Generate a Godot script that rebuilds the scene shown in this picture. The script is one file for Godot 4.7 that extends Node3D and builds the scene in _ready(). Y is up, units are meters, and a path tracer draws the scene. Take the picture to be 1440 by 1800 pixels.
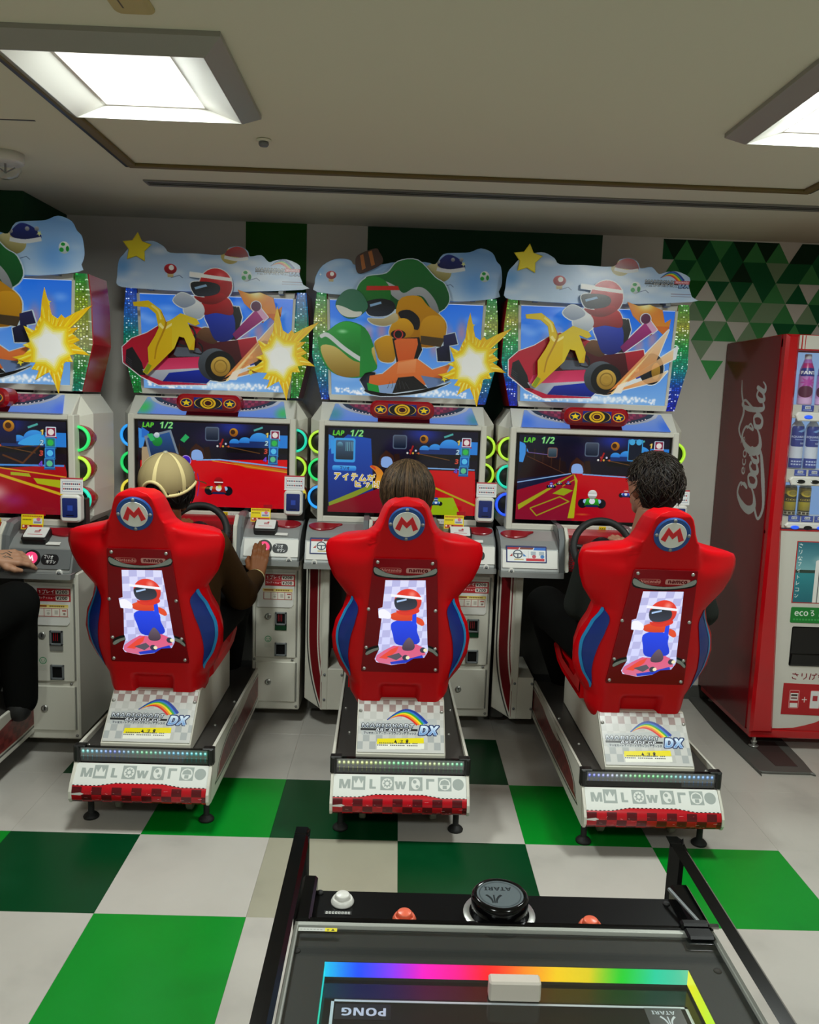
extends Node3D
# A game arcade: three racing machines with players, a fourth at the left edge, a drinks machine, a table game in front.


func _ready() -> void:
	var cam := Camera3D.new()
	cam.name = "camera"
	add_child(cam)
	cam.fov = 63.1575
	cam.near = 0.05
	cam.basis = Basis(Vector3.UP, -0.0170519) * Basis(Vector3.RIGHT, -0.1375902) * Basis(Vector3.BACK, 0.0348295)
	cam.position = Vector3(-0.04534, 1.54765, 2.74181)
	cam.current = true
	var env := Environment.new()
	env.background_mode = Environment.BG_COLOR
	env.background_color = Color.BLACK
	env.tonemap_mode = Environment.TONE_MAPPER_LINEAR
	env.tonemap_exposure = EXPOSURE
	env.sdfgi_enabled = true
	env.ssao_enabled = true
	env.ssil_enabled = true
	var we := WorldEnvironment.new()
	we.name = "environment"
	we.environment = env
	add_child(we)
	make_materials()
	make_room()
	make_machines()
	make_people()
	make_vending()
	make_pong()

const EXPOSURE := 1.0
const LAMP := 2.8           # energy of one ceiling fixture


func make_materials() -> void:
	mat("wall_paint", Color("d0cbc2"), 0.75, 0.0, 0.3)
	mat("ceiling_paint", Color("dbdac4"), 0.85, 0.0, 0.2)
	mat("white_metal", Color("cfccc0"), 0.38, 0.0, 0.5)
	mat("cabinet_white", Color("cbc8bb"), 0.42, 0.0, 0.45)
	mat("grey_panel", Color("7d7c76"), 0.45, 0.2, 0.5)
	mat("silver", Color("9a9c9b"), 0.36, 0.35, 0.5)
	mat("silver_dark", Color("74787a"), 0.4, 0.35, 0.5)
	mat("deck", Color("45423f"), 0.4, 0.35, 0.5)
	mat("black", Color("121212"), 0.4, 0.0, 0.5)
	mat("black_matt", Color("0b0b0b"), 0.8, 0.0, 0.3)
	mat("glass_black", Color("050506"), 0.1, 0.0, 0.5)
	mat("seat_red", Color("c6000c"), 0.4, 0.0, 0.32)
	mat("shell_red", Color("9c0a18"), 0.22, 0.0, 0.6)
	mat("dark_red", Color("8a0f1c"), 0.25, 0.0, 0.5)
	mat("chequer_red", Color("b01222"), 0.3)
	mat("blue", Color("0a2c7e"), 0.35)
	mat("cyan", Color("1f86c0"), 0.35)
	mat("emblem_blue", Color("12468c"), 0.4)
	mat("emblem_white", Color("dcddd6"), 0.4)
	mat("emblem_red", Color("cc1420"), 0.4)
	mat("steel", Color("b0b0ac"), 0.3, 0.8, 0.5)
	mat("rubber", Color("141414"), 0.65)
	mat("caster", Color("8a8a7a"), 0.5)
	mat("yellow", Color("e8c81c"), 0.4)
	mat("white_plastic", Color("dcdad4"), 0.35)
	clear("acrylic", Color(0.6, 0.6, 0.6), 0.01, 0.03)


# ---------------------------------------------------------------- the room


func make_room() -> void:
	var tile := {}
	for k: String in ["w:bdb8b0", "d:02401f", "g:048a26", "b:a39f8c"]:
		var nz := FastNoiseLite.new()
		nz.seed = k.unicode_at(0)
		nz.frequency = 0.012
		nz.fractal_octaves = 5
		var tx := NoiseTexture2D.new()
		tx.noise = nz
		tx.width = 256
		tx.height = 256
		var gr := Gradient.new()
		var c0 := Color(k.substr(2))
		gr.offsets = PackedFloat32Array([0.0, 0.3, 0.6, 1.0])
		gr.colors = PackedColorArray([c0.darkened(0.09), c0.darkened(0.02), c0, c0.lightened(0.03)])
		tx.color_ramp = gr
		var m := printed("vinyl_" + k.left(1), tx, 0.3, 0.45)
		m.uv1_triplanar = true
		m.uv1_world_triplanar = true
		m.uv1_scale = Vector3(0.7, 0.7, 0.7)
		tile[k.left(1)] = m
	# floor: a slab with one mesh per vinyl tile on it
	var fl := G.new()
	fl.box(Vector3(-3.4, -0.12, -1.8), Vector3(3.4, -0.004, 5.2), 0.0)
	mat("floor_joint", Color("7a766c"), 0.8)
	var floor_node := structure("floor", fl, "floor_joint")
	var look := {Vector2i(-1, 0): "d", Vector2i(-2, 0): "g", Vector2i(1, 0): "g", Vector2i(-3, 1): "d", Vector2i(-4, 1): "g", Vector2i(-1, 1): "b", Vector2i(0, 1): "d", Vector2i(2, 1): "g", Vector2i(-2, 2): "g", Vector2i(0, -1): "d", Vector2i(-3, -1): "d", Vector2i(-4, 3): "g", Vector2i(-1, 3): "d", Vector2i(1, 3): "g", Vector2i(3, 3): "d", Vector2i(-5, 0): "d"}
	var one := G.new()
	one.box(Vector3(0.0002, -0.004, 0.0002), Vector3(0.4498, 0.0, 0.4498), 0.0004)
	var one_mesh := one.mesh()
	for k in range(-3, 7):
		for i in range(-7, 7):
			var t := part(floor_node, "floor_tile", one_mesh, tile[look.get(Vector2i(i, k), "w")])
			t.position = Vector3(i * 0.45, 0, (k - 1) * 0.45)
	# walls and ceiling
	var g := G.new()
	g.box(Vector3(-3.4, -0.12, -1.72), Vector3(3.4, 2.6, -1.52), 0.0)
	var wall := structure("wall_back", g, "wall_paint")
	g = G.new()
	g.box(Vector3(-3.4, -0.12, -1.519), Vector3(-1.70, 2.372, -1.04), 0.004)
	mat("green_dark", Color("0b3a1e"), 0.6, 0.0, 0.35)
	structure("wall_pier", g, "green_dark")
	g = G.new()
	g.box(Vector3(-3.4, -0.12, -1.72), Vector3(-3.2, 2.6, 5.2), 0.0)
	structure("wall_left", g, "wall_paint")
	g = G.new()
	g.box(Vector3(3.15, -0.12, -1.72), Vector3(3.35, 2.6, 5.2), 0.0)
	structure("wall_right", g, "wall_paint")
	g = G.new()
	g.box(Vector3(-3.4, -0.12, 4.9), Vector3(3.4, 2.6, 5.1), 0.0)
	structure("wall_front", g, "wall_paint")
	g = G.new()
	g.box(Vector3(-3.4, 2.372, -1.72), Vector3(3.4, 2.5, 5.2), 0.0)
	var ceil_node := structure("ceiling", g, "ceiling_paint")
	g = G.new()
	g.box(Vector3(-1.70, 0.0, -1.5195), Vector3(3.15, 0.075, -1.508), 0.002)
	mat("base_grey", Color("4a4a46"), 0.6)
	structure("baseboard_back", g, "base_grey")
	# printed film on the wall: two plain blocks and the field of triangles
	g = G.new()
	g.box(Vector3(-0.826, 2.0, -1.5195), Vector3(-0.526, 2.3715, -1.5185), 0.0)
	mat("green_mid", Color("1d5a12"), 0.6, 0.0, 0.3)
	part(wall, "wall_film", g, "green_mid")
	g = G.new()
	g.box(Vector3(-0.226, 0.078, -1.5195), Vector3(0.937, 2.3715, -1.5185), 0.0)
	part(wall, "wall_film", g, "green_dark")
	var pal := {"A": "062c14", "B": "0c5a30", "C": "3f8a4c", "D": "7f9a78", "E": "47a054", "G": "0d5a18", "W": ""}
	var rows := ["BACABCBACACWAABACABA", "CBCBDBABBDBBCBBDBBCB", "WWWGWBDBDBCDBWCBWBDB", "WWDCWCDCDDCWDBWCDBWD", "WWWWCDCWDCWBCBWCDBWD", "WWWDWWWWWWWWWWWWWWWW", "WWWWWEWWWWWWWWWWWWWW"]
	var by := {}
	for r in 7:
		var y0 := 2.3655 - r * 0.0975
		var y1 := y0 - 0.0975
		for j in 20:
			var key: String = rows[r][j]
			if key == "W":
				continue
			if not by.has(key):
				by[key] = G.new()
			# j even: up triangle about lattice point j/2; j odd: down triangle to its right (for odd rows the lattice is shifted)
			var off := 0.0 if r % 2 == 0 else 0.5
			var x := 1.241 + 0.1155 * (j / 2 + off)
			var z := -1.5185
			if j % 2 == 0:
				var l := maxf(1.241, x - 0.05775)
				by[key].tri(Vector3(l, y1, z), Vector3(x + 0.05775, y1, z), Vector3(x, y0, z))
			else:
				by[key].tri(Vector3(x, y0, z), Vector3(x + 0.05775, y1, z), Vector3(x + 0.1155, y0, z))
	for key: String in by:
		mat("film_" + key, Color(pal[key]), 0.6, 0.0, 0.3)
		part(wall, "wall_film", by[key], "film_" + key)
	# ceiling: frame of the lowered field, line diffuser, hatch line
	mat("tan", Color("6a5a2c"), 0.6)
	g = G.new()
	g.box(Vector3(-1.085, 2.360, -0.545), Vector3(1.485, 2.3725, -0.512), 0.003)
	g.box(Vector3(-1.085, 2.360, -0.512), Vector3(-1.052, 2.3725, 4.8), 0.003)
	g.box(Vector3(1.452, 2.360, -0.512), Vector3(1.485, 2.3725, 4.8), 0.003)
	structure("trim_1", g, "tan", self)
	g = G.new()
	g.box(Vector3(-1.10, 2.366, -0.556), Vector3(1.50, 2.3722, -0.546), 0.0)
	g.box(Vector3(-1.102, 2.366, -0.556), Vector3(-1.086, 2.3722, 4.8), 0.0)
	g.box(Vector3(1.486, 2.366, -0.556), Vector3(1.50, 2.3722, 4.8), 0.0)
	structure("trim_2", g, "black", self)
	var vent := thing("ceiling_vent", "long narrow line diffuser set in the ceiling along the back wall", "vent", Vector3(0.9, 2.372, -0.80))
	g = G.new()
	g.box(Vector3(-2.0, -0.006, -0.042), Vector3(2.1, 0.0, -0.022), 0.001)
	g.box(Vector3(-2.0, -0.006, 0.022), Vector3(2.1, 0.0, 0.042), 0.001)
	g.box(Vector3(-2.0, -0.006, -0.022), Vector3(-1.99, 0.0, 0.022), 0.001)
	part(vent, "frame", g, "grey_panel")
	g = G.new()
	g.box(Vector3(-1.99, -0.003, -0.022), Vector3(2.1, -0.0005, 0.022), 0.0)
	part(vent, "slot", g, "black_matt")
	g = G.new()
	g.box(Vector3(-1.99, -0.0055, -0.002), Vector3(2.1, -0.003, 0.003), 0.0)
	part(vent, "blade", g, "grey_panel")
	g = G.new()
	g.box(Vector3(-2.3, 2.3708, -0.060), Vector3(-1.226, 2.3722, -0.051), 0.0)
	part(ceil_node, "hatch_joint", g, "base_grey")
	var sp := thing("sprinkler", "small round chrome sprinkler head in the ceiling", "sprinkler", Vector3(-0.52, 2.372, -0.158))
	g = G.new()
	g.lathe([Vector2(0.0, -0.001), Vector2(0.024, -0.001), Vector2(0.025, -0.004), Vector2(0.019, -0.008), Vector2(0.0, -0.008)], 24)
	part(sp, "flange", g, "ceiling_paint")
	g = G.new()
	g.lathe([Vector2(0.0, -0.007), Vector2(0.016, -0.008), Vector2(0.017, -0.016), Vector2(0.013, -0.022), Vector2(0.0, -0.023)], 20)
	part(sp, "sprinkler_head", g, "silver_dark")
	var al := thing("smoke_alarm", "white domed ceiling alarm with a clear lower bulb at the left edge", "alarm", Vector3(-1.505, 2.372, -0.45))
	g = G.new()
	g.lathe([Vector2(0.0, 0.0), Vector2(0.065, 0.0), Vector2(0.066, -0.03), Vector2(0.062, -0.036), Vector2(0.0, -0.036)], 28)
	part(al, "base", g, "white_plastic")
	g = G.new()
	g.lathe([Vector2(0.056, -0.036), Vector2(0.056, -0.055), Vector2(0.042, -0.078), Vector2(0.016, -0.09), Vector2(0.0, -0.09)], 24)
	part(al, "bulb_cover", g, "acrylic")
	g = G.new()
	g.tube([Vector3(0, -0.036, 0), Vector3(0, -0.07, 0)], 0.004, 8)
	for a in 3:
		g.tube([Vector3(0, -0.068, 0), Vector3(0.035 * cos(a * 2.1), -0.05, 0.035 * sin(a * 2.1))], 0.0025, 6)
	part(al, "sensor", g, "silver_dark")
	var hp := thing("hatch_plate", "yellowed oval notice plate on the ceiling beside the lamp", "sign", Vector3(-0.655, 2.372, 0.84))
	g = G.new()
	g.xf = Transform3D(Basis(Vector3(1, 0, 0), Vector3(0, 0, -1), Vector3(0, -1, 0)), Vector3.ZERO)
	g.prism(rrect(-0.045, -0.09, 0.09, 0.18, 0.02), 0.0, 0.006, 0.002)
	mat("cream", Color("b8a870"), 0.5)
	part(hp, "plate", g, "cream")
	var cv := Cv.new(64, 128, k_("b8a870"))
	cv.ring(40, 90, 12, 4, k_("3a3428"))
	cv.line(xy("14,20 14,118"), 3, k_("3a3428"))
	cv.line(xy("24,60 40,62 40,76"), 4, k_("3a3428"))
	cv.rect(24, 108, 8, 8, k_("3a3428"))
	g = G.new()
	g.quad(Vector3(-0.035, -0.0065, 0.085), Vector3(0.035, -0.0065, 0.085), Vector3(0.035, -0.0065, -0.085), Vector3(-0.035, -0.0065, -0.085))
	part(hp, "print", g, printed("plate_print", cv.tex(), 0.5))
	var at := 0
	for p: Vector2 in [Vector2(-0.78, 0.377), Vector2(1.211, 0.377), Vector2(-0.78, 3.1), Vector2(1.211, 3.1)]:
		ceiling_lamp(p, ["square ceiling lamp with a sloping white frame at the upper left", "square ceiling lamp cut off by the right edge of the picture", "square ceiling lamp behind the viewer, on the left", "square ceiling lamp behind the viewer, on the right"][at])
		at += 1

func ceiling_lamp(p: Vector2, label: String) -> void:
	var o := thing("ceiling_light", label, "lamp", Vector3(p.x, 2.372, p.y), 0.0, "square ceiling lamps")
	var ring := func(a: float, ya: float, b: float, yb: float) -> G:
		var g := G.new()
		for k in 4:
			g.xf = Transform3D(Basis(Vector3.UP, k * PI / 2), Vector3.ZERO)
			g.quad(Vector3(-a, ya, a), Vector3(-b, yb, b), Vector3(b, yb, b), Vector3(a, ya, a))
		return g
	var f: G = ring.call(0.292, 0.0, 0.292, -0.012)
	for q: Array in [[0.292, -0.012, 0.289, -0.014], [0.289, -0.014, 0.246, -0.042], [0.246, -0.042, 0.242, -0.042]]:
		var h: G = ring.call(q[0], q[1], q[2], q[3])
		f.v.append_array(h.v)
		f.n.append_array(h.n)
		f.t.append_array(h.t)
	f.c.resize(f.v.size())
	part(o, "frame", f, "lamp_frame" if M.has("lamp_frame") else mat("lamp_frame", Color("95938a"), 0.3))
	var r := G.new()
	var lo := -0.042
	var hi := -0.012
	var inn := [Vector3(-0.242, lo, 0.242), Vector3(0.242, lo, 0.242), Vector3(0.242, lo, -0.242), Vector3(-0.242, lo, -0.242)]
	var top := [Vector3(-0.145, hi, 0.215), Vector3(0.14, hi, 0.215), Vector3(0.14, hi, -0.215), Vector3(-0.145, hi, -0.215)]
	for k in 4:
		r.quad(inn[(k + 1) % 4], inn[k], top[k], top[(k + 1) % 4])
	part(o, "reflector", r, "lamp_white" if M.has("lamp_white") else mat("lamp_white", Color("dedcd4"), 0.25))
	var pn := G.new()
	pn.quad(Vector3(-0.145, hi + 0.0005, 0.215), Vector3(-0.145, hi + 0.0005, -0.215), Vector3(0.14, hi + 0.0005, -0.215), Vector3(0.14, hi + 0.0005, 0.215))
	part(o, "light_panel", pn, "lamp_glow" if M.has("lamp_glow") else shining("lamp_glow", Color(1.0, 0.985, 0.95), 1.3))
	var l := AreaLight3D.new()
	l.name = "lamp_light"
	l.area_size = Vector2(0.26, 0.42)
	l.light_color = Color(0.965, 1.0, 0.98)
	l.light_energy = LAMP
	l.area_range = 12.0
	l.shadow_enabled = true
	o.add_child(l)
	l.position = Vector3(-0.01, hi - 0.002, 0.0)
	l.rotation.x = -PI / 2


# ---------------------------------------------------------------- the racing machines
const SEAT_W := [[0.400, 0.150], [0.412, 0.160], [0.455, 0.182], [0.504, 0.187], [0.559, 0.223], [0.62, 0.246], [0.682, 0.251], [0.747, 0.238], [0.797, 0.212], [0.846, 0.198], [0.869, 0.214], [0.915, 0.246], [0.962, 0.264], [1.01, 0.274], [1.036, 0.272], [1.052, 0.262], [1.062, 0.235], [1.071, 0.200], [1.079, 0.165], [1.090, 0.130], [1.105, 0.110], [1.131, 0.096], [1.16, 0.086], [1.182, 0.076], [1.199, 0.060], [1.208, 0.036], [1.2105, 0.012]]
const SPINE := [[0.40, 0.140], [0.63, 0.132], [1.0, 0.116], [1.05, 0.105], [1.11, 0.093], [1.16, 0.079], [1.2, 0.05], [1.211, 0.010]]

func along(tab: Array, h: float) -> float:
	for i in tab.size() - 1:
		if h <= tab[i + 1][0]:
			return lerpf(tab[i][1], tab[i + 1][1], clampf((h - tab[i][0]) / (tab[i + 1][0] - tab[i][0]), 0.0, 1.0))
	return tab[tab.size() - 1][1]

func curve(tab: Array, h: float) -> float:                        # the same, rounded through the points
	for i in tab.size() - 1:
		if h <= tab[i + 1][0]:
			var a: Array = tab[maxi(i - 1, 0)]
			var b: Array = tab[i]
			var c: Array = tab[i + 1]
			var d: Array = tab[mini(i + 2, tab.size() - 1)]
			return cubic_interpolate_in_time(b[1], c[1], a[1], d[1], clampf((h - b[0]) / (c[0] - b[0]), 0.0, 1.0), c[0] - b[0], minf(a[0] - b[0], -0.01), maxf(d[0] - b[0], c[0] - b[0] + 0.01))
	return tab[tab.size() - 1][1]

func lean(h: float) -> float:
	return 0.015 + (h - 1.13) * 0.29

func seat_back_z(h: float, x: float) -> float:
	var w := along(SEAT_W, h)
	var s := minf(along(SPINE, h), w * 0.82)
	var a := absf(x)
	var z := lean(h)
	if h > 1.19:
		z -= 1.2 * pow((h - 1.19), 1.2)
	if a > s:
		var u := minf((a - s) / maxf(0.004, w - s), 1.0)
		z -= 0.085 * (u * u * 0.75 + 0.25 * u)
	z -= 0.016 * smoothstep(0.0, 0.013, a - s) * smoothstep(0.97, 1.05, h)
	if h < 0.512 and a < 0.07:
		z -= 0.03 * smoothstep(0.512, 0.500, h) * smoothstep(0.07, 0.062, a)
	return z

func seat_shell() -> G:
	var hs := []
	for i in 75:
		hs.append(0.40 + i * 0.0088)
	for i in 46:
		hs.append(1.0605 + i * 0.00333)
	var rows := []
	for h: float in hs:
		var w := along(SEAT_W, h)
		var zc := lean(h)
		var r := PackedVector3Array()
		for i in 41:
			var f := -1.0 + i / 20.0
			var x := w * f
			r.append(Vector3(x, h, seat_back_z(h, x)))
		for i in range(1, 24):
			var f := 1.0 - i / 12.0
			var x := w * f
			var deep := 0.15 * f * f
			if h > 1.06:
				deep = lerpf(deep, 0.045 * (1.0 - f * f * 0.5), smoothstep(1.06, 1.10, h))
			r.append(Vector3(x * (1.0 - 0.015 * absf(f)), h, minf(zc - 0.065 - deep, seat_back_z(h, x) - 0.004)))
		rows.append(r)
	var g := G.new()
	g.grid(rows, true, Vector3.ZERO, true)
	return g

func lean_frame(z0: float, h0: float, k: float, off := 0.0) -> Transform3D:
	return Transform3D(Basis(Vector3.RIGHT, Vector3(0, 1, k), Vector3.BACK), Vector3(0, 0, z0 - h0 * k + off))

func mm(p: PackedVector2Array) -> PackedVector2Array:
	var o := PackedVector2Array()
	for q in p:
		o.append(q / 1000.0)
	return o

func bolt_mesh(r: float) -> ArrayMesh:
	var g := G.new()
	g.lathe([Vector2(0, -0.002), Vector2(r, -0.002), Vector2(r * 0.95, r * 0.25), Vector2(r * 0.55, r * 0.55), Vector2(0, r * 0.62)], 10, Transform3D(Basis(Vector3.RIGHT, PI / 2), Vector3.ZERO))
	return g.mesh()

var kit := {}

func shared(key: String, f: Callable) -> Mesh:
	if not kit.has(key):
		kit[key] = f.call().mesh()
	return kit[key]

func swoosh(sx: float, a: float, b: float, off: float) -> G:      # strip between two lines down the side bolster
	var out := [[0.529, -0.183], [0.60, -0.218], [0.669, -0.235], [0.716, -0.233], [0.784, -0.209], [0.852, -0.181]]
	var inn := [[0.529, -0.180], [0.545, -0.180], [0.616, -0.189], [0.698, -0.181], [0.766, -0.164], [0.822, -0.158], [0.852, -0.176]]
	var rows := []
	for i in 37:
		var h := 0.531 + 0.319 * i / 36.0
		var xo := curve(out, h)
		var xi := curve(inn, h)
		var r := PackedVector3Array()
		for j in 6:
			var u := lerpf(a, b, j / 5.0)
			var x: float = lerpf(xo, xi, u) if a == 0.0 and b == 1.0 else clampf(xo + u, xo, xi)
			var lim := along(SEAT_W, h) - 0.003
			x = maxf(x, -lim)
			r.append(Vector3(x * sx, h, seat_back_z(h, x) + off))
		rows.append(r)
	var g := G.new()
	g.grid(rows, false, Vector3(-sx, 0, 0.7))
	return g

func make_machines() -> void:
	mat("body_dark", Color("3a3934"), 0.6)
	mat("star_yellow", Color("f0dc28"), 0.35)
	printed("seat_plate", seat_plate(), 0.2, 0.3)
	lit("seat_picture", seat_picture(), 1.0, 0.15)
	printed("pedestal_print", pedestal_picture(false), 0.25)
	printed("bumper_print", bumper_picture(), 0.25)
	var st := stripe_side()
	printed("stripe_side", st, 0.35)
	printed("leg_stripes", leg_stripes(), 0.35)
	printed("price_card", price_card(), 0.35)
	printed("steps_card", steps_card(), 0.35)
	printed("steering_card", steering_card(), 0.25)
	printed("pill_card", pill_card(), 0.3)
	lit("m_button_light", m_button(), 0.9)
	printed("pad_card", pad_card(), 0.3)
	printed("yellow_card", yellow_card(), 0.3)
	printed("white_sign", white_sign(), 0.4)
	printed("siren_face", siren_face(), 0.25)
	lit("sky_a", sky_panel(false), 0.75)
	printed("cloud_a", cloud_card(false), 0.25)
	printed("cloud_b", cloud_card(true), 0.25)
	printed("racer_card", racer_card(), 0.25)
	printed("heavy_card", heavy_card(), 0.25)
	printed("flame_card", flame_card(), 0.25)
	printed("burst_card", burst_card(), 0.25)
	printed("banana_card", banana_card(), 0.25)
	printed("dome_card", dome_card(), 0.25)
	var cv := Cv.new(64, 96, k_("10143a"))
	cv.rect(0, 0, 64, 96, k_("2a3878"), k_("1c2a60"))
	cv.rect(22, 36, 22, 26, k_("3450b0"))
	cv.rect(16, 84, 32, 5, k_("0c1024"))
	lit("reader_screen", cv.tex(), 0.55)
	cv = Cv.new(192, 26, k_("d8d6d0"))
	cv.rect(0, 0, 30, 26, k_("e8c81c"))
	cv.text("AXX", 2, 19, 14, k_("2a2410"))
	for i in 14:
		cv.rect(40 + i * 10.5, 9, 7, 7, k_("b8b4ac"))
	printed("strip_label", cv.tex(), 0.4)
	for q: Array in [["green", "2ad068"], ["lime", "a8d838"], ["teal", "20c8a8"], ["azure", "2f9cf0"], ["yellow", "e0d048"], ["blue", "2a58f0"]]:
		shining("ring_" + q[0], Color(q[1]), 0.7)
	var rg := {"g": "ring_green", "l": "ring_lime", "t": "ring_teal", "a": "ring_azure", "y": "ring_yellow", "b": "ring_blue"}
	var strips := {}
	for q: Array in [["bg", ["2050e0", "2f80e8", "18a878", "20b050", "18a040"]], ["bl", ["3a7ae0", "2a9ab0", "3ab048", "90c030", "70c040", "30b050"]], ["gb", ["50c070", "c8d860", "40c880", "20a8b0", "2058e0"]], ["ytb", ["60c050", "d0d050", "30c060", "20b8a0", "2050e8", "2030e0"]], ["gyt", ["30c050", "a0c830", "c8d860", "d8e090", "40b050", "18a890"]]]:
		lit("strip_" + q[0], prism_strip(q[1], q[0].hash()), 1.0, 0.25, 0.1)
	for i in 4:
		lit("screen_%d" % i, screen_picture(i), 0.74, 0.12, 0.05)
		lit("header_%d" % i, header_picture(["4a70ff90", "40d040c0", "3a9a8090", "2a6af090"][i]), 0.6, 0.2)
		lit("led_%d" % i, led_row([["40c0a0", "4050d0"], ["58d0c0", "3048c0", "40b060", "2a90c0", "40c8c0"], ["b8c870", "c0d060", "40d080", "b8c070", "30c080"], ["3040d0", "8a90b0", "40c050", "38b860", "4090d0", "3a80e0"]][i]), 1.1, 0.2, 0.7)
	machine(0, Vector3(-1.77, 0, 0.37), 0.0, "racing machine at the left edge, its seat outside the picture", "gyt", "gyt", ["t", "l", "g", "g", "l", "t"], true, rg)
	machine(1, Vector3(-0.903, 0, -0.03), 0.0, "racing machine played by the person in a tan cap", "bg", "bl", ["a", "g", "y", "t", "l", "y"], false, rg)
	machine(2, Vector3(0.002, 0, 0.0), 0.0182, "racing machine in the middle, with the orange kart on its sign", "gb", "gb", ["l", "g", "a", "l", "l", "t"], true, rg)
	machine(3, Vector3(0.870, 0, 0.05), 0.0105, "racing machine nearest the red drinks machine", "ytb", "ytb", ["l", "t", "b", "l", "g", "t"], false, rg)

func machine(no: int, at: Vector3, turn: float, label: String, strip_l: String, strip_r: String, rings: Array, second: bool, rg: Dictionary) -> void:
	var o := thing("arcade_machine", label, "arcade machine", at, turn, "racing machines along the wall")
	var g := G.new()
	var bolt := shared("bolt", func() -> G:
		var b := G.new()
		b.lathe([Vector2(0, -0.002), Vector2(0.0065, -0.002), Vector2(0.0062, 0.0016), Vector2(0.0036, 0.0036), Vector2(0, 0.004)], 10, Transform3D(Basis(Vector3.RIGHT, PI / 2), Vector3.ZERO))
		return b)
	var bolts := func(parent: Node, list: Array, m: String) -> void:
		for p: Vector3 in list:
			part(parent, "bolt", bolt, m).position = p
	# ---- base
	var base := part(o, "base", shared("base", func() -> G:
		var b := G.new()
		b.box(Vector3(-0.226, 0.10, -1.0), Vector3(0.226, 0.255, -0.03), 0.003)
		return b), "black_matt")
	part(base, "deck_plate", shared("deck", func() -> G:
		var b := G.new()
		b.box(Vector3(-0.232, 0.255, -1.0), Vector3(0.232, 0.268, -0.045), 0.002)
		return b), "deck")
	bolts.call(base, [], "steel")
	for sx: float in [-1.0, 1.0]:
		var prof := [Vector2(-1.0, 0.10), Vector2(0.0, 0.106), Vector2(0.028, 0.112), Vector2(0.041, 0.13), Vector2(0.040, 0.155), Vector2(0.024, 0.182), Vector2(-0.026, 0.238), Vector2(-0.028, 0.290), Vector2(-1.0, 0.272)]
		part(base, "side_panel", shared("side%d" % int(sx), func() -> G:
			var b := G.new()
			b.sweep_x(prof, 0.232 if sx > 0 else -0.242, 0.242 if sx > 0 else -0.232, 0.002)
			return b), "white_metal")
		part(base, "side_stripe", shared("stripe%d" % int(sx), func() -> G:
			var b := G.new()
			var x := 0.2428 * sx
			var q := [Vector3(x, 0.116, 0.012), Vector3(x, 0.107, -0.995), Vector3(x, 0.268, -0.995), Vector3(x, 0.284, -0.032)]
			b.tri(q[0], q[1], q[2], Vector2(1, 1), Vector2(0, 1), Vector2(0, 0))
			b.tri(q[0], q[2], q[3], Vector2(1, 1), Vector2(0, 0), Vector2(1, 0))
			return b), "stripe_side")
		part(base, "levelling_foot", shared("foot", func() -> G:
			var b := G.new()
			b.lathe([Vector2(0, 0), Vector2(0.027, 0), Vector2(0.028, 0.006), Vector2(0.024, 0.012), Vector2(0.014, 0.02), Vector2(0.011, 0.022), Vector2(0.011, 0.12), Vector2(0, 0.12)], 18)
			return b), "rubber").position = Vector3(0.208 * sx, 0, -0.080)
		part(base, "caster", shared("caster", func() -> G:
			var b := G.new()
			b.lathe([Vector2(0, -0.012), Vector2(0.026, -0.012), Vector2(0.03, -0.008), Vector2(0.03, 0.008), Vector2(0.026, 0.012), Vector2(0, 0.012)], 20, Transform3D(Basis(Vector3.BACK, PI / 2), Vector3(0, 0.03, 0)))
			b.box(Vector3(-0.018, 0.03, -0.012), Vector3(0.018, 0.10, 0.012), 0.002)
			return b), "caster").position = Vector3(0.13 * sx, 0, -0.16)
	bolts.call(base, [Vector3(-0.215, 0.268, -0.09), Vector3(0.215, 0.268, -0.09), Vector3(-0.19, 0.268, -0.3), Vector3(0.19, 0.268, -0.3), Vector3(-0.215, 0.268, -0.55), Vector3(0.215, 0.268, -0.55)], "steel")
	part(o, "bumper", shared("bumper", func() -> G:
		var b := G.new()
		var rows := []
		for p: Vector2 in [Vector2(-0.027, 0.232), Vector2(-0.012, 0.216), Vector2(0.004, 0.199), Vector2(0.020, 0.183), Vector2(0.030, 0.170), Vector2(0.036, 0.155), Vector2(0.037, 0.140), Vector2(0.034, 0.126), Vector2(0.026, 0.114), Vector2(0.012, 0.108)]:
			var r := PackedVector3Array()
			for i in 21:
				r.append(Vector3(-0.232 + 0.464 * i / 20.0, p.y, p.x))
			rows.append(r)
		b.grid(rows, false, Vector3(0, 0.5, 1))
		return b), "bumper_print")
	var tray := part(o, "light_bar", shared("light_bar", func() -> G:
		var b := G.new()
		b.box(Vector3(-0.226, 0.233, -0.046), Vector3(0.226, 0.289, -0.032), 0.002)
		return b), "glass_black")
	g = G.new()
	g.quad(Vector3(-0.222, 0.236, -0.0312), Vector3(0.222, 0.236, -0.0312), Vector3(0.222, 0.286, -0.0312), Vector3(-0.222, 0.286, -0.0312))
	part(tray, "led_row", g, "led_%d" % no)
	part(tray, "clear_cover", shared("cover", func() -> G:
		var b := G.new()
		b.box(Vector3(-0.226, 0.235, -0.030), Vector3(0.226, 0.288, -0.0265), 0.001)
		return b), "acrylic")
	for sx: float in [-1.0, 1.0]:
		part(tray, "end_cap", shared("cap%d" % int(sx), func() -> G:
			var b := G.new()
			b.box(Vector3(0.226 if sx > 0 else -0.246, 0.232, -0.052), Vector3(0.246 if sx > 0 else -0.226, 0.297, -0.020), 0.006)
			b.box(Vector3(0.205 if sx > 0 else -0.246, 0.288, -0.052), Vector3(0.246 if sx > 0 else -0.205, 0.297, -0.022), 0.003)
			return b), "black")
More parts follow.
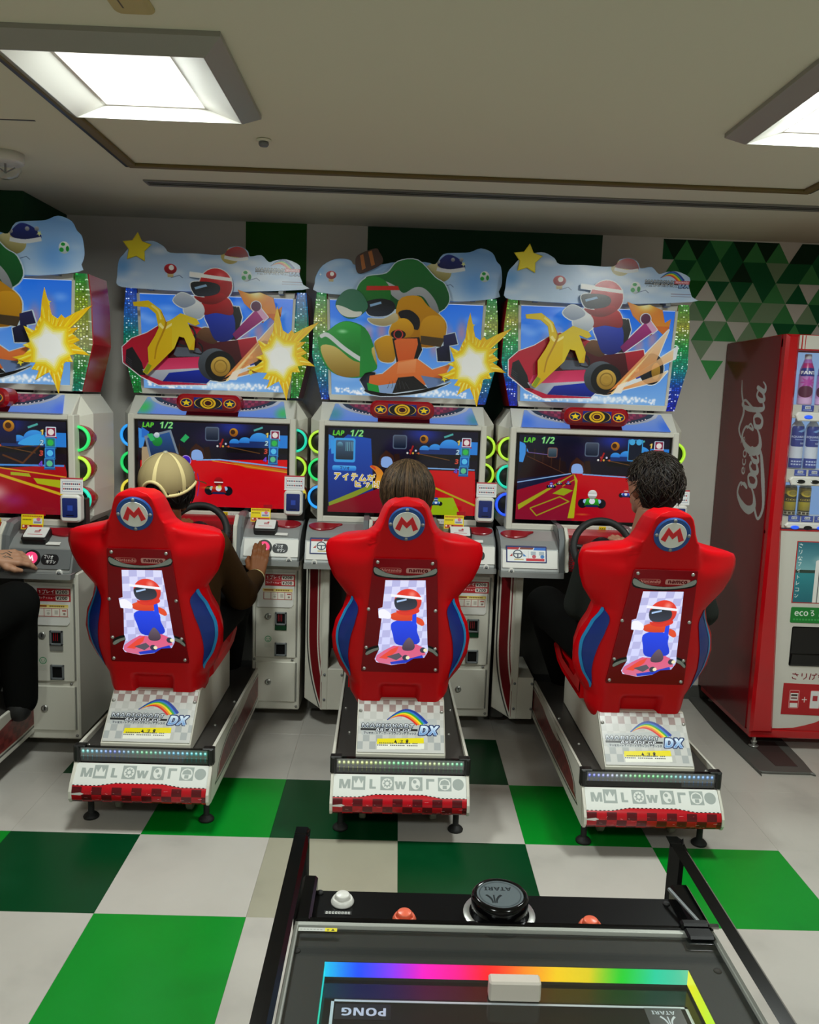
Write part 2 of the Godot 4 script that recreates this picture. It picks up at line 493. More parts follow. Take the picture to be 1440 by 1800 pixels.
	# ---- pedestal
	var ped := part(o, "pedestal", shared("pedestal", func() -> G:
		var b := G.new()
		b.sweep_x([Vector2(-0.046, 0.268), Vector2(-0.046, 0.298), Vector2(-0.196, 0.446), Vector2(-0.74, 0.446), Vector2(-0.74, 0.268)], -0.158, 0.158, 0.004)
		return b), "cabinet_white")
	part(ped, "logo_plate", shared("logo_plate", func() -> G:
		var b := G.new()
		b.xf = lean_frame(-0.05, 0.30, -1.0, 0.0005)
		b.prism([Vector2(-0.154, 0.304), Vector2(0.154, 0.304), Vector2(0.154, 0.443), Vector2(-0.154, 0.443)], 0.0, 0.006, 0.001, Rect2(-0.158, 0.300, 0.313, 0.145))
		return b), "pedestal_print")
	bolts.call(ped, [Vector3(-0.147, 0.281, -0.045), Vector3(0.147, 0.281, -0.045), Vector3(-0.147, 0.414, -0.156), Vector3(0.147, 0.414, -0.156)], "steel")
	# ---- seat
	var seat := part(o, "seat_shell", shared("seat", seat_shell), "seat_red")
	seat.position.x = -0.009
	part(o, "seat_pan", shared("pan", func() -> G:
		var b := G.new()
		b.sweep_x([Vector2(-0.30, 0.45), Vector2(-0.42, 0.448), Vector2(-0.62, 0.448), Vector2(-0.72, 0.46), Vector2(-0.80, 0.50), Vector2(-0.81, 0.55), Vector2(-0.74, 0.56), Vector2(-0.62, 0.52), Vector2(-0.42, 0.52), Vector2(-0.30, 0.60)], -0.20, 0.18, 0.02)
		return b), "seat_red")
	part(seat, "cushion", shared("cushion", func() -> G:
		var b := G.new()
		b.box(Vector3(-0.15, 0.53, -0.70), Vector3(0.15, 0.56, -0.28), 0.012)
		return b), "black")
	var plate := part(seat, "back_plate", shared("plate", func() -> G:
		var b := G.new()
		b.xf = lean_frame(0.015, 1.13, 0.29, 0.001)
		b.prism(mm(smooth(xy("-104,1006 107,1006 109,1000 139,572 137,566 -138,566 -141,572 -107,1000"), true, 1)), -0.02, 0.005, 0.001, Rect2(-0.141, 0.555, 0.290, 0.457))
		return b), "seat_plate")
	part(plate, "light_picture", shared("seat_pic", func() -> G:
		var b := G.new()
		b.xf = Transform3D(Basis(), Vector3(0.009, 0, 0)) * lean_frame(0.015, 1.13, 0.29, 0.006)
		b.prism(mm(xy("-73,926 64,929 74,805 83,683 86,665 85,650 74,628 36,624 10,605 -42,596 -95,606 -102,619 -96,636 -87,659 -91,677 -82,780 -92,782 -95,818 -80,823")), 0.0, 0.0012, 0.0, Rect2(-0.110, 0.590, 0.202, 0.352))
		return b), "seat_picture")
	for p: Vector2 in [Vector2(-0.092, 0.992), Vector2(0.093, 0.992), Vector2(-0.119, 0.815), Vector2(0.113, 0.815), Vector2(-0.124, 0.665), Vector2(0.120, 0.665), Vector2(-0.129, 0.580), Vector2(0.126, 0.580)]:
		part(plate, "bolt", bolt, "steel").position = Vector3(p.x, p.y, lean(p.y) + 0.007)
	for sx: float in [-1.0, 1.0]:
		part(seat, "side_inlay", shared("inlay%d" % int(sx), swoosh.bind(sx, 0.0, 1.0, 0.003)), "blue")
		part(seat, "inlay_edge", shared("edge%d" % int(sx), swoosh.bind(sx, 0.0, 0.009, 0.0045)), "cyan")
	var em := Transform3D(Basis(Vector3.RIGHT, 0.282), Vector3(0.0, 1.131, 0.0155))
	var emblem := part(seat, "emblem", shared("emblem", func() -> G:
		var b := G.new()
		b.xf = em
		b.prism(circ(0, 0, 0.0605, 48), -0.004, 0.008, 0.003)
		return b), "emblem_blue")
	part(emblem, "disc", shared("disc", func() -> G:
		var b := G.new()
		b.xf = em
		b.prism(circ(0, 0, 0.0455, 40), 0.006, 0.0095, 0.001)
		return b), "emblem_white")
	part(emblem, "letter", shared("letter", func() -> G:
		var b := G.new()
		b.xf = em
		b.prism(mm(xy("-38,-15 -18.5,29 0,8 18.5,29 38,-15 22,-23 14,2 0,-13 -14,2 -22,-23")), 0.008, 0.0115, 0.0005)
		return b), "emblem_red")
	for k in 4:
		var d := Vector3(0.053 * cos(k * PI / 2), 0.053 * sin(k * PI / 2), 0.008)
		part(emblem, "bolt", bolt, "silver_dark").position = em * d
	# ---- lower cabinet
	var c := -0.004
	part(o, "cabinet_body", shared("body", func() -> G:
		var b := G.new()
		b.box(Vector3(-0.40, 0.09, -1.46), Vector3(0.40, 0.955, -1.32), 0.004)
		b.box(Vector3(-0.25, 0.09, -1.33), Vector3(0.21, 0.11, -1.0), 0.004)
		b.box(Vector3(-0.42, 0.05, -1.44), Vector3(-0.36, 0.78, -1.10), 0.004)
		return b), "body_dark")
	var pedals := part(o, "pedal_box", shared("pedals", func() -> G:
		var b := G.new()
		b.box(Vector3(-0.20, 0.11, -1.31), Vector3(0.20, 0.20, -1.12), 0.006)
		return b), "black")
	for x: float in [-0.08, 0.08]:
		g = G.new()
		g.xf = Transform3D(Basis(Vector3.RIGHT, -0.9), Vector3(x, 0.245, -1.14))
		g.box(Vector3(-0.035, -0.08, -0.01), Vector3(0.035, 0.08, 0.01), 0.004)
		part(pedals, "pedal", g, "steel")
	var coin := part(o, "coin_tower", shared("coin", func() -> G:
		var b := G.new()
		b.box(Vector3(0.212, 0.072, -1.42), Vector3(0.434, 0.785, -0.982), 0.006)
		return b), "cabinet_white")
	part(coin, "upper_door", shared("updoor", func() -> G:
		var b := G.new()
		b.box(Vector3(0.228, 0.325, -0.985), Vector3(0.414, 0.745, -0.9755), 0.003)
		return b), "cabinet_white")
	part(coin, "lower_door", shared("lodoor", func() -> G:
		var b := G.new()
		b.box(Vector3(0.228, 0.112, -0.985), Vector3(0.414, 0.305, -0.9755), 0.003)
		return b), "cabinet_white")
	for q: Array in [[0.115, 0.302], [0.33, 0.74]]:
		g = G.new()
		g.box(Vector3(0.4155, q[0], -0.983), Vector3(0.421, q[1], -0.9785), 0.001)
		part(coin, "hinge", g, "grey_panel")
	part(coin, "card_flap", shared("flap", func() -> G:
		var b := G.new()
		b.prism([Vector2(0.236, 0.566), Vector2(0.392, 0.566), Vector2(0.402, 0.578), Vector2(0.408, 0.730), Vector2(0.236, 0.730)], -0.976, -0.9715, 0.001)
		return b), "white_plastic")
	for q: Array in [["price_card", 0.272, 0.668, 0.408, 0.722], ["steps_card", 0.262, 0.602, 0.398, 0.654]]:
		g = G.new()
		g.quad(Vector3(q[1], q[2], -0.9706), Vector3(q[3], q[2], -0.9706), Vector3(q[3], q[4], -0.9706), Vector3(q[1], q[4], -0.9706))
		part(coin, q[0], g, q[0])
	for q: Array in [[0.318, 0.482, 0.372, 0.544, "coin_slot"], [0.318, 0.335, 0.374, 0.398, "coin_return"]]:
		g = G.new()
		for e: Array in [[q[0], q[1], q[2], q[1] + 0.008], [q[0], q[3] - 0.008, q[2], q[3]], [q[0], q[1], q[0] + 0.008, q[3]], [q[2] - 0.008, q[1], q[2], q[3]]]:
			g.box(Vector3(e[0], e[1], -0.977), Vector3(e[2], e[3], -0.968), 0.0015)
		var fr := part(coin, q[4], g, "silver_dark")
		g = G.new()
		g.box(Vector3(q[0] + 0.007, q[1] + 0.007, -0.976), Vector3(q[2] - 0.007, q[3] - 0.007, -0.9745), 0.0)
		part(fr, "opening", g, "black_matt")
		if q[4] == "coin_slot":
			g = G.new()
			for i in 3:
				g.box(Vector3(0.332 + i * 0.008, 0.50, -0.9745), Vector3(0.335 + i * 0.008, 0.535, -0.972), 0.0005)
			part(fr, "slot_guide", g, "dark_red")
			g = G.new()
			g.box(Vector3(0.318, 0.458, -0.976), Vector3(0.372, 0.481, -0.971), 0.001)
			part(fr, "slot_label", g, "green_dark" if no > 0 else "grey_panel")
	for p: Vector2 in [Vector2(0.286, 0.522), Vector2(0.289, 0.208)]:
		g = G.new()
		g.lathe([Vector2(0, -0.004), Vector2(0.0155, -0.004), Vector2(0.0145, 0.002), Vector2(0.010, 0.004), Vector2(0.009, 0.003), Vector2(0, 0.003)], 16, Transform3D(Basis(Vector3.RIGHT, PI / 2), Vector3(p.x, p.y, -0.9745)))
		var lk := part(coin, "lock", g, "steel")
		g = G.new()
		g.box(Vector3(p.x - 0.0015, p.y - 0.006, -0.972), Vector3(p.x + 0.0015, p.y + 0.006, -0.9705), 0.0)
		part(lk, "keyhole", g, "black_matt")
	cv_smile()
	g = G.new()
	g.quad(Vector3(0.268, 0.372, -0.9750), Vector3(0.306, 0.372, -0.9750), Vector3(0.306, 0.432, -0.9750), Vector3(0.268, 0.432, -0.9750))
	part(coin, "sticker", g, "smile_sticker")
	bolts.call(coin, [Vector3(0.225, 0.315, -0.981), Vector3(0.40, 0.315, -0.981), Vector3(0.225, 0.09, -0.981), Vector3(0.42, 0.09, -0.981)], "grey_panel")
	var lp := part(o, "leg_panel", shared("leg_panel", func() -> G:
		var b := G.new()
		var d := Vector3(0.088, 0, 0.058).normalized()
		b.xf = Transform3D(Basis(d, Vector3.UP, d.cross(Vector3.UP)), Vector3(-0.430, 0, -1.034))
		b.prism([Vector2(0, 0.128), Vector2(0.105, 0.092), Vector2(0.105, 0.785), Vector2(0, 0.785)], -0.012, 0.0, 0.002)
		b.xf = Transform3D()
		b.box(Vector3(-0.352, 0.092, -1.02), Vector3(-0.318, 0.785, -0.978), 0.003)
		return b), "cabinet_white")
	part(lp, "stripes", shared("leg_stripe", func() -> G:
		var b := G.new()
		var d := Vector3(0.088, 0, 0.058).normalized()
		b.xf = Transform3D(Basis(d, Vector3.UP, d.cross(Vector3.UP)), Vector3(-0.430, 0, -1.034))
		b.prism([Vector2(0.004, 0.132), Vector2(0.102, 0.098), Vector2(0.102, 0.782), Vector2(0.004, 0.782)], 0.0, 0.001, 0.0)
		return b), "leg_stripes")
	var low := part(o, "kick_panel", shared("kick", func() -> G:
		var b := G.new()
		b.box(Vector3(-0.322, 0.092, -1.30), Vector3(-0.246, 0.290, -0.980), 0.003)
		return b), "cabinet_white")
	bolts.call(low, [Vector3(-0.333, 0.262, -0.977), Vector3(-0.333, 0.142, -0.977), Vector3(-0.253, 0.262, -0.979), Vector3(-0.253, 0.142, -0.979)], "silver_dark")
	# ---- console
	var prof_c := [Vector2(-1.16, 0.785), Vector2(-0.925, 0.785), Vector2(-0.922, 0.800), Vector2(-0.957, 0.893), Vector2(-1.0, 0.925), Vector2(-1.08, 0.955), Vector2(-1.16, 0.962)]
	for sx: float in [-1.0, 1.0]:
		var con := part(o, "console_wing", shared("wing%d" % int(sx), func() -> G:
			var b := G.new()
			b.sweep_x(prof_c, 0.165 if sx > 0 else -0.430, 0.430 if sx > 0 else -0.165, 0.008)
			b.sweep_x([Vector2(-0.96, 0.770), Vector2(-0.912, 0.772), Vector2(-0.912, 0.795), Vector2(-0.96, 0.795)], 0.15 if sx > 0 else -0.432, 0.432 if sx > 0 else -0.15, 0.003)
			return b), "silver")
		part(con, "front_plate", shared("fplate%d" % int(sx), func() -> G:
			var b := G.new()
			b.xf = lean_frame(-0.9235, 0.803, -0.376, 0.0)
			b.prism(rrect(0.178 if sx > 0 else -0.425, 0.812, 0.247, 0.076, 0.004), 0.0, 0.006, 0.002)
			return b), "white_plastic" if no > 0 else "silver_dark")
		part(con, "speaker_cover", shared("spk%d" % int(sx), func() -> G:
			var b := G.new()
			b.xf = Transform3D(Basis(Vector3.RIGHT, Vector3(0, 0.34, -0.94), Vector3(0, 0.94, 0.34)), Vector3(0.345 * sx, 0.943, -1.04))
			b.prism(smooth(PackedVector2Array([Vector2(-0.075 * sx, 0.028), Vector2(-0.03 * sx, 0.030), Vector2(0.04 * sx, 0.034), Vector2(0.078 * sx, 0.012), Vector2(0.06 * sx, -0.02), Vector2(0.02 * sx, -0.032), Vector2(-0.03 * sx, -0.018), Vector2(-0.05 * sx, 0.005)])), -0.004, 0.006, 0.003)
			return b), "dark_red")
		part(con, "inner_pod", shared("pod%d" % int(sx), func() -> G:
			var b := G.new()
			b.sweep_x([Vector2(-1.14, 0.79), Vector2(-0.925, 0.79), Vector2(-0.955, 0.94), Vector2(-1.0, 0.985), Vector2(-1.05, 0.995), Vector2(-1.14, 0.99)], 0.140 if sx > 0 else -0.172, 0.172 if sx > 0 else -0.140, 0.010)
			return b), "silver_dark")
		part(con, "pod_rim", shared("rim%d" % int(sx), func() -> G:
			var b := G.new()
			b.sweep_x([Vector2(-0.99, 0.80), Vector2(-0.918, 0.80), Vector2(-0.945, 0.945), Vector2(-0.995, 0.99), Vector2(-1.01, 0.98)], 0.130 if sx > 0 else -0.146, 0.146 if sx > 0 else -0.130, 0.004)
			return b), "white_metal")
		g = G.new()
		g.xf = Transform3D(Basis(), Vector3(0.385 * sx, 0.80, -0.917))
		g.prism(circ(0, 0, 0.013, 16), -0.02, 0.002, 0.002)
		g.box(Vector3(-0.013, -0.022, -0.02), Vector3(0.013, 0.0, 0.002), 0.002)
		part(con, "lock_tab", g, "white_plastic")
		part(con, "bolt", bolt, "silver_dark").position = Vector3(0.385 * sx, 0.80, -0.913)
		if sx < 0:
			g = G.new()
			g.xf = lean_frame(-0.9235, 0.803, -0.376, 0.007)
			g.prism([Vector2(-0.408, 0.838), Vector2(-0.228, 0.838), Vector2(-0.228, 0.905), Vector2(-0.408, 0.905)], -0.02, 0.002, 0.0005)
			part(con, "steering_card", g, "steering_card")
		else:
			g = G.new()
			g.xf = Transform3D(Basis(Vector3.RIGHT, Vector3(0, 0.5, -0.866), Vector3(0, 0.866, 0.5)), Vector3(0.268, 0.934, -0.993))
			g.prism(rrect(-0.052, -0.038, 0.104, 0.076, 0.012), -0.012, 0.014, 0.003)
			var pad := part(con, "card_pad", g, "black")
			g = G.new()
			g.xf = Transform3D(Basis(Vector3.RIGHT, Vector3(0, 0.5, -0.866), Vector3(0, 0.866, 0.5)), Vector3(0.268, 0.934, -0.993))
			g.prism(rrect(-0.045, -0.027, 0.090, 0.064, 0.006), 0.013, 0.017, 0.001)
			part(pad, "pad_face", g, "pad_card")
			var bx := Transform3D(Basis(Vector3.RIGHT, -0.36), Vector3(0.272, 0.852, -0.936))
			g = G.new()
			g.xf = bx
			g.prism(circ(0, 0, 0.034, 28), -0.003, 0.010, 0.003)
			var bt := part(con, "button_ring", g, "black")
			g = G.new()
			g.xf = bx
			g.prism(circ(0, 0, 0.025, 24), 0.008, 0.018, 0.004)
			part(bt, "button_light", g, "m_button_light")
			g = G.new()
			g.xf = lean_frame(-0.9235, 0.803, -0.376, 0.006)
			g.prism(rrect(0.308, 0.830, 0.070, 0.040, 0.018), 0.0, 0.002, 0.0)
			part(con, "button_label", g, "pill_card")
			g = G.new()
			g.xf = lean_frame(-1.0, 0.925, -1.6, 0.005)
			g.box(Vector3(0.315, 0.905, 0.0), Vector3(0.372, 0.914, 0.002), 0.0005)
			part(con, "warning_label", g, "white_plastic")
			g = G.new()
			g.xf = Transform3D(Basis(Vector3.RIGHT, -0.15), Vector3(0.24, 0.985, -1.02))
			g.prism([Vector2(-0.045, -0.03), Vector2(0.045, -0.03), Vector2(0.045, 0.032), Vector2(-0.045, 0.032)], 0.0, 0.002, 0.0)
			if no != 3:
				part(con, "yellow_card", g, "yellow_card")
				g = G.new()
				g.box(Vector3(0.252, 1.012, -1.026), Vector3(0.292, 1.034, -1.024), 0.0)
				part(con, "red_card", g, "chequer_red")
	var mid := part(o, "console_centre", shared("mid", func() -> G:
		var b := G.new()
		b.sweep_x([Vector2(-1.16, 0.79), Vector2(-0.99, 0.79), Vector2(-1.03, 0.95), Vector2(-1.10, 0.968), Vector2(-1.16, 0.968)], -0.142, 0.142, 0.004)
		return b), "shell_red")
	for sx: float in [-1.0, 1.0]:
		g = G.new()
		for i in 16:
			for j in 4:
				g.xf = Transform3D(Basis(Vector3.RIGHT, -0.24), Vector3((0.098 + j * 0.009 + (i % 2) * 0.0045) * sx, 0.80 + i * 0.009, -0.985 - i * 0.0022))
				g.box(Vector3(-0.003, -0.003, 0.0), Vector3(0.003, 0.003, 0.004), 0.0)
		part(mid, "vent_grille", g, "black")
	var wx := Transform3D(Basis(Vector3.RIGHT, -0.42), Vector3(-0.005, 0.925, -0.85))
	part(o, "wheel_column", shared("column", func() -> G:
		var b := G.new()
		b.lathe([Vector2(0, -0.16), Vector2(0.055, -0.16), Vector2(0.05, -0.03), Vector2(0, -0.03)], 20, wx * Transform3D(Basis(Vector3.RIGHT, PI / 2), Vector3.ZERO))
		return b), "black")
	var wh := part(o, "steering_wheel", shared("wheel", func() -> G:
		var b := G.new()
		b.xf = wx
		var path := []
		for i in 41:
			path.append(Vector3(0.125 * cos(TAU * i / 40), 0.125 * sin(TAU * i / 40), 0))
		b.tube(path, 0.0155, 12, false)
		return b), "rubber")
	part(wh, "hub", shared("hub", func() -> G:
		var b := G.new()
		b.xf = wx
		b.lathe([Vector2(0, -0.03), Vector2(0.056, -0.03), Vector2(0.052, 0.0), Vector2(0.03, 0.012), Vector2(0, 0.014)], 24, Transform3D(Basis(Vector3.RIGHT, PI / 2), Vector3.ZERO))
		for a: float in [0.05, PI - 0.05, -PI / 2]:
			var d := Vector3(cos(a), sin(a), 0)
			b.tube([d * 0.04 + Vector3(0, 0, -0.012), d * 0.12], 0.012, 8)
		return b), "black")
	# ---- monitor housing
	var hs := part(o, "monitor_housing", shared("housing", func() -> G:
		var b := G.new()
		b.xf.origin.x = c
		b.prism(mm(xy("-396,957 396,957 426,990 431,1100 431,1430 382,1500 372,1507 -372,1507 -382,1500 -431,1430 -431,1100 -426,990")), -1.46, -1.165, 0.045)
		return b), "white_metal")
	part(hs, "bezel", shared("bezel", func() -> G:
		var b := G.new()
		b.xf.origin.x = c
		b.box(Vector3(-0.386, 0.956, -1.18), Vector3(0.386, 0.984, -1.108), 0.004)
		b.box(Vector3(-0.386, 1.402, -1.18), Vector3(0.386, 1.426, -1.108), 0.004)
		b.box(Vector3(-0.388, 0.956, -1.18), Vector3(-0.360, 1.426, -1.105), 0.004)
		b.box(Vector3(0.360, 0.956, -1.18), Vector3(0.388, 1.426, -1.105), 0.004)
		return b), "white_metal")
	var gl := part(hs, "screen_glass", shared("glass", func() -> G:
		var b := G.new()
		b.xf.origin.x = c
		b.box(Vector3(-0.361, 0.983, -1.15), Vector3(0.361, 1.403, -1.122), 0.001)
		return b), "glass_black")
	g = G.new()
	g.quad(Vector3(-0.348, 1.003, -1.1205), Vector3(0.345, 1.003, -1.1205), Vector3(0.345, 1.394, -1.1205), Vector3(-0.348, 1.394, -1.1205))
	part(gl, "screen", g, "screen_%d" % no)
	g = G.new()
	g.box(Vector3(0.02 if no < 2 else -0.02, 0.965, -1.107), Vector3(0.26, 0.982, -1.104), 0.0005)
	part(hs, "strip_label", shared("strip%d" % int(no < 2), func() -> G:
		var b := G.new()
		b.prism([Vector2(0.04, 0.963), Vector2(0.25, 0.963), Vector2(0.25, 0.983), Vector2(0.04, 0.983)], -1.107, -1.104, 0.0)
		return b), "strip_label")
	var hd := part(hs, "header", shared("header", func() -> G:
		var b := G.new()
		b.sweep_x([Vector2(-1.46, 1.42), Vector2(-1.110, 1.42), Vector2(-1.110, 1.428), Vector2(-1.205, 1.510), Vector2(-1.46, 1.510)], -0.385, 0.375, 0.004)
		return b), "white_metal")
	g = G.new()
	g.xf = lean_frame(-1.106, 1.430, -1.17, 0.0)
	g.prism([Vector2(-0.345, 1.429), Vector2(0.34, 1.429), Vector2(0.315, 1.504), Vector2(-0.322, 1.504)], 0.0, 0.004, 0.0)
	part(hd, "header_light", g, "header_%d" % no)
	var sr := part(o, "siren_bar", shared("siren", func() -> G:
		var b := G.new()
		b.xf.origin = Vector3(-0.012, 0, 0)
		b.prism(rrect(-0.146, 1.446, 0.292, 0.080, 0.034, 6), -1.16, -1.068, 0.012)
		return b), "shell_red")
	part(sr, "siren_face", shared("siren_face", func() -> G:
		var b := G.new()
		b.xf.origin = Vector3(-0.012, 0, 0)
		b.prism(rrect(-0.134, 1.455, 0.268, 0.062, 0.028, 6), -1.069, -1.066, 0.0)
		return b), "siren_face")
	for k in 6:
		var sx := -1.0 if k < 3 else 1.0
		var y: float = [1.325, 1.196, 1.066][k % 3]
		var px := Transform3D(Basis(Vector3.RIGHT, PI / 2), Vector3(0.381 * sx + c, y, 0))
		var pipe := part(o, "pipe_lamp", shared("pipe%d" % k, func() -> G:
			var b := G.new()
			b.lathe([Vector2(0.046, -1.156), Vector2(0.055, -1.154), Vector2(0.057, -1.165), Vector2(0.059, -1.20), Vector2(0.048, -1.26), Vector2(0.03, -1.32)], 28, px)
			return b), "shell_red")
		part(pipe, "light_ring", shared("ring%d" % k, func() -> G:
			var b := G.new()
			b.lathe([Vector2(0.0445, -1.158), Vector2(0.0445, -1.146), Vector2(0.047, -1.142), Vector2(0.053, -1.142), Vector2(0.056, -1.147), Vector2(0.056, -1.158)], 32, px)
			return b), rg[rings[k]])
		part(pipe, "core", shared("core%d" % k, func() -> G:
			var b := G.new()
			b.lathe([Vector2(0.0, -1.160), Vector2(0.046, -1.160), Vector2(0.046, -1.17), Vector2(0, -1.17)], 24, px)
			return b), "black")
	var rd := part(o, "card_reader", shared("reader", func() -> G:
		var b := G.new()
		b.prism(rrect(0.342, 0.984, 0.084, 0.116, 0.016, 4), -1.09, -1.045, 0.008)
		return b), "white_plastic")
	part(rd, "reader_screen", shared("rscreen", func() -> G:
		var b := G.new()
		b.prism(rrect(0.353, 1.006, 0.062, 0.080, 0.005), -1.045, -1.0435, 0.0)
		return b), "reader_screen")
	part(rd, "reader_arm", shared("rarm", func() -> G:
		var b := G.new()
		b.box(Vector3(0.352, 0.955, -1.14), Vector3(0.432, 1.08, -1.088), 0.004)
		return b), "black")
	part(rd, "notice_card", shared("notice", func() -> G:
		var b := G.new()
		b.xf = Transform3D(Basis(Vector3.RIGHT, -0.08), Vector3(0.388, 1.135, -1.058))
		b.prism([Vector2(-0.046, -0.034), Vector2(0.046, -0.034), Vector2(0.046, 0.034), Vector2(-0.046, 0.034)], -0.002, 0.0, 0.0)
		return b), "white_sign")
	# ---- lit sign on top
	var sg := part(o, "sign_box", shared("sign_box", func() -> G:
		var b := G.new()
		b.xf.origin.x = c
		b.prism(mm(xy("-382,1520 382,1520 432,1720 428,1900 416,2008 -416,2008 -428,1900 -432,1720")), -1.44, -1.215, 0.012)
		return b), "shell_red")
	part(sg, "sign_frame", shared("sign_frame", func() -> G:
		var b := G.new()
		b.xf.origin.x = c
		b.prism(mm(xy("-345,1520 345,1520 350,1546 -350,1546")), -1.22, -1.195, 0.002)
		b.prism(mm(xy("-362,1978 362,1978 364,2004 -364,2004")), -1.22, -1.195, 0.002)
		b.prism(mm(xy("-352,1546 -338,1546 -355,1978 -369,1978")), -1.22, -1.198, 0.002)
		b.prism(mm(xy("338,1546 352,1546 369,1978 355,1978")), -1.22, -1.198, 0.002)
		return b), "white_metal")
	part(sg, "light_panel", shared("sky_panel", func() -> G:
		var b := G.new()
		b.xf.origin.x = c
		b.prism(mm(xy("-340,1545 340,1545 356,1979 -356,1979")), -1.216, -1.203, 0.0, Rect2(-0.362, 1.53, 0.72, 0.455))
		return b), "sky_a")
	glow_light(sg, "sign_light", Vector2(0.68, 0.42), Color(0.68, 0.84, 1.0), 0.035, Vector3(0, 1.76, -1.198))
	glow_light(hs, "screen_light", Vector2(0.68, 0.38), Color(0.8, 0.45, 0.5), 0.012, Vector3(0, 1.198, -1.118))
	for sx: float in [-1.0, 1.0]:
		part(sg, "light_strip", shared("strip_%d" % int(sx), func() -> G:
			var b := G.new()
			b.xf.origin.x = c
			var p := PackedVector2Array()
			for q in mm(xy("352,1522 384,1522 431,1720 426,1900 415,2006 372,2006")):
				p.append(q * Vector2(sx, 1))
			b.prism(p, -1.216, -1.192, 0.004)
			return b), "strip_" + (strip_l if sx < 0 else strip_r))
	part(sg, "sign_neck", shared("neck", func() -> G:
		var b := G.new()
		b.box(Vector3(-0.30, 1.50, -1.44), Vector3(0.30, 1.525, -1.24), 0.003)
		return b), "black")
	for x: float in [-0.225, 0.215]:
		g = G.new()
		g.box(Vector3(x - 0.045, 1.500, -1.235), Vector3(x + 0.045, 1.526, -1.225), 0.002)
		var fp := part(sg, "foot_plate", g, "white_plastic")
		for d: float in [-0.034, 0.034]:
			part(fp, "bolt", bolt, "silver_dark").position = Vector3(x + d, 1.513, -1.2235)
	var outline: PackedVector2Array
	if second:
		outline = smooth(xy("-413,2002 -425,2039 -419,2077 -390,2121 -333,2151 -269,2150 -240,2127 -115,2137 -65,2147 70,2153 118,2146 151,2190 215,2199 272,2204 322,2223 375,2205 396,2168 417,2144 425,2076 412,2035 394,2003 121,1978 -201,1991"), true, 3)
	else:
		outline = smooth(xy("-439,2002 -443,2045 -435,2113 -411,2145 -381,2177 -325,2200 -275,2205 -229,2182 -203,2157 -95,2158 33,2156 62,2187 113,2196 149,2177 160,2153 211,2161 245,2132 276,2141 327,2146 386,2121 386,2081 402,2038 401,2014 -20,1989 -339,1993"), true, 3)
	g = G.new()
	g.prism(mm(outline), -1.150, -1.145, 0.001, Rect2(-0.460, 1.985, 0.900, 0.270))
	var cl := part(sg, "cloud_card", g, "cloud_b" if second else "cloud_a")
	for x: float in [-0.3, 0.3]:
		g = G.new()
		g.box(Vector3(x - 0.012, 1.99, -1.24), Vector3(x + 0.012, 2.03, -1.150), 0.002)
		part(cl, "bracket", g, "silver_dark")
	if not second:
		g = G.new()
		g.prism(mm(star(-350, 2172, 68, 5, 0.55, PI / 2 - 0.08)), -1.140, -1.132, 0.003)
		part(sg, "star_card", g, "star_yellow")
	g = G.new()
	if second:
		for p: PackedVector2Array in outlines["heavy_card"]:
			g.prism(mm(p), -1.127, -1.121, 0.0, Rect2(-0.330, 1.530, 0.660, 0.660))
		part(sg, "racer_card", g, "heavy_card")
		g = G.new()
		g.prism(mm(smooth(xy("-243,2133 -231,2170 -156,2201 -136,2186 -119,2143 -172,2107 -229,2090"))), -1.135, -1.128, 0.001)
		var keg := part(sg, "keg_card", g, mat("keg", Color("3a1a0c"), 0.4))
		for q: String in ["0", "1"]:
			g = G.new()
			g.prism(mm(xy("-223,2166 -209,2174 -196,2113 -212,2104") if q == "0" else xy("-187,2184 -171,2191 -155,2130 -171,2123")), -1.128, -1.1265, 0.0)
			part(keg, "hoop", g, mat("hoop", Color("a05a14"), 0.4))
		g = G.new()
		g.prism(mm(smooth(xy("-402,1795 -358,1828 -307,1866 -256,1873 -191,1847 -153,1778 -131,1683 -146,1657 -185,1646 -204,1626 -269,1624 -334,1644 -381,1700"), true, 3)), -1.098, -1.091, 0.001, Rect2(-0.440, 1.560, 0.230, 0.340))
		part(sg, "dome_card", g, "dome_card")
		g = G.new()
		g.prism(mm(smooth(xy("-328,1943 -304,1994 -266,2017 -221,2009 -187,1966 -186,1929 -237,1889 -288,1894"))), -1.118, -1.112, 0.001)
		var sd := part(sg, "small_dome_card", g, mat("dome_green", Color("1c6a4c"), 0.4))
		g = G.new()
		g.prism(mm(smooth(xy("-325,1943 -289,1938 -244,1920 -209,1919 -218,1899 -263,1893 -302,1906"))), -1.112, -1.1105, 0.0)
		part(sd, "rim", g, "emblem_white")
	else:
		for p: PackedVector2Array in outlines["racer_card"]:
			g.prism(mm(p), -1.127, -1.121, 0.0, Rect2(-0.440, 1.540, 0.770, 0.610))
		part(sg, "racer_card", g, "racer_card")
		g = G.new()
		g.prism(mm(xy("-355,1927 -285,1936 -229,1897 -204,1842 -190,1849 -141,1885 -69,1862 -54,1841 -74,1831 -110,1845 -76,1771 -80,1723 -102,1723 -125,1776 -148,1781 -170,1727 -256,1641 -293,1605 -313,1617 -286,1662 -290,1726 -257,1780 -240,1816 -253,1878 -287,1905 -351,1909")), -1.092, -1.086, 0.001, Rect2(-0.365, 1.560, 0.185, 0.385))
		part(sg, "banana_card", g, "banana_card")
		g = G.new()
		g.prism(mm(xy("107,2003 160,1986 210,1994 270,1971 284,1916 311,1935 299,1847 257,1883 221,1857 178,1906 137,1942")), -1.134, -1.129, 0.001, Rect2(0.06, 1.90, 0.27, 0.2))
		part(sg, "flame_card", g, "flame_card")
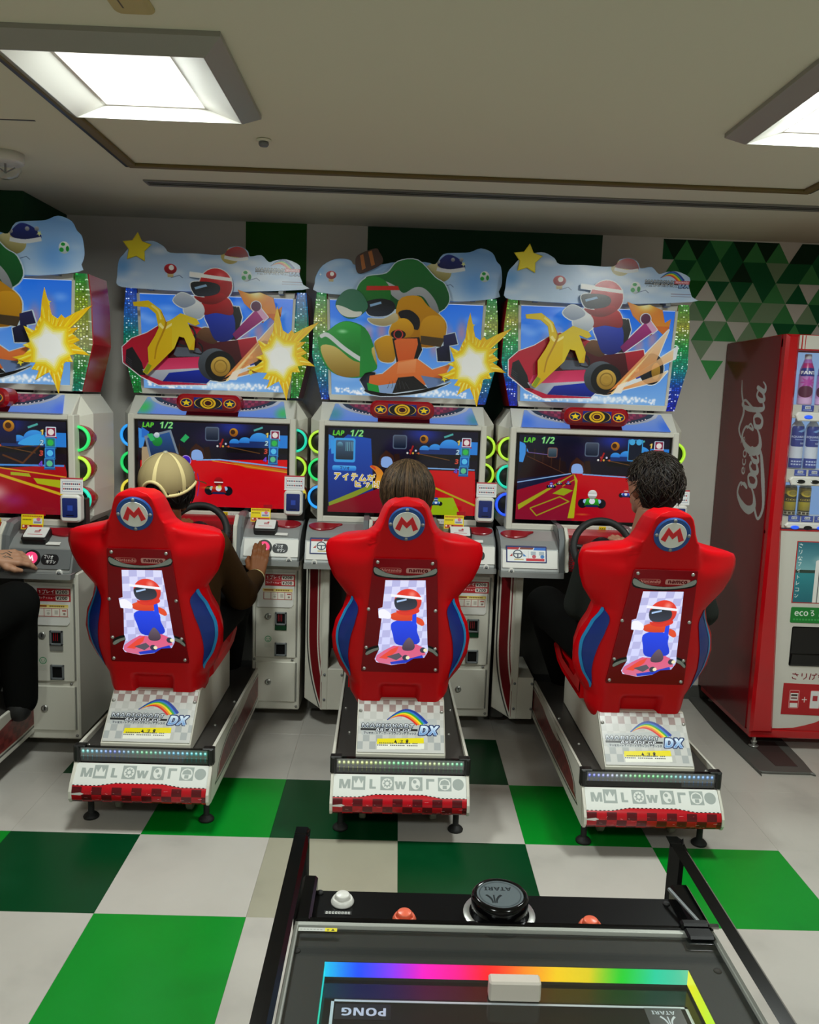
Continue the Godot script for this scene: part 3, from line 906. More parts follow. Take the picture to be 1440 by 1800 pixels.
	if no != 3:
		var bp := PackedVector2Array()
		var tips := xy("281,1933 297,1870 308,1826 332,1811 347,1828 361,1814 405,1839 472,1869 420,1811 382,1775 415,1779 390,1753 420,1728 392,1714 422,1696 459,1668 407,1673 378,1666 389,1640 353,1639 348,1603 337,1558 329,1509 311,1557 293,1595 277,1588 235,1561 250,1600 220,1605 239,1632 193,1633 144,1651 189,1662 217,1686 187,1701 219,1715 194,1778 237,1760 251,1796 263,1818 270,1882")
		for q in tips:
			bp.append(q / 1000.0)
		g = G.new()
		g.xf.origin.x = 0.0 if second else 0.012
		g.prism(bp, -1.098, -1.092, 0.001)
		part(sg, "burst_card", g, "burst_card")
		var tiny := [Vector2(0.292, 1.875), Vector2(0.345, 1.636), Vector2(0.175, 1.632)]
		for k in 3:
			g = G.new()
			g.prism(mm(star(tiny[k].x * 1000, tiny[k].y * 1000, 15, 5, 0.45, PI / 2 + k)), -1.10, -1.096, 0.0005)
			part(sg, "little_star", g, "star_yellow")

func glow_light(parent: Node3D, called: String, size: Vector2, c: Color, energy: float, at: Vector3) -> void:   # the light of a lit panel that faces forwards
	var al := AreaLight3D.new()
	al.name = called
	al.area_size = size
	al.light_color = c
	al.light_energy = energy
	al.area_range = 6.0
	al.shadow_enabled = true
	parent.add_child(al)
	al.position = at
	al.rotation.y = PI

func cv_smile() -> void:
	if M.has("smile_sticker"):
		return
	var cv := Cv.new(48, 76, k_("c8c6b8"))
	cv.ring(24, 22, 19, 4, k_("3a8a5a"))
	cv.disc(17, 20, 3, k_("3a8a5a"))
	cv.disc(31, 20, 3, k_("3a8a5a"))
	cv.line(xy("16,28 24,32 32,28"), 2.5, k_("3a8a5a"))
	for j in 4:
		cv.rect(4, 48 + j * 7, 38, 2, k_("a8aa9c"))
	printed("smile_sticker", cv.tex(), 0.4)


# ---------------------------------------------------------------- people: a smooth field round a skeleton, meshed with surface nets
func flesh(g: G, bones: Array, cell: float, blend := 0.02) -> void:
	var lo := Vector3(1e9, 1e9, 1e9)
	var hi := -lo
	for b: Array in bones:
		var r: float = maxf(b[2], b[3]) + blend + 2.0 * cell
		for p: Vector3 in [b[0], b[1]]:
			lo = lo.min(p - Vector3(r, r, r))
			hi = hi.max(p + Vector3(r, r, r))
	var n := Vector3i(((hi - lo) / cell).ceil()) + Vector3i.ONE
	var f := PackedFloat32Array()
	f.resize(n.x * n.y * n.z)
	f.fill(1.0)
	for b: Array in bones:
		var a: Vector3 = b[0]
		var ab: Vector3 = b[1] - a
		var l2 := maxf(ab.length_squared(), 1e-9)
		var ra: float = b[2]
		var rb: float = b[3]
		var m := maxf(ra, rb) + blend + 1.5 * cell
		var i0 := Vector3i((a.min(b[1]) - Vector3(m, m, m) - lo) / cell)
		var i1 := Vector3i((a.max(b[1]) + Vector3(m, m, m) - lo) / cell) + Vector3i.ONE
		for z in range(maxi(0, i0.z), mini(n.z, i1.z + 1)):
			for y in range(maxi(0, i0.y), mini(n.y, i1.y + 1)):
				for x in range(maxi(0, i0.x), mini(n.x, i1.x + 1)):
					var p := lo + Vector3(x, y, z) * cell - a
					var t := clampf(p.dot(ab) / l2, 0.0, 1.0)
					var d := (p - ab * t).length() - lerpf(ra, rb, t)
					var k := (z * n.y + y) * n.x + x
					var o := f[k]
					var h := maxf(blend - absf(o - d), 0.0) / blend
					f[k] = minf(o, d) - h * h * blend * 0.25
	var idx := {}
	var pts := PackedVector3Array()
	var nor := PackedVector3Array()
	var sx := 1
	var sy := n.x
	var sz := n.x * n.y
	var corner := [0, sx, sy, sx + sy, sz, sx + sz, sy + sz, sx + sy + sz]
	var edges := [[0, 1], [2, 3], [4, 5], [6, 7], [0, 2], [1, 3], [4, 6], [5, 7], [0, 4], [1, 5], [2, 6], [3, 7]]
	for z in n.z - 1:
		for y in n.y - 1:
			var row := (z * n.y + y) * n.x
			for x in n.x - 1:
				var k := row + x
				var mask := 0
				for c in 8:
					if f[k + corner[c]] < 0.0:
						mask |= 1 << c
				if mask == 0 or mask == 255:
					continue
				var s := Vector3.ZERO
				var q := 0
				for e: Array in edges:
					var va := f[k + corner[e[0]]]
					var vb := f[k + corner[e[1]]]
					if (va < 0.0) != (vb < 0.0):
						var t := va / (va - vb)
						var pa := Vector3(e[0] & 1, (e[0] >> 1) & 1, e[0] >> 2)
						var pb := Vector3(e[1] & 1, (e[1] >> 1) & 1, e[1] >> 2)
						s += pa.lerp(pb, t)
						q += 1
				idx[k] = pts.size()
				pts.append(lo + (Vector3(x, y, z) + s / q) * cell)
				nor.append(Vector3(f[k + 1] - f[k] + f[k + 1 + sy + sz] - f[k + sy + sz], f[k + sy] - f[k] + f[k + sy + 1 + sz] - f[k + 1 + sz], f[k + sz] - f[k] + f[k + sz + 1 + sy] - f[k + 1 + sy]).normalized())
	for k: int in idx:
		for ax in 3:
			var st: int = [sx, sy, sz][ax]
			var u: int = [sy, sz, sx][ax]
			var w: int = [sz, sx, sy][ax]
			if (f[k] < 0.0) == (f[k + st] < 0.0):
				continue
			if not (idx.has(k - u) and idx.has(k - w) and idx.has(k - u - w)):
				continue
			var q := [idx[k], idx[k - u], idx[k - u - w], idx[k - w]]
			if f[k] < 0.0:
				q.reverse()
			for j: int in [0, 1, 2, 0, 2, 3]:
				g.put(g.xf * pts[q[j]], g.xf.basis * nor[q[j]], Vector2.ZERO)

func hand(w: Vector3, along_: Vector3, back: Vector3, thumb_side: float, curl: Array, s := 1.0) -> Array:   # bones of a hand: palm, four fingers, thumb
	var y := along_.normalized()
	var z := (back - y * back.dot(y)).normalized()
	var x := y.cross(z) * thumb_side
	var at := func(p: Vector3) -> Vector3: return w + (x * p.x + y * p.y + z * p.z) * s
	var o := []
	var kx := [0.029, 0.010, -0.010, -0.028]
	var ky := [0.088, 0.092, 0.088, 0.078]
	var ln := [0.078, 0.086, 0.079, 0.062]
	for i in 4:
		var kn := Vector3(kx[i], ky[i], 0.0)
		o.append([at.call(Vector3(kx[i] * 0.6, 0.0, 0.0)), at.call(kn), 0.0165 * s, 0.0115 * s])
		var p: Vector3 = kn
		var ang := 0.0
		for j in 3:
			ang += curl[i] * [0.8, 1.0, 0.7][j]
			var d := Vector3(kx[i] * 0.9 * (1.0 if j == 0 else 0.4), cos(ang), -sin(ang)).normalized()
			var q: Vector3 = p + d * ln[i] * [0.46, 0.30, 0.24][j]
			o.append([at.call(p), at.call(q), 0.0098 * s - 0.0008 * j, 0.0090 * s - 0.0008 * j])
			p = q
	var t := [Vector3(0.016, 0.018, -0.004), Vector3(0.043, 0.046, -0.010), Vector3(0.053, 0.074, -0.014), Vector3(0.052, 0.098, -0.020)]
	for j in 3:
		o.append([at.call(t[j]), at.call(t[j + 1]), (0.0145 - 0.002 * j) * s, (0.0125 - 0.002 * j) * s])
	return o

func head_bones(c: Vector3, turn: float) -> Array:
	var b := Basis(Vector3.UP, turn)
	var o := []
	for q: Array in [[0, 0.030, 0.022, 0, 0.030, -0.020, 0.080, 0.078], [0, 0.0, 0.02, 0, -0.02, -0.03, 0.072, 0.066], [0, -0.05, -0.015, 0, -0.088, -0.062, 0.055, 0.026], [0.03, -0.05, -0.01, 0.02, -0.085, -0.055, 0.035, 0.022], [-0.03, -0.05, -0.01, -0.02, -0.085, -0.055, 0.035, 0.022], [0, -0.005, -0.094, 0, -0.038, -0.108, 0.010, 0.014], [0.034, 0.012, -0.078, -0.034, 0.012, -0.078, 0.017, 0.017], [0.018, -0.066, -0.088, -0.018, -0.066, -0.088, 0.011, 0.011], [0.018, -0.06, -0.088, -0.018, -0.06, -0.088, 0.008, 0.008], [0, -0.06, 0.02, 0, -0.14, 0.03, 0.052, 0.055]]:
		o.append([c + b * Vector3(q[0], q[1], q[2]), c + b * Vector3(q[3], q[4], q[5]), q[6], q[7]])
	for s: float in [-1.0, 1.0]:
		for q: Array in [[0.077, 0.018, 0.012, 0.083, 0.012, 0.022, 0.007], [0.083, 0.012, 0.022, 0.082, -0.012, 0.020, 0.007], [0.082, -0.012, 0.020, 0.075, -0.032, 0.008, 0.007], [0.076, 0.0, 0.006, 0.076, -0.02, 0.008, 0.008]]:
			o.append([c + b * Vector3(q[0] * s, q[1], q[2]), c + b * Vector3(q[3] * s, q[4], q[5]), q[6], q[6]])
	return o

# hair: a cap over the skull with separate strands; dome point for angle from the crown and turn about the head
func dome(c: Vector3, r: Vector3, b: Basis, th: float, ph: float, k := 1.0) -> Vector3:
	return c + b * (Vector3(sin(th) * sin(ph), cos(th), sin(th) * cos(ph)) * r * k)

func hair(c: Vector3, r: Vector3, turn: float, low: Callable, count: int, span: float, lift: float, dark: Color, light: Color, sd: int) -> G:
	seed(sd)
	var b := Basis(Vector3.UP, turn)
	var g := G.new()
	g.coloured = true
	g.ink = dark
	var rows := []
	for i in 19:
		var row := PackedVector3Array()
		for j in 40:
			var ph := TAU * j / 40.0
			row.append(dome(c, r, b, maxf(0.02, low.call(ph) * i / 18.0), ph, 0.985))
		rows.append(row)
	g.grid(rows, true)
	for i in count:
		var ph := randf() * TAU
		var lim: float = low.call(ph)
		var t0 := randf() * lim * 0.75 if span < 1.0 else randf() * 0.4
		var t1 := minf(lim + randf() * 0.08, t0 + span * (0.7 + randf() * 0.6))
		var path := []
		var rad := []
		var dph := randf_range(-0.25, 0.25) if span > 1.0 else randf_range(-0.5, 0.5)
		var out := 1.0 + randf() * 0.03
		for k in 6:
			var u := k / 5.0
			path.append(dome(c, r, b, lerpf(t0, t1, u), ph + dph * u * u * (0.3 if span > 1.0 else 1.0), out + lift * u * (0.4 + randf() * 0.6)))
			rad.append(lerpf(0.0026, 0.0007, u))
		g.ink = dark.lerp(light, randf() * randf())
		g.tube(path, rad, 4, false)
	return g

func coat(bones: Array, grow: float) -> Array:
	var o := []
	for b: Array in bones:
		o.append([b[0], b[1], b[2] + grow, b[3] + grow])
	return o

func person(label: String, at: Vector3, turn: float, skin: Color, shirt: String, trousers: String, q: Dictionary) -> Node3D:
	var p := thing("person", label, "person", at, turn, "players in the racing seats")
	p.set_meta("label", label)
	var sh: float = q.shoulder
	var hx: Vector3 = q.head
	var torso := [[Vector3(0, 0.66, -0.40), Vector3(0, 0.86, -0.355), 0.115, 0.125], [Vector3(-0.07, 0.68, -0.40), Vector3(-0.08, 0.90, -0.36), 0.10, 0.105], [Vector3(0.07, 0.68, -0.40), Vector3(0.08, 0.90, -0.36), 0.10, 0.105], [Vector3(-0.155, sh, -0.355), Vector3(0.155, sh, -0.355), 0.052, 0.052]]
	var neck := [[Vector3(0, sh, -0.35), Vector3(hx.x * 0.8, hx.y - 0.10, hx.z + 0.025), 0.058, 0.052]]
	var arms := []
	for a: Array in q.arms:      # [shoulder, elbow, wrist]
		arms.append([a[0], a[1], 0.050, 0.040])
		arms.append([a[1], a[2], 0.040, 0.026])
	var legs := []
	for l: Array in q.legs:      # [hip, knee, ankle, toe]
		legs.append([l[0], l[1], 0.085, 0.060])
		legs.append([l[1], l[2], 0.058, 0.040])
	var g := G.new()
	var hands := []
	for h: Array in q.hands:
		hands.append_array(hand(h[0], h[1], h[2], h[3], h[4]))
	flesh(g, torso + neck + arms + legs, 0.014, 0.03)
	flesh(g, head_bones(hx, q.turn), 0.005, 0.018)
	if hands.size():
		for i in q.hands.size():
			flesh(g, hand(q.hands[i][0], q.hands[i][1], q.hands[i][2], q.hands[i][3], q.hands[i][4]) + [[q.hands[i][0], q.arms[q.hands[i][5]][1].lerp(q.arms[q.hands[i][5]][2], 0.75), 0.023, 0.028]], 0.004, 0.008)
	var key := "skin_%s" % skin.to_html(false)
	if not M.has(key):
		mat(key, skin, 0.5, 0.0, 0.4).subsurf_scatter_enabled = false
	part(p, "body", g, key)
	g = G.new()
	var sl := []
	for i in q.arms.size():
		var a: Array = q.arms[i]
		var cut: float = q.sleeves[i]
		sl.append([a[0], a[0].lerp(a[1], minf(cut, 1.0)), q.loose + 0.052, q.loose + 0.046])
		if cut > 1.0:
			sl.append([a[1], a[1].lerp(a[2], cut - 1.0), q.loose + 0.044, q.loose + 0.030])
	flesh(g, coat(torso, 0.014) + sl, 0.012, 0.025)
	part(p, "shirt", g, shirt)
	g = G.new()
	var hip := [[Vector3(-0.08, 0.63, -0.42), Vector3(0.08, 0.63, -0.42), 0.105, 0.105]]
	flesh(g, hip + coat(legs, 0.022), 0.014, 0.03)
	part(p, "trousers", g, trousers)
	for l: Array in q.legs:
		g = G.new()
		flesh(g, [[l[2] + Vector3(0, -0.02, 0.02), l[3], 0.042, 0.034], [l[2], l[2] + Vector3(0, -0.04, 0.02), 0.042, 0.042]], 0.01, 0.02)
		part(p, "shoe", g, "rubber")
	return p

func make_people() -> void:
	mat("brown_shirt", Color("3a2814"), 0.85, 0.0, 0.2)
	mat("black_cloth", Color("0c0d0c"), 0.9, 0.0, 0.2)
	mat("grey_cloth", Color("262a27"), 0.9, 0.0, 0.2)
	mat("navy_cloth", Color("1c2230"), 0.9, 0.0, 0.2)
	var vm := mat("hair", Color.WHITE, 0.55, 0.0, 0.4)
	vm.vertex_color_use_as_albedo = true
	var leg := func(s: float, kx: float, ky: float, kz: float) -> Array:
		return [Vector3(0.09 * s, 0.60, -0.42), Vector3(kx, ky, kz), Vector3(0.09 * s, 0.26, -1.02), Vector3(0.09 * s, 0.235, -1.11)]
	var wheel_r := Vector3(0.105, 0.90, -0.80)
	var wheel_l := Vector3(-0.115, 0.90, -0.80)
	var up := Vector3(0, 0.9, 0.3)
	# the player in the cap, right hand on the button
	var arms1 := [[Vector3(-0.165, 0.955, -0.36), Vector3(-0.17, 0.79, -0.52), wheel_l], [Vector3(0.17, 0.955, -0.36), Vector3(0.232, 0.715, -0.60), Vector3(0.262, 0.748, -0.800)]]
	var p := person("person in a tan mesh cap and brown shirt pressing the pink button", Vector3(-0.903, 0, -0.03), 0.0, Color("7a4a2a"), "brown_shirt", "black_cloth", {"shoulder": 0.955, "head": Vector3(0.005, 1.192, -0.345), "turn": -0.3, "arms": arms1, "sleeves": [1.5, 1.82], "loose": 0.014, "legs": [leg.call(-1.0, -0.13, 0.62, -0.84), leg.call(1.0, 0.15, 0.62, -0.82)],
		"hands": [[Vector3(0.262, 0.752, -0.805), Vector3(0.02, 0.74, -0.66), Vector3(0.05, 0.6, 0.75), -1.0, [0.12, 0.1, 0.12, 0.2], 1], [wheel_l, Vector3(0.3, 0.6, -0.5), up, 1.0, [0.8, 0.8, 0.8, 0.8], 0]]})
	var c := Vector3(0.0, 1.205, -0.338)
	part(p, "hair", hair(c + Vector3(0.01, -0.03, 0.0), Vector3(0.089, 0.098, 0.102), -0.25, func(ph: float) -> float: return 2.05 + 0.35 * maxf(0.0, sin(ph)) if cos(ph) > -0.4 else 1.2, 420, 0.5, 0.02, Color(0.006, 0.006, 0.006), Color(0.02, 0.018, 0.016), 4), "hair")
	cap(p, c)
	g_band(p)
	# the player with brown bobbed hair
	var arms2 := [[Vector3(-0.155, 0.93, -0.36), Vector3(-0.19, 0.80, -0.52), wheel_l], [Vector3(0.155, 0.93, -0.36), Vector3(0.18, 0.78, -0.52), wheel_r]]
	p = person("person with straight brown bobbed hair in the middle seat", Vector3(0.002, 0, 0), 0.0182, Color("c09078"), "black_cloth", "navy_cloth", {"shoulder": 0.93, "head": Vector3(0.0, 1.185, -0.345), "turn": 0.0, "arms": arms2, "sleeves": [0.8, 0.8], "loose": 0.012, "legs": [leg.call(-1.0, -0.10, 0.60, -0.82), leg.call(1.0, 0.10, 0.60, -0.82)],
		"hands": [[wheel_l, Vector3(0.3, 0.6, -0.5), up, 1.0, [0.8, 0.8, 0.8, 0.8], 0], [wheel_r, Vector3(-0.3, 0.6, -0.5), up, -1.0, [0.8, 0.8, 0.8, 0.8], 1]]})
	part(p, "hair", hair(Vector3(0.0, 1.203, -0.335), Vector3(0.100, 0.112, 0.112), 0.0, func(ph: float) -> float: return 2.15 if cos(ph) > -0.55 else 1.15, 900, 2.0, 0.02, Color(0.022, 0.012, 0.006), Color(0.16, 0.095, 0.045), 8), "hair")
	# the player with short dark hair
	var arms3 := [[Vector3(-0.165, 0.965, -0.36), Vector3(-0.195, 0.775, -0.43), Vector3(-0.07, 0.84, -0.78)], [Vector3(0.185, 0.965, -0.36), Vector3(0.268, 0.775, -0.37), wheel_r]]
	p = person("person with short dark hair and an ear showing, in the right-hand seat", Vector3(0.870, 0, 0.05), 0.0105, Color("a87860"), "grey_cloth", "black_cloth", {"shoulder": 0.965, "head": Vector3(0.03, 1.252, -0.345), "turn": 0.28, "arms": arms3, "sleeves": [0.98, 0.98], "loose": 0.012, "legs": [leg.call(-1.0, -0.245, 0.675, -0.80), leg.call(1.0, 0.13, 0.62, -0.82)],
		"hands": [[Vector3(-0.07, 0.84, -0.78), Vector3(0.3, 0.6, -0.5), up, 1.0, [0.8, 0.8, 0.8, 0.8], 0], [wheel_r, Vector3(-0.3, 0.6, -0.5), up, -1.0, [0.8, 0.8, 0.8, 0.8], 1]]})
	part(p, "hair", hair(Vector3(0.036, 1.262, -0.336), Vector3(0.096, 0.114, 0.112), 0.28, func(ph: float) -> float: return 2.42 if cos(ph) > 0.25 else 1.50 if cos(ph) > -0.35 else 1.0, 900, 0.42, 0.09, Color(0.010, 0.007, 0.005), Color(0.045, 0.03, 0.02), 9), "hair")
	# the player at the left edge: a tattooed hand and a dark trouser leg are in view
	var arms0 := [[Vector3(-0.165, 0.955, -0.36), Vector3(-0.17, 0.79, -0.52), wheel_l], [Vector3(0.17, 0.955, -0.36), Vector3(0.10, 0.84, -0.60), Vector3(0.165, 0.872, -0.835)]]
	p = person("person at the left edge in black, reaching a tattooed hand to the button", Vector3(-1.77, 0, 0.37), 0.0, Color("b08468"), "black_cloth", "black_cloth", {"shoulder": 0.955, "head": Vector3(0.0, 1.192, -0.345), "turn": -0.2, "arms": arms0, "sleeves": [1.5, 1.3], "loose": 0.014, "legs": [leg.call(-1.0, -0.13, 0.62, -0.84), [Vector3(0.12, 0.62, -0.42), Vector3(0.272, 0.705, -0.775), Vector3(0.26, 0.30, -0.83), Vector3(0.2, 0.27, -0.95)]],
		"hands": [[Vector3(0.165, 0.872, -0.835), Vector3(0.80, -0.08, -0.55), Vector3(0.1, 0.75, 0.6), 1.0, [0.30, 0.42, 0.45, 0.4], 1], [wheel_l, Vector3(0.3, 0.6, -0.5), up, 1.0, [0.8, 0.8, 0.8, 0.8], 0]]})
	var ty := Vector3(0.80, -0.08, -0.55).normalized()
	var tz := (Vector3(0.1, 0.75, 0.6) - ty * ty.dot(Vector3(0.1, 0.75, 0.6))).normalized()
	var tx := ty.cross(tz)
	var tg := G.new()
	for q: String in ["-14,14 -4,30 -12,46 2,60", "4,12 12,28 4,42", "16,30 10,50 18,66", "-20,34 -22,52 -12,66"]:
		var path := []
		for d in smooth(xy(q), false, 4):
			path.append(Vector3(0.165, 0.872, -0.835) + (tx * d.x + ty * d.y) * 0.001 + tz * (0.0148 - 0.000006 * d.x * d.x))
		tg.tube(path, 0.0017, 6)
	part(p, "tattoo", tg, mat("ink", Color("4a4a44"), 0.6))
	part(p, "hair", hair(Vector3(0.0, 1.21, -0.338), Vector3(0.094, 0.104, 0.110), -0.2, func(ph: float) -> float: return 2.12 if cos(ph) > 0.3 else 1.2, 300, 0.42, 0.06, Color(0.010, 0.007, 0.005), Color(0.05, 0.035, 0.03), 10), "hair")

func cap(p: Node3D, c: Vector3) -> void:
	var cv := Cv.new(128, 128, k_("a09068"))
	for i in 32:
		for j in 32:
			cv.rect(i * 4 + (j % 2) * 2.0, j * 4, 2, 2, k_("665c3a"))
	var mm_ := printed("cap_mesh", cv.tex(), 0.85, 0.2)
	mm_.uv1_scale = Vector3(7, 4, 1)
	mat("cap_seam", Color("c8b884"), 0.85, 0.0, 0.2)
	mat("cap_brown", Color("5a3018"), 0.85, 0.0, 0.2)
	var b := Basis(Vector3.UP, -0.14) * Basis(Vector3.RIGHT, 0.10)
	var r := Vector3(0.101, 0.108, 0.112)
	var low := func(ph: float) -> float:              # lower rim, with the strap opening at the back
		var k := absf(wrapf(ph + 0.1, -PI, PI))
		return 1.92 - 0.50 * sqrt(maxf(0.0, 1.0 - pow(k / 0.46, 2.0))) if k < 0.46 else 1.92 - 0.26 * smoothstep(0.7, 2.0, k)
	var make := func(a: float, z: float, k: float, back: bool) -> G:
		var g := G.new()
		var rows := []
		for i in 21:
			var row := PackedVector3Array()
			for j in 49:
				var ph := lerpf(a, z, j / 48.0)
				row.append(dome(c, r, b, maxf(0.01, float(low.call(ph)) * i / 20.0), ph, k))
			rows.append(row)
		g.grid(rows, false, Vector3(0, 0.3, 1) if back else Vector3(0, 0.3, -1))
		return g
	var crown := part(p, "cap", make.call(-2.0, 2.0, 1.0, true), "cap_mesh")
	part(crown, "front_panel", make.call(2.0, TAU - 2.0, 1.004, false), "cap_brown")
	for s: Vector2 in [Vector2(-0.075, 0.075), Vector2(1.0, 1.16), Vector2(-1.16, -1.0)]:
		part(crown, "seam", make.call(s.x, s.y, 1.012, true), "cap_seam")
	var g := G.new()
	var path := []
	for j in 41:
		var ph := lerpf(-2.0, 2.0, j / 40.0)
		path.append(dome(c, r, b, low.call(ph), ph, 1.005))
	g.tube(path, 0.0065, 8)
	part(crown, "rim_band", g, "cap_seam")
	g = G.new()
	g.lathe([Vector2(0, 0.006), Vector2(0.006, 0.005), Vector2(0.010, 0.0), Vector2(0.010, -0.004)], 14, Transform3D(b, dome(c, r, b, 0.0, 0.0)))
	part(crown, "top_button", g, "caster")
	g = G.new()
	var rows := []
	for i in 6:
		var row := PackedVector3Array()
		for j in 17:
			var ph := PI + lerpf(-0.95, 0.95, j / 16.0)
			var q := dome(c, r, b, 1.62, ph)
			var d := (q - c) * Vector3(1, 0, 1)
			row.append(q + d.normalized() * 0.075 * (i / 5.0) * cos(lerpf(-0.9, 0.9, j / 16.0)) + Vector3(0, -0.018 * i / 5.0, 0))
		rows.append(row)
	g.grid(rows, false, Vector3.UP)
	part(crown, "brim", g, "cap_brown")

func g_band(p: Node3D) -> void:                        # pale bracelet at the wrist
	var g := G.new()
	var d := Vector3(0.028, 0.05, -0.17).normalized()
	var u := d.cross(Vector3.UP).normalized()
	var v := d.cross(u)
	var path := []
	for i in 25:
		path.append(Vector3(0.261, 0.748, -0.790) + (u * cos(TAU * i / 24) + v * sin(TAU * i / 24)) * 0.0335)
	g.tube(path, 0.0045, 8, false)
	part(p, "bracelet", g, "cap_seam")


# ---------------------------------------------------------------- the drinks machine
func script_logo(cv: Cv, at: Vector2, s: float, turn: float, ink: Color) -> void:     # the flowing name, 100 units long, y up
	var keep := cv.xf
	cv.xf = cv.xf * Transform2D(turn, at) * Transform2D(Vector2(s, 0), Vector2(0, s * 1.3), Vector2.ZERO)
	var brush := func(pts: PackedVector2Array, w: Array) -> void:
		var q := smooth(pts, false, 6)
		for i in q.size() - 1:
			var u := float(i) / (q.size() - 1) * (w.size() - 1)
			var k := mini(int(u), w.size() - 2)
			var wd: float = lerpf(w[k], w[k + 1], u - k)
			wd *= 1.35
			cv.line([q[i], q[i + 1]], wd, ink)
			cv.disc(q[i].x, q[i].y, wd / 2.0, ink)
	brush.call(xy("17,21 20,17 17,13 19,22 10,25 3,17 1,7 6,0 14,2 20,8"), [1.0, 1.2, 1.6, 1.4, 1.8, 4.2, 5.0, 3.6, 1.8, 1.0])
	brush.call(xy("6,0 -2,-7 8,-12 26,-8 44,-2 50,2"), [2.2, 1.6, 2.2, 3.6, 2.4, 0.6])
	brush.call(xy("62,22 66,18 62,14 63,24 54,28 47,19 46,9 51,2 59,4 64,9"), [1.0, 1.2, 1.6, 1.4, 1.8, 4.2, 5.0, 3.6, 1.8, 1.0])
	brush.call(xy("52,28 60,34 74,30 88,36 98,38"), [1.0, 1.8, 2.0, 1.4, 0.5])
	for o: float in [0.0, 45.0]:
		brush.call(xy("24,12 20,9 21,2 26,1 29,6 27,12 23,12", 1.0, Vector2(o, 2.0 if o > 0 else 0.0)), [1.6, 2.8, 2.8, 1.8, 2.8, 1.8, 1.2])
	brush.call(xy("37,11 34,12 30,7 32,1 37,3 40,6"), [2.2, 1.6, 3.2, 2.8, 1.6, 0.8])
	brush.call(xy("46,11 42,12 39,7 40,2 44,4 48,12 46,3 50,2 52,5"), [1.4, 1.6, 3.0, 2.6, 1.4, 2.6, 2.6, 1.4, 0.6])
	brush.call(xy("74,8 80,22 83,30 79,33 77,24 78,8 80,3 84,5"), [0.8, 1.6, 1.4, 1.8, 3.2, 3.0, 2.2, 0.8])
	brush.call(xy("92,13 88,14 85,9 86,4 90,6 94,14 92,5 96,4 99,8"), [1.4, 1.6, 3.0, 2.6, 1.4, 2.6, 2.6, 1.4, 0.6])
	cv.rect(41.5, 15.0, 3.4, -2.2, ink)
	cv.xf = keep

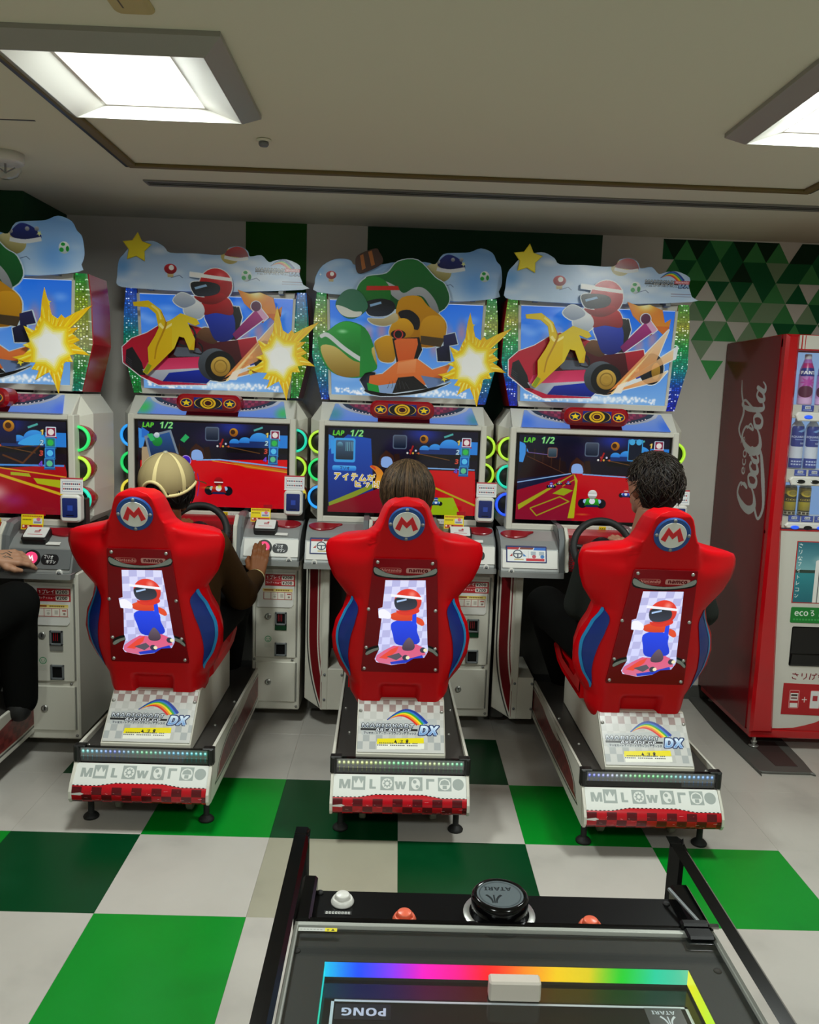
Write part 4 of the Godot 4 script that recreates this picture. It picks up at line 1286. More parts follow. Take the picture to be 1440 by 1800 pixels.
func make_vending() -> void:
	mat("vend_red", Color("b00812"), 0.16, 0.0, 0.6)
	mat("vend_side", Color("7a0d16"), 0.12, 0.0, 0.4)
	mat("vend_white", Color("c9c6bd"), 0.35)
	mat("tray_grey", Color("5c5b57"), 0.5, 0.3)
	mat("tray_brown", Color("3a2a28"), 0.55)
	var o := thing("vending_machine", "tall glossy red drinks vending machine with white script down its side", "vending machine")
	var g := G.new()
	g.box(Vector3(1.60, 0.085, -1.505), Vector3(2.62, 1.87, -1.005), 0.008)
	g.box(Vector3(1.60, 1.812, -1.01), Vector3(2.62, 1.87, -0.880), 0.004)
	g.box(Vector3(1.60, 0.085, -1.01), Vector3(2.62, 1.018, -0.880), 0.004)
	g.box(Vector3(1.60, 1.0, -1.01), Vector3(1.652, 1.85, -0.880), 0.0)
	part(o, "body", g, "vend_red")
	# side wall with its script
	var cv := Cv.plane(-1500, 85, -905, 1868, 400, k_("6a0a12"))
	var ink := k_("b4b4b2")
	var lo := Vector2(-1033.3, 1059.1)
	var hi := Vector2(-988.5, 1662.6)
	script_logo(cv, lo + Vector2(6, 10), (hi - lo).length() / 100.0, (hi - lo).angle(), ink)
	cv.words("eco", Vector2(-1134.8, 1233.5) + Vector2(-22, 0), 70, ink, "light", 1.15, 0.0, 2.0, null, PI / 2)
	var keep := cv.xf
	cv.xf = cv.xf * Transform2D(PI / 2, Vector2(-1164.3, 1376.2) + Vector2(-22, 0)) * Transform2D(Vector2(5.4, 0), Vector2(0, 5.4), Vector2.ZERO)
	cv.line(xy("1,8 6,8 2,4 5,5 7,2 4,0 3,2"), 1.1, ink)
	cv.line(xy("9,5 12,7"), 0.9, ink)
	cv.xf = keep
	g = G.new()
	g.xf = Transform3D(Basis(Vector3(0, 0, 1), Vector3.UP, Vector3(-1, 0, 0)), Vector3(1.60, 0, 0))
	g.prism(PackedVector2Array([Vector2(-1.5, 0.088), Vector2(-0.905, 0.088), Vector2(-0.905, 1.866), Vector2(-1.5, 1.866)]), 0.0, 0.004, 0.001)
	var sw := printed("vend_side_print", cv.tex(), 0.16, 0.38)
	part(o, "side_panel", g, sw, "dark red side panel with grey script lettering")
	g = G.new()
	g.prism(PackedVector2Array([Vector2(1.597, 0.088), Vector2(1.703, 0.088), Vector2(1.655, 1.03), Vector2(1.655, 1.868), Vector2(1.597, 1.868)]), -0.885, -0.848, 0.012)
	part(o, "corner_column", g, "vend_red")
	g = G.new()
	g.prism(PackedVector2Array([Vector2(1.700, 0.105), Vector2(2.60, 0.105), Vector2(2.60, 1.022), Vector2(1.656, 1.022)]), -0.885, -0.866, 0.003)
	var fr := part(o, "front_panel", g, "vend_white")
	g = G.new()
	g.box(Vector3(1.656, 1.806, -0.885), Vector3(2.60, 1.866, -0.866), 0.003)
	part(o, "top_panel", g, "vend_white")
	g = G.new()
	g.box(Vector3(1.668, 1.808, -0.867), Vector3(1.673, 1.865, -0.8652), 0.0)
	g.box(Vector3(1.683, 1.808, -0.867), Vector3(1.686, 1.865, -0.8652), 0.0)
	g.box(Vector3(1.656, 1.802, -0.872), Vector3(2.6, 1.807, -0.864), 0.0)
	g.box(Vector3(1.656, 1.020, -0.872), Vector3(2.6, 1.026, -0.864), 0.0)
	part(o, "red_line", g, "vend_red")
	g = G.new()
	g.box(Vector3(1.60, 0.06, -1.48), Vector3(2.62, 0.102, -0.862), 0.006)
	part(o, "plinth", g, "vend_red")
	for q: Vector2 in [Vector2(1.635, -0.885), Vector2(1.66, -1.46), Vector2(2.55, -0.885), Vector2(2.55, -1.46)]:
		g = G.new()
		g.lathe([Vector2(0, 0.012), Vector2(0.022, 0.012), Vector2(0.022, 0.018), Vector2(0.009, 0.02), Vector2(0.009, 0.03), Vector2(0.014, 0.03), Vector2(0.014, 0.04), Vector2(0.008, 0.04), Vector2(0.008, 0.07), Vector2(0, 0.07)], 14, Transform3D(Basis(), Vector3(q.x, 0, q.y)))
		part(o, "levelling_foot", g, "steel")
	# lit display case
	cv = Cv.new(256, 256, k_("9ac4f0"))
	cv.rect(0, 0, 256, 256, k_("a0c8fa"), k_("88b8f4"))
	seed(31)
	for i in 120:
		var p := Vector2(randf() * 26, randf() * 256)
		cv.poly([p, p + Vector2(randf() * 14, randf() * 10 - 5), p + Vector2(randf() * 10 - 5, randf() * 16)], k_(["3a9ae0", "7ac4f4", "1f6cc0", "a8dcf8"][i % 4]))
	lit("case_light", cv.tex(), 0.55, 0.3)
	g = G.new()
	g.prism(PackedVector2Array([Vector2(1.656, 1.03), Vector2(2.58, 1.03), Vector2(2.58, 1.802), Vector2(1.656, 1.802)]), -1.004, -1.0, 0.0, Rect2(1.656, 1.03, 0.26, 0.772))
	part(o, "display_light", g, "case_light")
	glow_light(o, "display_lamp", Vector2(0.9, 0.74), Color(0.75, 0.88, 1.0), 0.02, Vector3(2.118, 1.416, -0.994))
	g = G.new()
	g.box(Vector3(1.656, 1.03, -0.871), Vector3(2.58, 1.802, -0.868), 0.0)
	part(o, "window_pane", g, "acrylic")
	cv = Cv.new(128, 64, k_("c8d4e8"))
	cv.rect(0, 0, 128, 64, k_("2a4ab0"), k_("1c3a98"))
	cv.rect(34, 10, 60, 28, k_("d8dce4"))
	cv.text("¥160", 40, 33, 22, k_("2a2a3a"))
	for i in 9:
		cv.rect(14 + i * 11.0, 46, 7, 7, k_("b8c8f0"))
	printed("price_tag", cv.tex(), 0.4)
	cv = Cv.new(128, 64, k_("c8d4e8"))
	shining("button_blue", Color("2a5ae8"), 0.5)
	for r in 3:
		var y: float = [1.513, 1.233, 1.030][r]
		g = G.new()
		g.box(Vector3(1.656, y, -0.99), Vector3(2.58, y + 0.058 if r < 2 else y + 0.05, -0.876), 0.002)
		var shelf := part(o, "shelf", g, "vend_white")
		g = G.new()
		g.prism(PackedVector2Array([Vector2(1.672, y + 0.012), Vector2(1.684, y - 0.012 if r < 2 else y + 0.001), Vector2(2.57, y - 0.012 if r < 2 else y + 0.001), Vector2(2.57, y + 0.026), Vector2(1.684, y + 0.026)]), -0.876, -0.862, 0.004)
		var rail := part(shelf, "button_rail", g, "white_plastic")
		for i in 6:
			var x: float = [1.727, 1.722, 1.715][r] + i * [0.075, 0.062, 0.058][r]
			g = G.new()
			g.prism(circ(x, y + 0.006, 0.0185, 20, 0.0085), -0.863, -0.856, 0.003)
			part(shelf, "button", g, "button_blue" if (r + i) % 2 == 0 and r != 1 else "glass_black")
			g = G.new()
			g.box(Vector3(x - 0.024, y + 0.030, -0.876), Vector3(x + 0.024, y + 0.056, -0.8745), 0.0)
			g = G.new()
			g.prism(PackedVector2Array([Vector2(x - 0.026, y + 0.030), Vector2(x + 0.026, y + 0.030), Vector2(x + 0.026, y + 0.057), Vector2(x - 0.026, y + 0.057)]), -0.876, -0.874, 0.0)
			part(shelf, "price_tag", g, "price_tag")
	drinks()
	# lower front: picture, green label, hatch, words, red notice
	cv = Cv.new(192, 240, k_("3a8a98"))
	cv.rect(0, 0, 192, 110, k_("2a6a7c"), k_("7ab0b8"))
	cv.glow(110, 70, 60, k_("ffffff60"), 30)
	cv.rect(0, 110, 192, 12, k_("2a4038"))
	cv.rect(0, 122, 192, 118, k_("2f8a94"), k_("1f6a78"))
	for j in 9:
		cv.kana(KANA, ["さ", "り", "な", "マ", "イ", "ト", "レ", "コ", "ン"][j], 4, 4 + j * 25.0, 20, k_("e8f0f0"), 2.2)
	cv.poly(rrect(80, 70, 150, 200, 8), k_("e4e4e0"))
	cv.ring(0, 0, 1, 1, k_("303438"))
	cv.line(xy("98,240 98,86 104,80 192,80"), 3, k_("2a2e30"))
	cv.rect(150, 190, 40, 20, k_("1a1a1a"))
	g = G.new()
	g.box(Vector3(1.735, 0.695, -0.867), Vector3(2.1, 0.975, -0.8645), 0.0005)
	var fp := part(fr, "picture_border", g, "vend_red")
	g = G.new()
	g.prism(PackedVector2Array([Vector2(1.739, 0.699), Vector2(2.096, 0.699), Vector2(2.096, 0.971), Vector2(1.739, 0.971)]), -0.866, -0.864, 0.0, Rect2(1.739, 0.699, 0.21, 0.272))
	part(fr, "picture", g, printed("scenery", cv.tex(), 0.2))
	cv = Cv.new(192, 72, k_("0f7a2c"))
	cv.text("eco", 14, 38, 36, k_("e8f0e8"), "light", 1.1, 0.0, 1.2)
	cv.xf = Transform2D(Vector2(3.0, 0), Vector2(0, -3.0), Vector2(80, 38))
	cv.line(xy("1,8 6,8 2,4 5,5 7,2 4,0 3,2"), 1.1, k_("e8f0e8"))
	cv.xf = Transform2D()
	cv.poly(rrect(122, 12, 60, 30, 4), k_("e8f0e8"))
	cv.rect(126, 16, 52, 22, k_("0f7a2c"))
	for i in 12:
		cv.rect(12 + i * 13.0, 52, 9, 8, k_("3aa050"))
	g = G.new()
	g.prism(rrect(1.737, 0.604, 0.20, 0.072, 0.006), -0.867, -0.8635, 0.001)
	part(fr, "green_label", g, printed("eco_label", cv.tex(), 0.25))
	g = G.new()
	g.prism(rrect(1.750, 0.404, 0.40, 0.183, 0.008), -0.868, -0.864, 0.001)
	var hatch := part(fr, "hatch_opening", g, "black_matt")
	g = G.new()
	g.prism(PackedVector2Array([Vector2(1.752, 0.408), Vector2(2.148, 0.408), Vector2(2.148, 0.458), Vector2(1.756, 0.462)]), -0.865, -0.858, 0.003)
	g.box(Vector3(1.752, 0.462, -0.8645), Vector3(2.148, 0.584, -0.862), 0.001)
	part(fr, "hatch_flap", g, "glass_black")
	cv = Cv.new(256, 64, k_("c9c6bd"))
	cv.kana(KANA, "さりげな", 8, 6, 52, k_("7a1f2a"), 6.0)
	g = G.new()
	g.prism(PackedVector2Array([Vector2(1.762, 0.334), Vector2(1.96, 0.334), Vector2(1.96, 0.378), Vector2(1.762, 0.378)]), -0.867, -0.8655, 0.0)
	part(fr, "lettering", g, printed("soft_words", cv.tex(), 0.35))
	cv = Cv.new(288, 160, k_("a80f18"))
	for x: float in [36.0, 150.0]:
		cv.poly(rrect(x, 34, 54, 90, 5), k_("d8a0a0"))
		cv.rect(x + 3, 37, 48, 84, k_("a80f18") if x < 100 else k_("d8d8d8"))
		if x < 100:
			cv.rect(x + 6, 48, 42, 38, k_("e0dcd8"))
			cv.rect(x + 10, 54, 34, 10, k_("3a2a2a"))
			cv.rect(x + 10, 70, 34, 8, k_("7a4a4a"))
			cv.rect(x + 6, 98, 42, 22, k_("e0dcd8"))
		else:
			cv.rect(x + 14, 60, 26, 26, k_("a82a34"))
	cv.line(xy("106,80 134,80"), 4, k_("e0dcd8"))
	cv.line(xy("120,66 120,94"), 4, k_("e0dcd8"))
	g = G.new()
	g.prism(PackedVector2Array([Vector2(1.737, 0.176), Vector2(1.98, 0.172), Vector2(1.98, 0.318), Vector2(1.737, 0.323)]), -0.867, -0.864, 0.0005)
	part(fr, "red_notice", g, printed("notice_print", cv.tex(), 0.3))
	g = G.new()
	g.prism(smooth(PackedVector2Array([Vector2(1.70, 0.104), Vector2(1.80, 0.112), Vector2(1.90, 0.140), Vector2(1.99, 0.172), Vector2(2.3, 0.172), Vector2(2.3, 0.104)]), true, 2), -0.867, -0.8645, 0.0)
	part(fr, "red_swoosh", g, "vend_red")
	# tray under the machine
	var t := thing("floor_tray", "flat grey metal tray on the floor under the red drinks machine", "tray", Vector3(1.65, 0, -1.0))
	g = G.new()
	g.xf = Transform3D(Basis(Vector3.RIGHT, Vector3(0, 0, -1), Vector3.UP), Vector3.ZERO)
	g.prism(smooth(PackedVector2Array([Vector2(-0.10, 0.50), Vector2(-0.105, -0.34), Vector2(-0.095, -0.372), Vector2(-0.06, -0.382), Vector2(0.12, -0.382), Vector2(0.135, -0.37), Vector2(0.16, -0.08), Vector2(0.16, 0.50)]), true, 2), 0.0, 0.011, 0.004)
	part(t, "plate", g, "tray_grey")
	g = G.new()
	g.xf = Transform3D(Basis(Vector3.RIGHT, Vector3(0, 0, -1), Vector3.UP), Vector3.ZERO)
	g.prism(PackedVector2Array([Vector2(-0.015, -0.06), Vector2(-0.005, -0.325), Vector2(0.092, -0.325), Vector2(0.108, -0.06)]), 0.0, 0.0125, 0.001)
	part(t, "inset", g, "tray_brown")

func drinks() -> void:
	var wrap := func(kind: int) -> ImageTexture:
		var cv := Cv.new(128, 192, k_("e4ecf4"))
		if kind == 0:
			cv.rect(0, 0, 128, 192, k_("b070c8"), k_("d8a0d8"))
			for o in 2:
				var x := o * 64.0
				cv.rect(x + 4, 20, 56, 20, k_("c02080"))
				cv.poly(rrect(x + 2, 40, 60, 34, 8), k_("1c2a90"))
				cv.text("FANTA", x + 4, 66, 19, Color.WHITE, "sans", 0.98, 0.0, 1.0)
				cv.poly(star(x + 30, 100, 28, 8, 0.4), k_("c040b0"))
				cv.disc(x + 24, 138, 24, k_("5a1040"))
				cv.rect(x, 164, 64, 28, k_("e0b8e8"))
		elif kind == 1:
			cv.rect(0, 0, 128, 192, k_("d4dcec"))
			for o in 2:
				var x := o * 64.0
				cv.poly(rrect(x + 4, 18, 56, 84, 8), k_("1a2f8c"))
				cv.poly([Vector2(x + 24, 40), Vector2(x + 58, 22), Vector2(x + 58, 34), Vector2(x + 34, 44)], k_("7aa8e0"))
				cv.text("AQUARIUS", x + 5, 66, 12, k_("e8eef8"), "sans", 0.92)
				cv.rect(x + 18, 72, 34, 3, k_("9ab0e0"))
				cv.text("500", x + 34, 92, 10, k_("e8eef8"))
				cv.rect(x + 2, 150, 60, 40, k_("2a3f9c"))
				for i in 5:
					cv.rect(x + 12 + i * 8.0, 160, 6, 6, k_("c8d4f0"))
					cv.rect(x + 12 + i * 8.0, 172, 6, 6, k_("c8d4f0"))
		else:
			cv.rect(0, 0, 128, 192, k_("2a220c"))
			for o in 2:
				var x := o * 64.0
				cv.rect(x, 10, 64, 40, k_("8a7a1c"))
				cv.disc(x + 32, 44, 22, k_("c8b030"))
				cv.disc(x + 32, 44, 14, k_("8a7a20"))
				cv.text("GOLD", x + 8, 92, 17, k_("d8c040"), "serif", 1.1)
				cv.rect(x + 2, 100, 60, 56, k_("b0a020"), k_("8a7c1c"))
				cv.rect(x + 2, 164, 60, 20, k_("b8b4a0"))
				for i in 4:
					cv.rect(x + 6 + i * 14.0, 167, 10, 14, k_("3a3020"))
		return cv.tex()
	var prof := [
		[Vector2(0, 0), Vector2(0.029, 0), Vector2(0.031, 0.006), Vector2(0.031, 0.13), Vector2(0.028, 0.155), Vector2(0.018, 0.185), Vector2(0.013, 0.20), Vector2(0.013, 0.21), Vector2(0, 0.21)],
		[Vector2(0, 0), Vector2(0.027, 0), Vector2(0.029, 0.006), Vector2(0.029, 0.17), Vector2(0.025, 0.19), Vector2(0.014, 0.205), Vector2(0.013, 0.212), Vector2(0, 0.212)],
		[Vector2(0, 0), Vector2(0.024, 0), Vector2(0.026, 0.004), Vector2(0.026, 0.124), Vector2(0.023, 0.13), Vector2(0, 0.13)]]
	var rows := [[1.572, 1.732, 0.080, 0], [1.293, 1.716, 0.066, 1], [1.082, 1.712, 0.064, 2]]
	var names := ["bottle", "bottle", "drink_can"]
	var labels := [["purple grape drink bottle on the top shelf of the drinks machine", "second purple bottle on the top shelf, cut off by the picture edge"], ["white bottle with a blue label, first on the middle shelf", "white bottle with a blue label, second on the middle shelf"], ["gold and black coffee can, first on the bottom shelf", "gold and black coffee can, second on the bottom shelf"]]
	for r in 3:
		var m := printed("drink_%d" % r, wrap.call(r), 0.3)
		m.uv1_offset = Vector3(0.25, 0, 0)
		for i in 2:
			var d := thing(names[r], labels[r][i], ["bottle", "bottle", "can"][r], Vector3(rows[r][1] + i * rows[r][2], rows[r][0], -0.925), 0.0, ["grape bottles on display", "sports drink bottles on display", "coffee cans on display"][r])
			var g := G.new()
			var pr: Array = prof[r]
			g.lathe(pr.slice(0, 7 if r == 0 else 6), 24)
			for k in g.t.size():
				var h: float = g.v[k].y / [0.20, 0.205, 0.13][r]
				g.t[k] = Vector2(fposmod(atan2(g.v[k].x, g.v[k].z) / TAU + 0.5, 1.0), 1.0 - h)
			part(d, "body", g, m)
			g = G.new()
			if r < 2:
				g.lathe([Vector2(0, 0.196), Vector2(0.0145, 0.196), Vector2(0.0145, 0.214), Vector2(0.012, 0.218), Vector2(0, 0.218)], 18)
				part(d, "bottle_cap", g, ["inlay_cap", "inlay_cap"][r] if M.has("inlay_cap") else mat("inlay_cap", Color("d8d8e8"), 0.4))
			else:
				g.lathe([Vector2(0.0245, 0.1275), Vector2(0.0235, 0.133), Vector2(0.021, 0.1305), Vector2(0, 0.130)], 20)
				part(d, "rim", g, "steel")


# ---------------------------------------------------------------- the table game in front
func make_pong() -> void:
	mat("gloss_black", Color("060607"), 0.14, 0.0, 0.4)
	mat("panel_black", Color("080809"), 0.3, 0.0, 0.3)
	mat("bed_dark", Color("222524"), 0.5, 0.0, 0.3)
	mat("field_black", Color("0a0b0c"), 0.12, 0.0, 0.5)
	mat("edge_grey", Color("a9aba4"), 0.35, 0.2)
	mat("orange", Color("e8694a"), 0.35)
	mat("paddle_cream", Color("dcd2c8"), 0.45)
	clear("table_glass", Color(0.4, 0.45, 0.45), 0.01, 0.02)
	var x0 := -0.200
	var x1 := 0.473
	var o := thing("table_game", "black table-top ball game with a rainbow-lit playfield in the foreground", "game table", Vector3(0.1365, 0, 2.0))
	var off := Vector3(-0.1365, 0, -2.0)
	var n := func() -> G:
		var q := G.new()
		q.xf.origin = off
		return q
	var g: G = n.call()
	g.box(Vector3(x0 + 0.03, 0.42, 1.53), Vector3(x1 - 0.03, 0.735, 2.60), 0.006)
	g.box(Vector3(x0 + 0.16, 0.03, 1.68), Vector3(x1 - 0.16, 0.43, 2.45), 0.01)
	g.box(Vector3(x0 + 0.08, 0.0, 1.60), Vector3(x1 - 0.08, 0.04, 2.53), 0.01)
	part(o, "cabinet", g, "panel_black")
	for s in 2:
		g = n.call()
		var a: float = x0 if s == 0 else x1 - 0.026
		var prof := smooth(PackedVector2Array([Vector2(1.405, 0.62), Vector2(1.400, 0.785), Vector2(1.408, 0.797), Vector2(1.425, 0.80), Vector2(2.0, 0.80), Vector2(2.60, 0.80), Vector2(2.66, 0.79), Vector2(2.66, 0.62), Vector2(2.0, 0.60), Vector2(1.5, 0.60)]), true, 3)
		g.sweep_x(prof, a, a + 0.026, 0.006)
		part(o, "side_board", g, "gloss_black")
		g = n.call()
		g.box(Vector3(x0 + 0.026 if s == 0 else x1 - 0.056, 0.70, 1.495), Vector3(x0 + 0.050 if s == 0 else x1 - 0.026, 0.783, 1.612), 0.004)
		part(o, "rail_block", g, "gloss_black")
	g = n.call()
	g.box(Vector3(x0 + 0.026, 0.745, 1.508), Vector3(x1 - 0.026, 0.765, 1.615), 0.003)
	var pan := part(o, "control_panel", g, "panel_black")
	g = n.call()
	g.box(Vector3(x0 + 0.026, 0.76, 1.600), Vector3(x1 - 0.026, 0.781, 1.611), 0.003)
	part(pan, "ledge", g, "gloss_black")
	for q: Array in [[-0.108, 1.541, "white_plastic", "white_button"], [-0.012, 1.582, "orange", "orange_button"], [0.268, 1.590, "orange", "orange_button"]]:
		g = n.call()
		g.lathe([Vector2(0, 0.764), Vector2(0.0175, 0.764), Vector2(0.018, 0.768), Vector2(0.0155, 0.773), Vector2(0.0125, 0.774), Vector2(0.0122, 0.771), Vector2(0, 0.771)], 28, Transform3D(Basis(), Vector3(q[0], 0, q[1])))
		var b := part(pan, q[3], g, q[2])
		g = n.call()
		g.lathe([Vector2(0, 0.770), Vector2(0.0115, 0.770), Vector2(0.0115, 0.778), Vector2(0.0095, 0.780), Vector2(0, 0.7808)], 24, Transform3D(Basis(), Vector3(q[0], 0, q[1])))
		part(b, "plunger", g, q[2])
	var cv := Cv.new(96, 20, k_("080809"))
	cv.xf = Transform2D(PI, Vector2(96, 20))
	for i in 8:
		cv.rect(6 + i * 11.0, 3, 8, 13, k_("c8c8c4"))
		cv.rect(8 + i * 11.0, 6, 3, 6, k_("2a2a2a"))
	g = n.call()
	g.quad(Vector3(-0.134, 0.7655, 1.572), Vector3(-0.092, 0.7655, 1.572), Vector3(-0.092, 0.7655, 1.563), Vector3(-0.134, 0.7655, 1.563))
	part(pan, "button_label", g, printed("button_words", cv.tex(), 0.4))
	# the big turning knob with its emblem, turned to face the far player
	var kx := Transform3D(Basis(), Vector3(0.134, 0, 1.560))
	g = n.call()
	g.lathe([Vector2(0.0, 0.764), Vector2(0.056, 0.764), Vector2(0.055, 0.767), Vector2(0.046, 0.768)], 36, kx)
	var kb := part(pan, "knob_ring", g, "steel")
	g = n.call()
	g.lathe([Vector2(0.0, 0.765), Vector2(0.043, 0.765), Vector2(0.044, 0.79), Vector2(0.0435, 0.795), Vector2(0.040, 0.799), Vector2(0.0365, 0.799), Vector2(0.0355, 0.797), Vector2(0, 0.797)], 36, kx)
	part(kb, "knob", g, "gloss_black")
	cv = Cv.new(128, 128, k_("5c666a"))
	cv.ring(64, 64, 58, 3, k_("3a4246"))
	cv.xf = Transform2D(PI, Vector2(128, 128))
	emblem_mark(cv, Vector2(64, 24), 36, k_("1c2226"))
	cv.text("ATARI", 30, 98, 24, k_("1c2226"), "sans", 1.1)
	g = n.call()
	var cp := PackedVector3Array()
	for i in 32:
		var a := TAU * i / 32
		var b := TAU * (i + 1) / 32
		g.tri(Vector3(0.134, 0.7975, 1.560), Vector3(0.134 + 0.036 * sin(a), 0.7975, 1.560 + 0.036 * cos(a)), Vector3(0.134 + 0.036 * sin(b), 0.7975, 1.560 + 0.036 * cos(b)), Vector2(0.5, 0.5), Vector2(0.5 + 0.5 * sin(a), 0.5 + 0.5 * cos(a)), Vector2(0.5 + 0.5 * sin(b), 0.5 + 0.5 * cos(b)))
	part(kb, "knob_face", g, printed("knob_face", cv.tex(), 0.3))
	# bed, sunk playfield, light strips
	var fx0 := -0.123
	var fx1 := 0.384
	var fz0 := 1.684
	var fz1 := 2.50
	g = n.call()
	g.box(Vector3(x0 + 0.028, 0.73, 1.612), Vector3(x1 - 0.028, 0.770, fz0), 0.0)
	g.box(Vector3(x0 + 0.028, 0.73, fz0), Vector3(fx0, 0.770, 2.62), 0.0)
	g.box(Vector3(fx1, 0.73, fz0), Vector3(x1 - 0.028, 0.770, 2.62), 0.0)
	g.box(Vector3(fx0, 0.73, fz1), Vector3(fx1, 0.770, 2.62), 0.0)
	part(o, "bed", g, "bed_dark")
	g = n.call()
	g.box(Vector3(fx0 - 0.005, 0.732, fz0 - 0.005), Vector3(fx1 + 0.005, 0.742, fz1 + 0.005), 0.0)
	var field := part(o, "playfield", g, "field_black")
	var hue := [Color("18c8f0"), Color("1a50ff"), Color("8a3aff"), Color("ff10c8"), Color("ff1090"), Color("ff2020"), Color("ff8a20"), Color("f8d020"), Color("e0d020"), Color("20d030"), Color("20d0a0"), Color("60c8a0")]
	var rb := func(stops: Array, key: String) -> void:
		var gr := Gradient.new()
		var of := PackedFloat32Array()
		var cl := PackedColorArray()
		for i in stops.size():
			of.append(float(i) / (stops.size() - 1))
			cl.append(stops[i])
		gr.offsets = of
		gr.colors = cl
		var tx := GradientTexture2D.new()
		tx.gradient = gr
		tx.width = 256
		tx.height = 4
		lit(key, tx, 1.15, 0.3, 0.05)
	rb.call(hue, "light_back")
	rb.call([Color("18c8d0"), Color("18d0a0"), Color("20e040"), Color("e0f020"), Color("f0a020"), Color("f04040"), Color("c040c0"), Color("4060f0")], "light_left")
	rb.call([Color("e8e820"), Color("b0f030"), Color("10e050"), Color("18d0b0"), Color("2080f0"), Color("8040f0"), Color("f040a0"), Color("f08030")], "light_right")
	g = n.call()
	g.quad(Vector3(fx0, 0.747, fz0 + 0.0006), Vector3(fx1, 0.747, fz0 + 0.0006), Vector3(fx1, 0.7695, fz0 + 0.0006), Vector3(fx0, 0.7695, fz0 + 0.0006))
	part(o, "light_strip", g, "light_back")
	g = n.call()
	g.quad(Vector3(fx1 - 0.0006, 0.747, fz0), Vector3(fx1 - 0.0006, 0.747, fz1), Vector3(fx1 - 0.0006, 0.7695, fz1), Vector3(fx1 - 0.0006, 0.7695, fz0))
	part(o, "light_strip", g, "light_right")
	g = n.call()
	g.quad(Vector3(fx0 + 0.0006, 0.747, fz0), Vector3(fx0 + 0.0006, 0.747, fz1), Vector3(fx0 + 0.0006, 0.7695, fz1), Vector3(fx0 + 0.0006, 0.7695, fz0))
	part(o, "light_strip", g, "light_left")
	# white border line, name and emblem printed on the field
	mat("line_white", Color("b8c0c8"), 0.4)
	g = n.call()
	var lx0 := fx0 + 0.013
	var lx1 := fx1 - 0.013
	var lz := fz0 + 0.038
	g.box(Vector3(lx0, 0.742, lz), Vector3(lx1, 0.7424, lz + 0.0035), 0.0)
	g.box(Vector3(lx0, 0.742, lz), Vector3(lx0 + 0.004, 0.7424, fz1 - 0.02), 0.0)
	g.box(Vector3(lx1 - 0.004, 0.742, lz), Vector3(lx1, 0.7424, fz1 - 0.02), 0.0)
	part(field, "border_line", g, "line_white")
	cv = Cv.new(192, 72, k_("0a0b0c"))
	cv.xf = Transform2D(PI, Vector2(192, 72))
	cv.text("PONG", 12, 54, 50, k_("c0c8e0"), "sans", 1.12, 0.0, 1.5)
	g = n.call()
	var nx := lx0 + 0.006
	g.quad(Vector3(nx, 0.7425, lz + 0.036), Vector3(nx + 0.074, 0.7425, lz + 0.036), Vector3(nx + 0.074, 0.7425, lz + 0.008), Vector3(nx, 0.7425, lz + 0.008))
	part(field, "game_name", g, printed("pong_name", cv.tex(), 0.3))
	cv = Cv.new(128, 96, k_("0a0b0c"))
	cv.xf = Transform2D(PI, Vector2(128, 96))
	emblem_mark(cv, Vector2(36, 10), 44, k_("c0c8d0"))
	cv.text("ATARI", 26, 82, 26, k_("c0c8d0"), "sans", 1.1)
	g = n.call()
	g.quad(Vector3(lx1 - 0.060, 0.7425, lz + 0.038), Vector3(lx1 - 0.010, 0.7425, lz + 0.038), Vector3(lx1 - 0.010, 0.7425, lz + 0.003), Vector3(lx1 - 0.060, 0.7425, lz + 0.003))
	part(field, "emblem", g, printed("pong_emblem", cv.tex(), 0.3))
	g = n.call()
	g.box(Vector3(0.102, 0.743, 1.702), Vector3(0.172, 0.772, 1.722), 0.0025)
	part(o, "paddle", g, "paddle_cream")
	# glass with its pale edge
	g = n.call()
	g.box(Vector3(x0 + 0.030, 0.7745, 1.617), Vector3(x1 - 0.030, 0.7795, 2.60), 0.0)
	var pane := part(o, "glass_top", g, "table_glass")
	g = n.call()
	g.box(Vector3(x0 + 0.027, 0.772, 1.611), Vector3(x1 - 0.027, 0.7798, 1.6185), 0.001)
	g.box(Vector3(x0 + 0.0265, 0.772, 1.6185), Vector3(x0 + 0.033, 0.7798, 2.60), 0.001)
	g.box(Vector3(x1 - 0.033, 0.772, 1.6185), Vector3(x1 - 0.0265, 0.7798, 2.60), 0.001)
	part(pane, "glass_edge", g, "edge_grey")
	cv = Cv.new(128, 18, k_("b8bab4"))
	cv.rect(88, 0, 40, 18, k_("e0d020"))
	cv.poly(xy("108,14 114,4 120,14"), k_("2a2a10"))
	cv.rect(94, 6, 8, 8, k_("8a8420"))
	for i in 7:
		cv.rect(6 + i * 11.0, 7, 7, 4, k_("8a8c88"))
	g = n.call()
	g.quad(Vector3(-0.166, 0.7800, 1.634), Vector3(-0.110, 0.7800, 1.634), Vector3(-0.110, 0.7800, 1.626), Vector3(-0.166, 0.7800, 1.626))
	part(pane, "sticker", g, printed("table_sticker", cv.tex(), 0.4))
	for q: Vector2 in [Vector2(-0.145, 1.518), Vector2(0.404, 1.525), Vector2(-0.164, 1.664), Vector2(0.424, 1.686)]:
		g = n.call()
		g.lathe([Vector2(0, 0.7645), Vector2(0.006, 0.7645), Vector2(0.005, 0.768), Vector2(0, 0.7685)] if q.y < 1.6 else [Vector2(0, 0.7695), Vector2(0.006, 0.7695), Vector2(0.005, 0.772), Vector2(0, 0.7725)], 12, Transform3D(Basis(), Vector3(q.x, 0, q.y)))
		part(o, "screw", g, "rubber")
	g = n.call()
	g.box(Vector3(0.398, 0.776, 1.598), Vector3(0.440, 0.790, 1.612), 0.003)
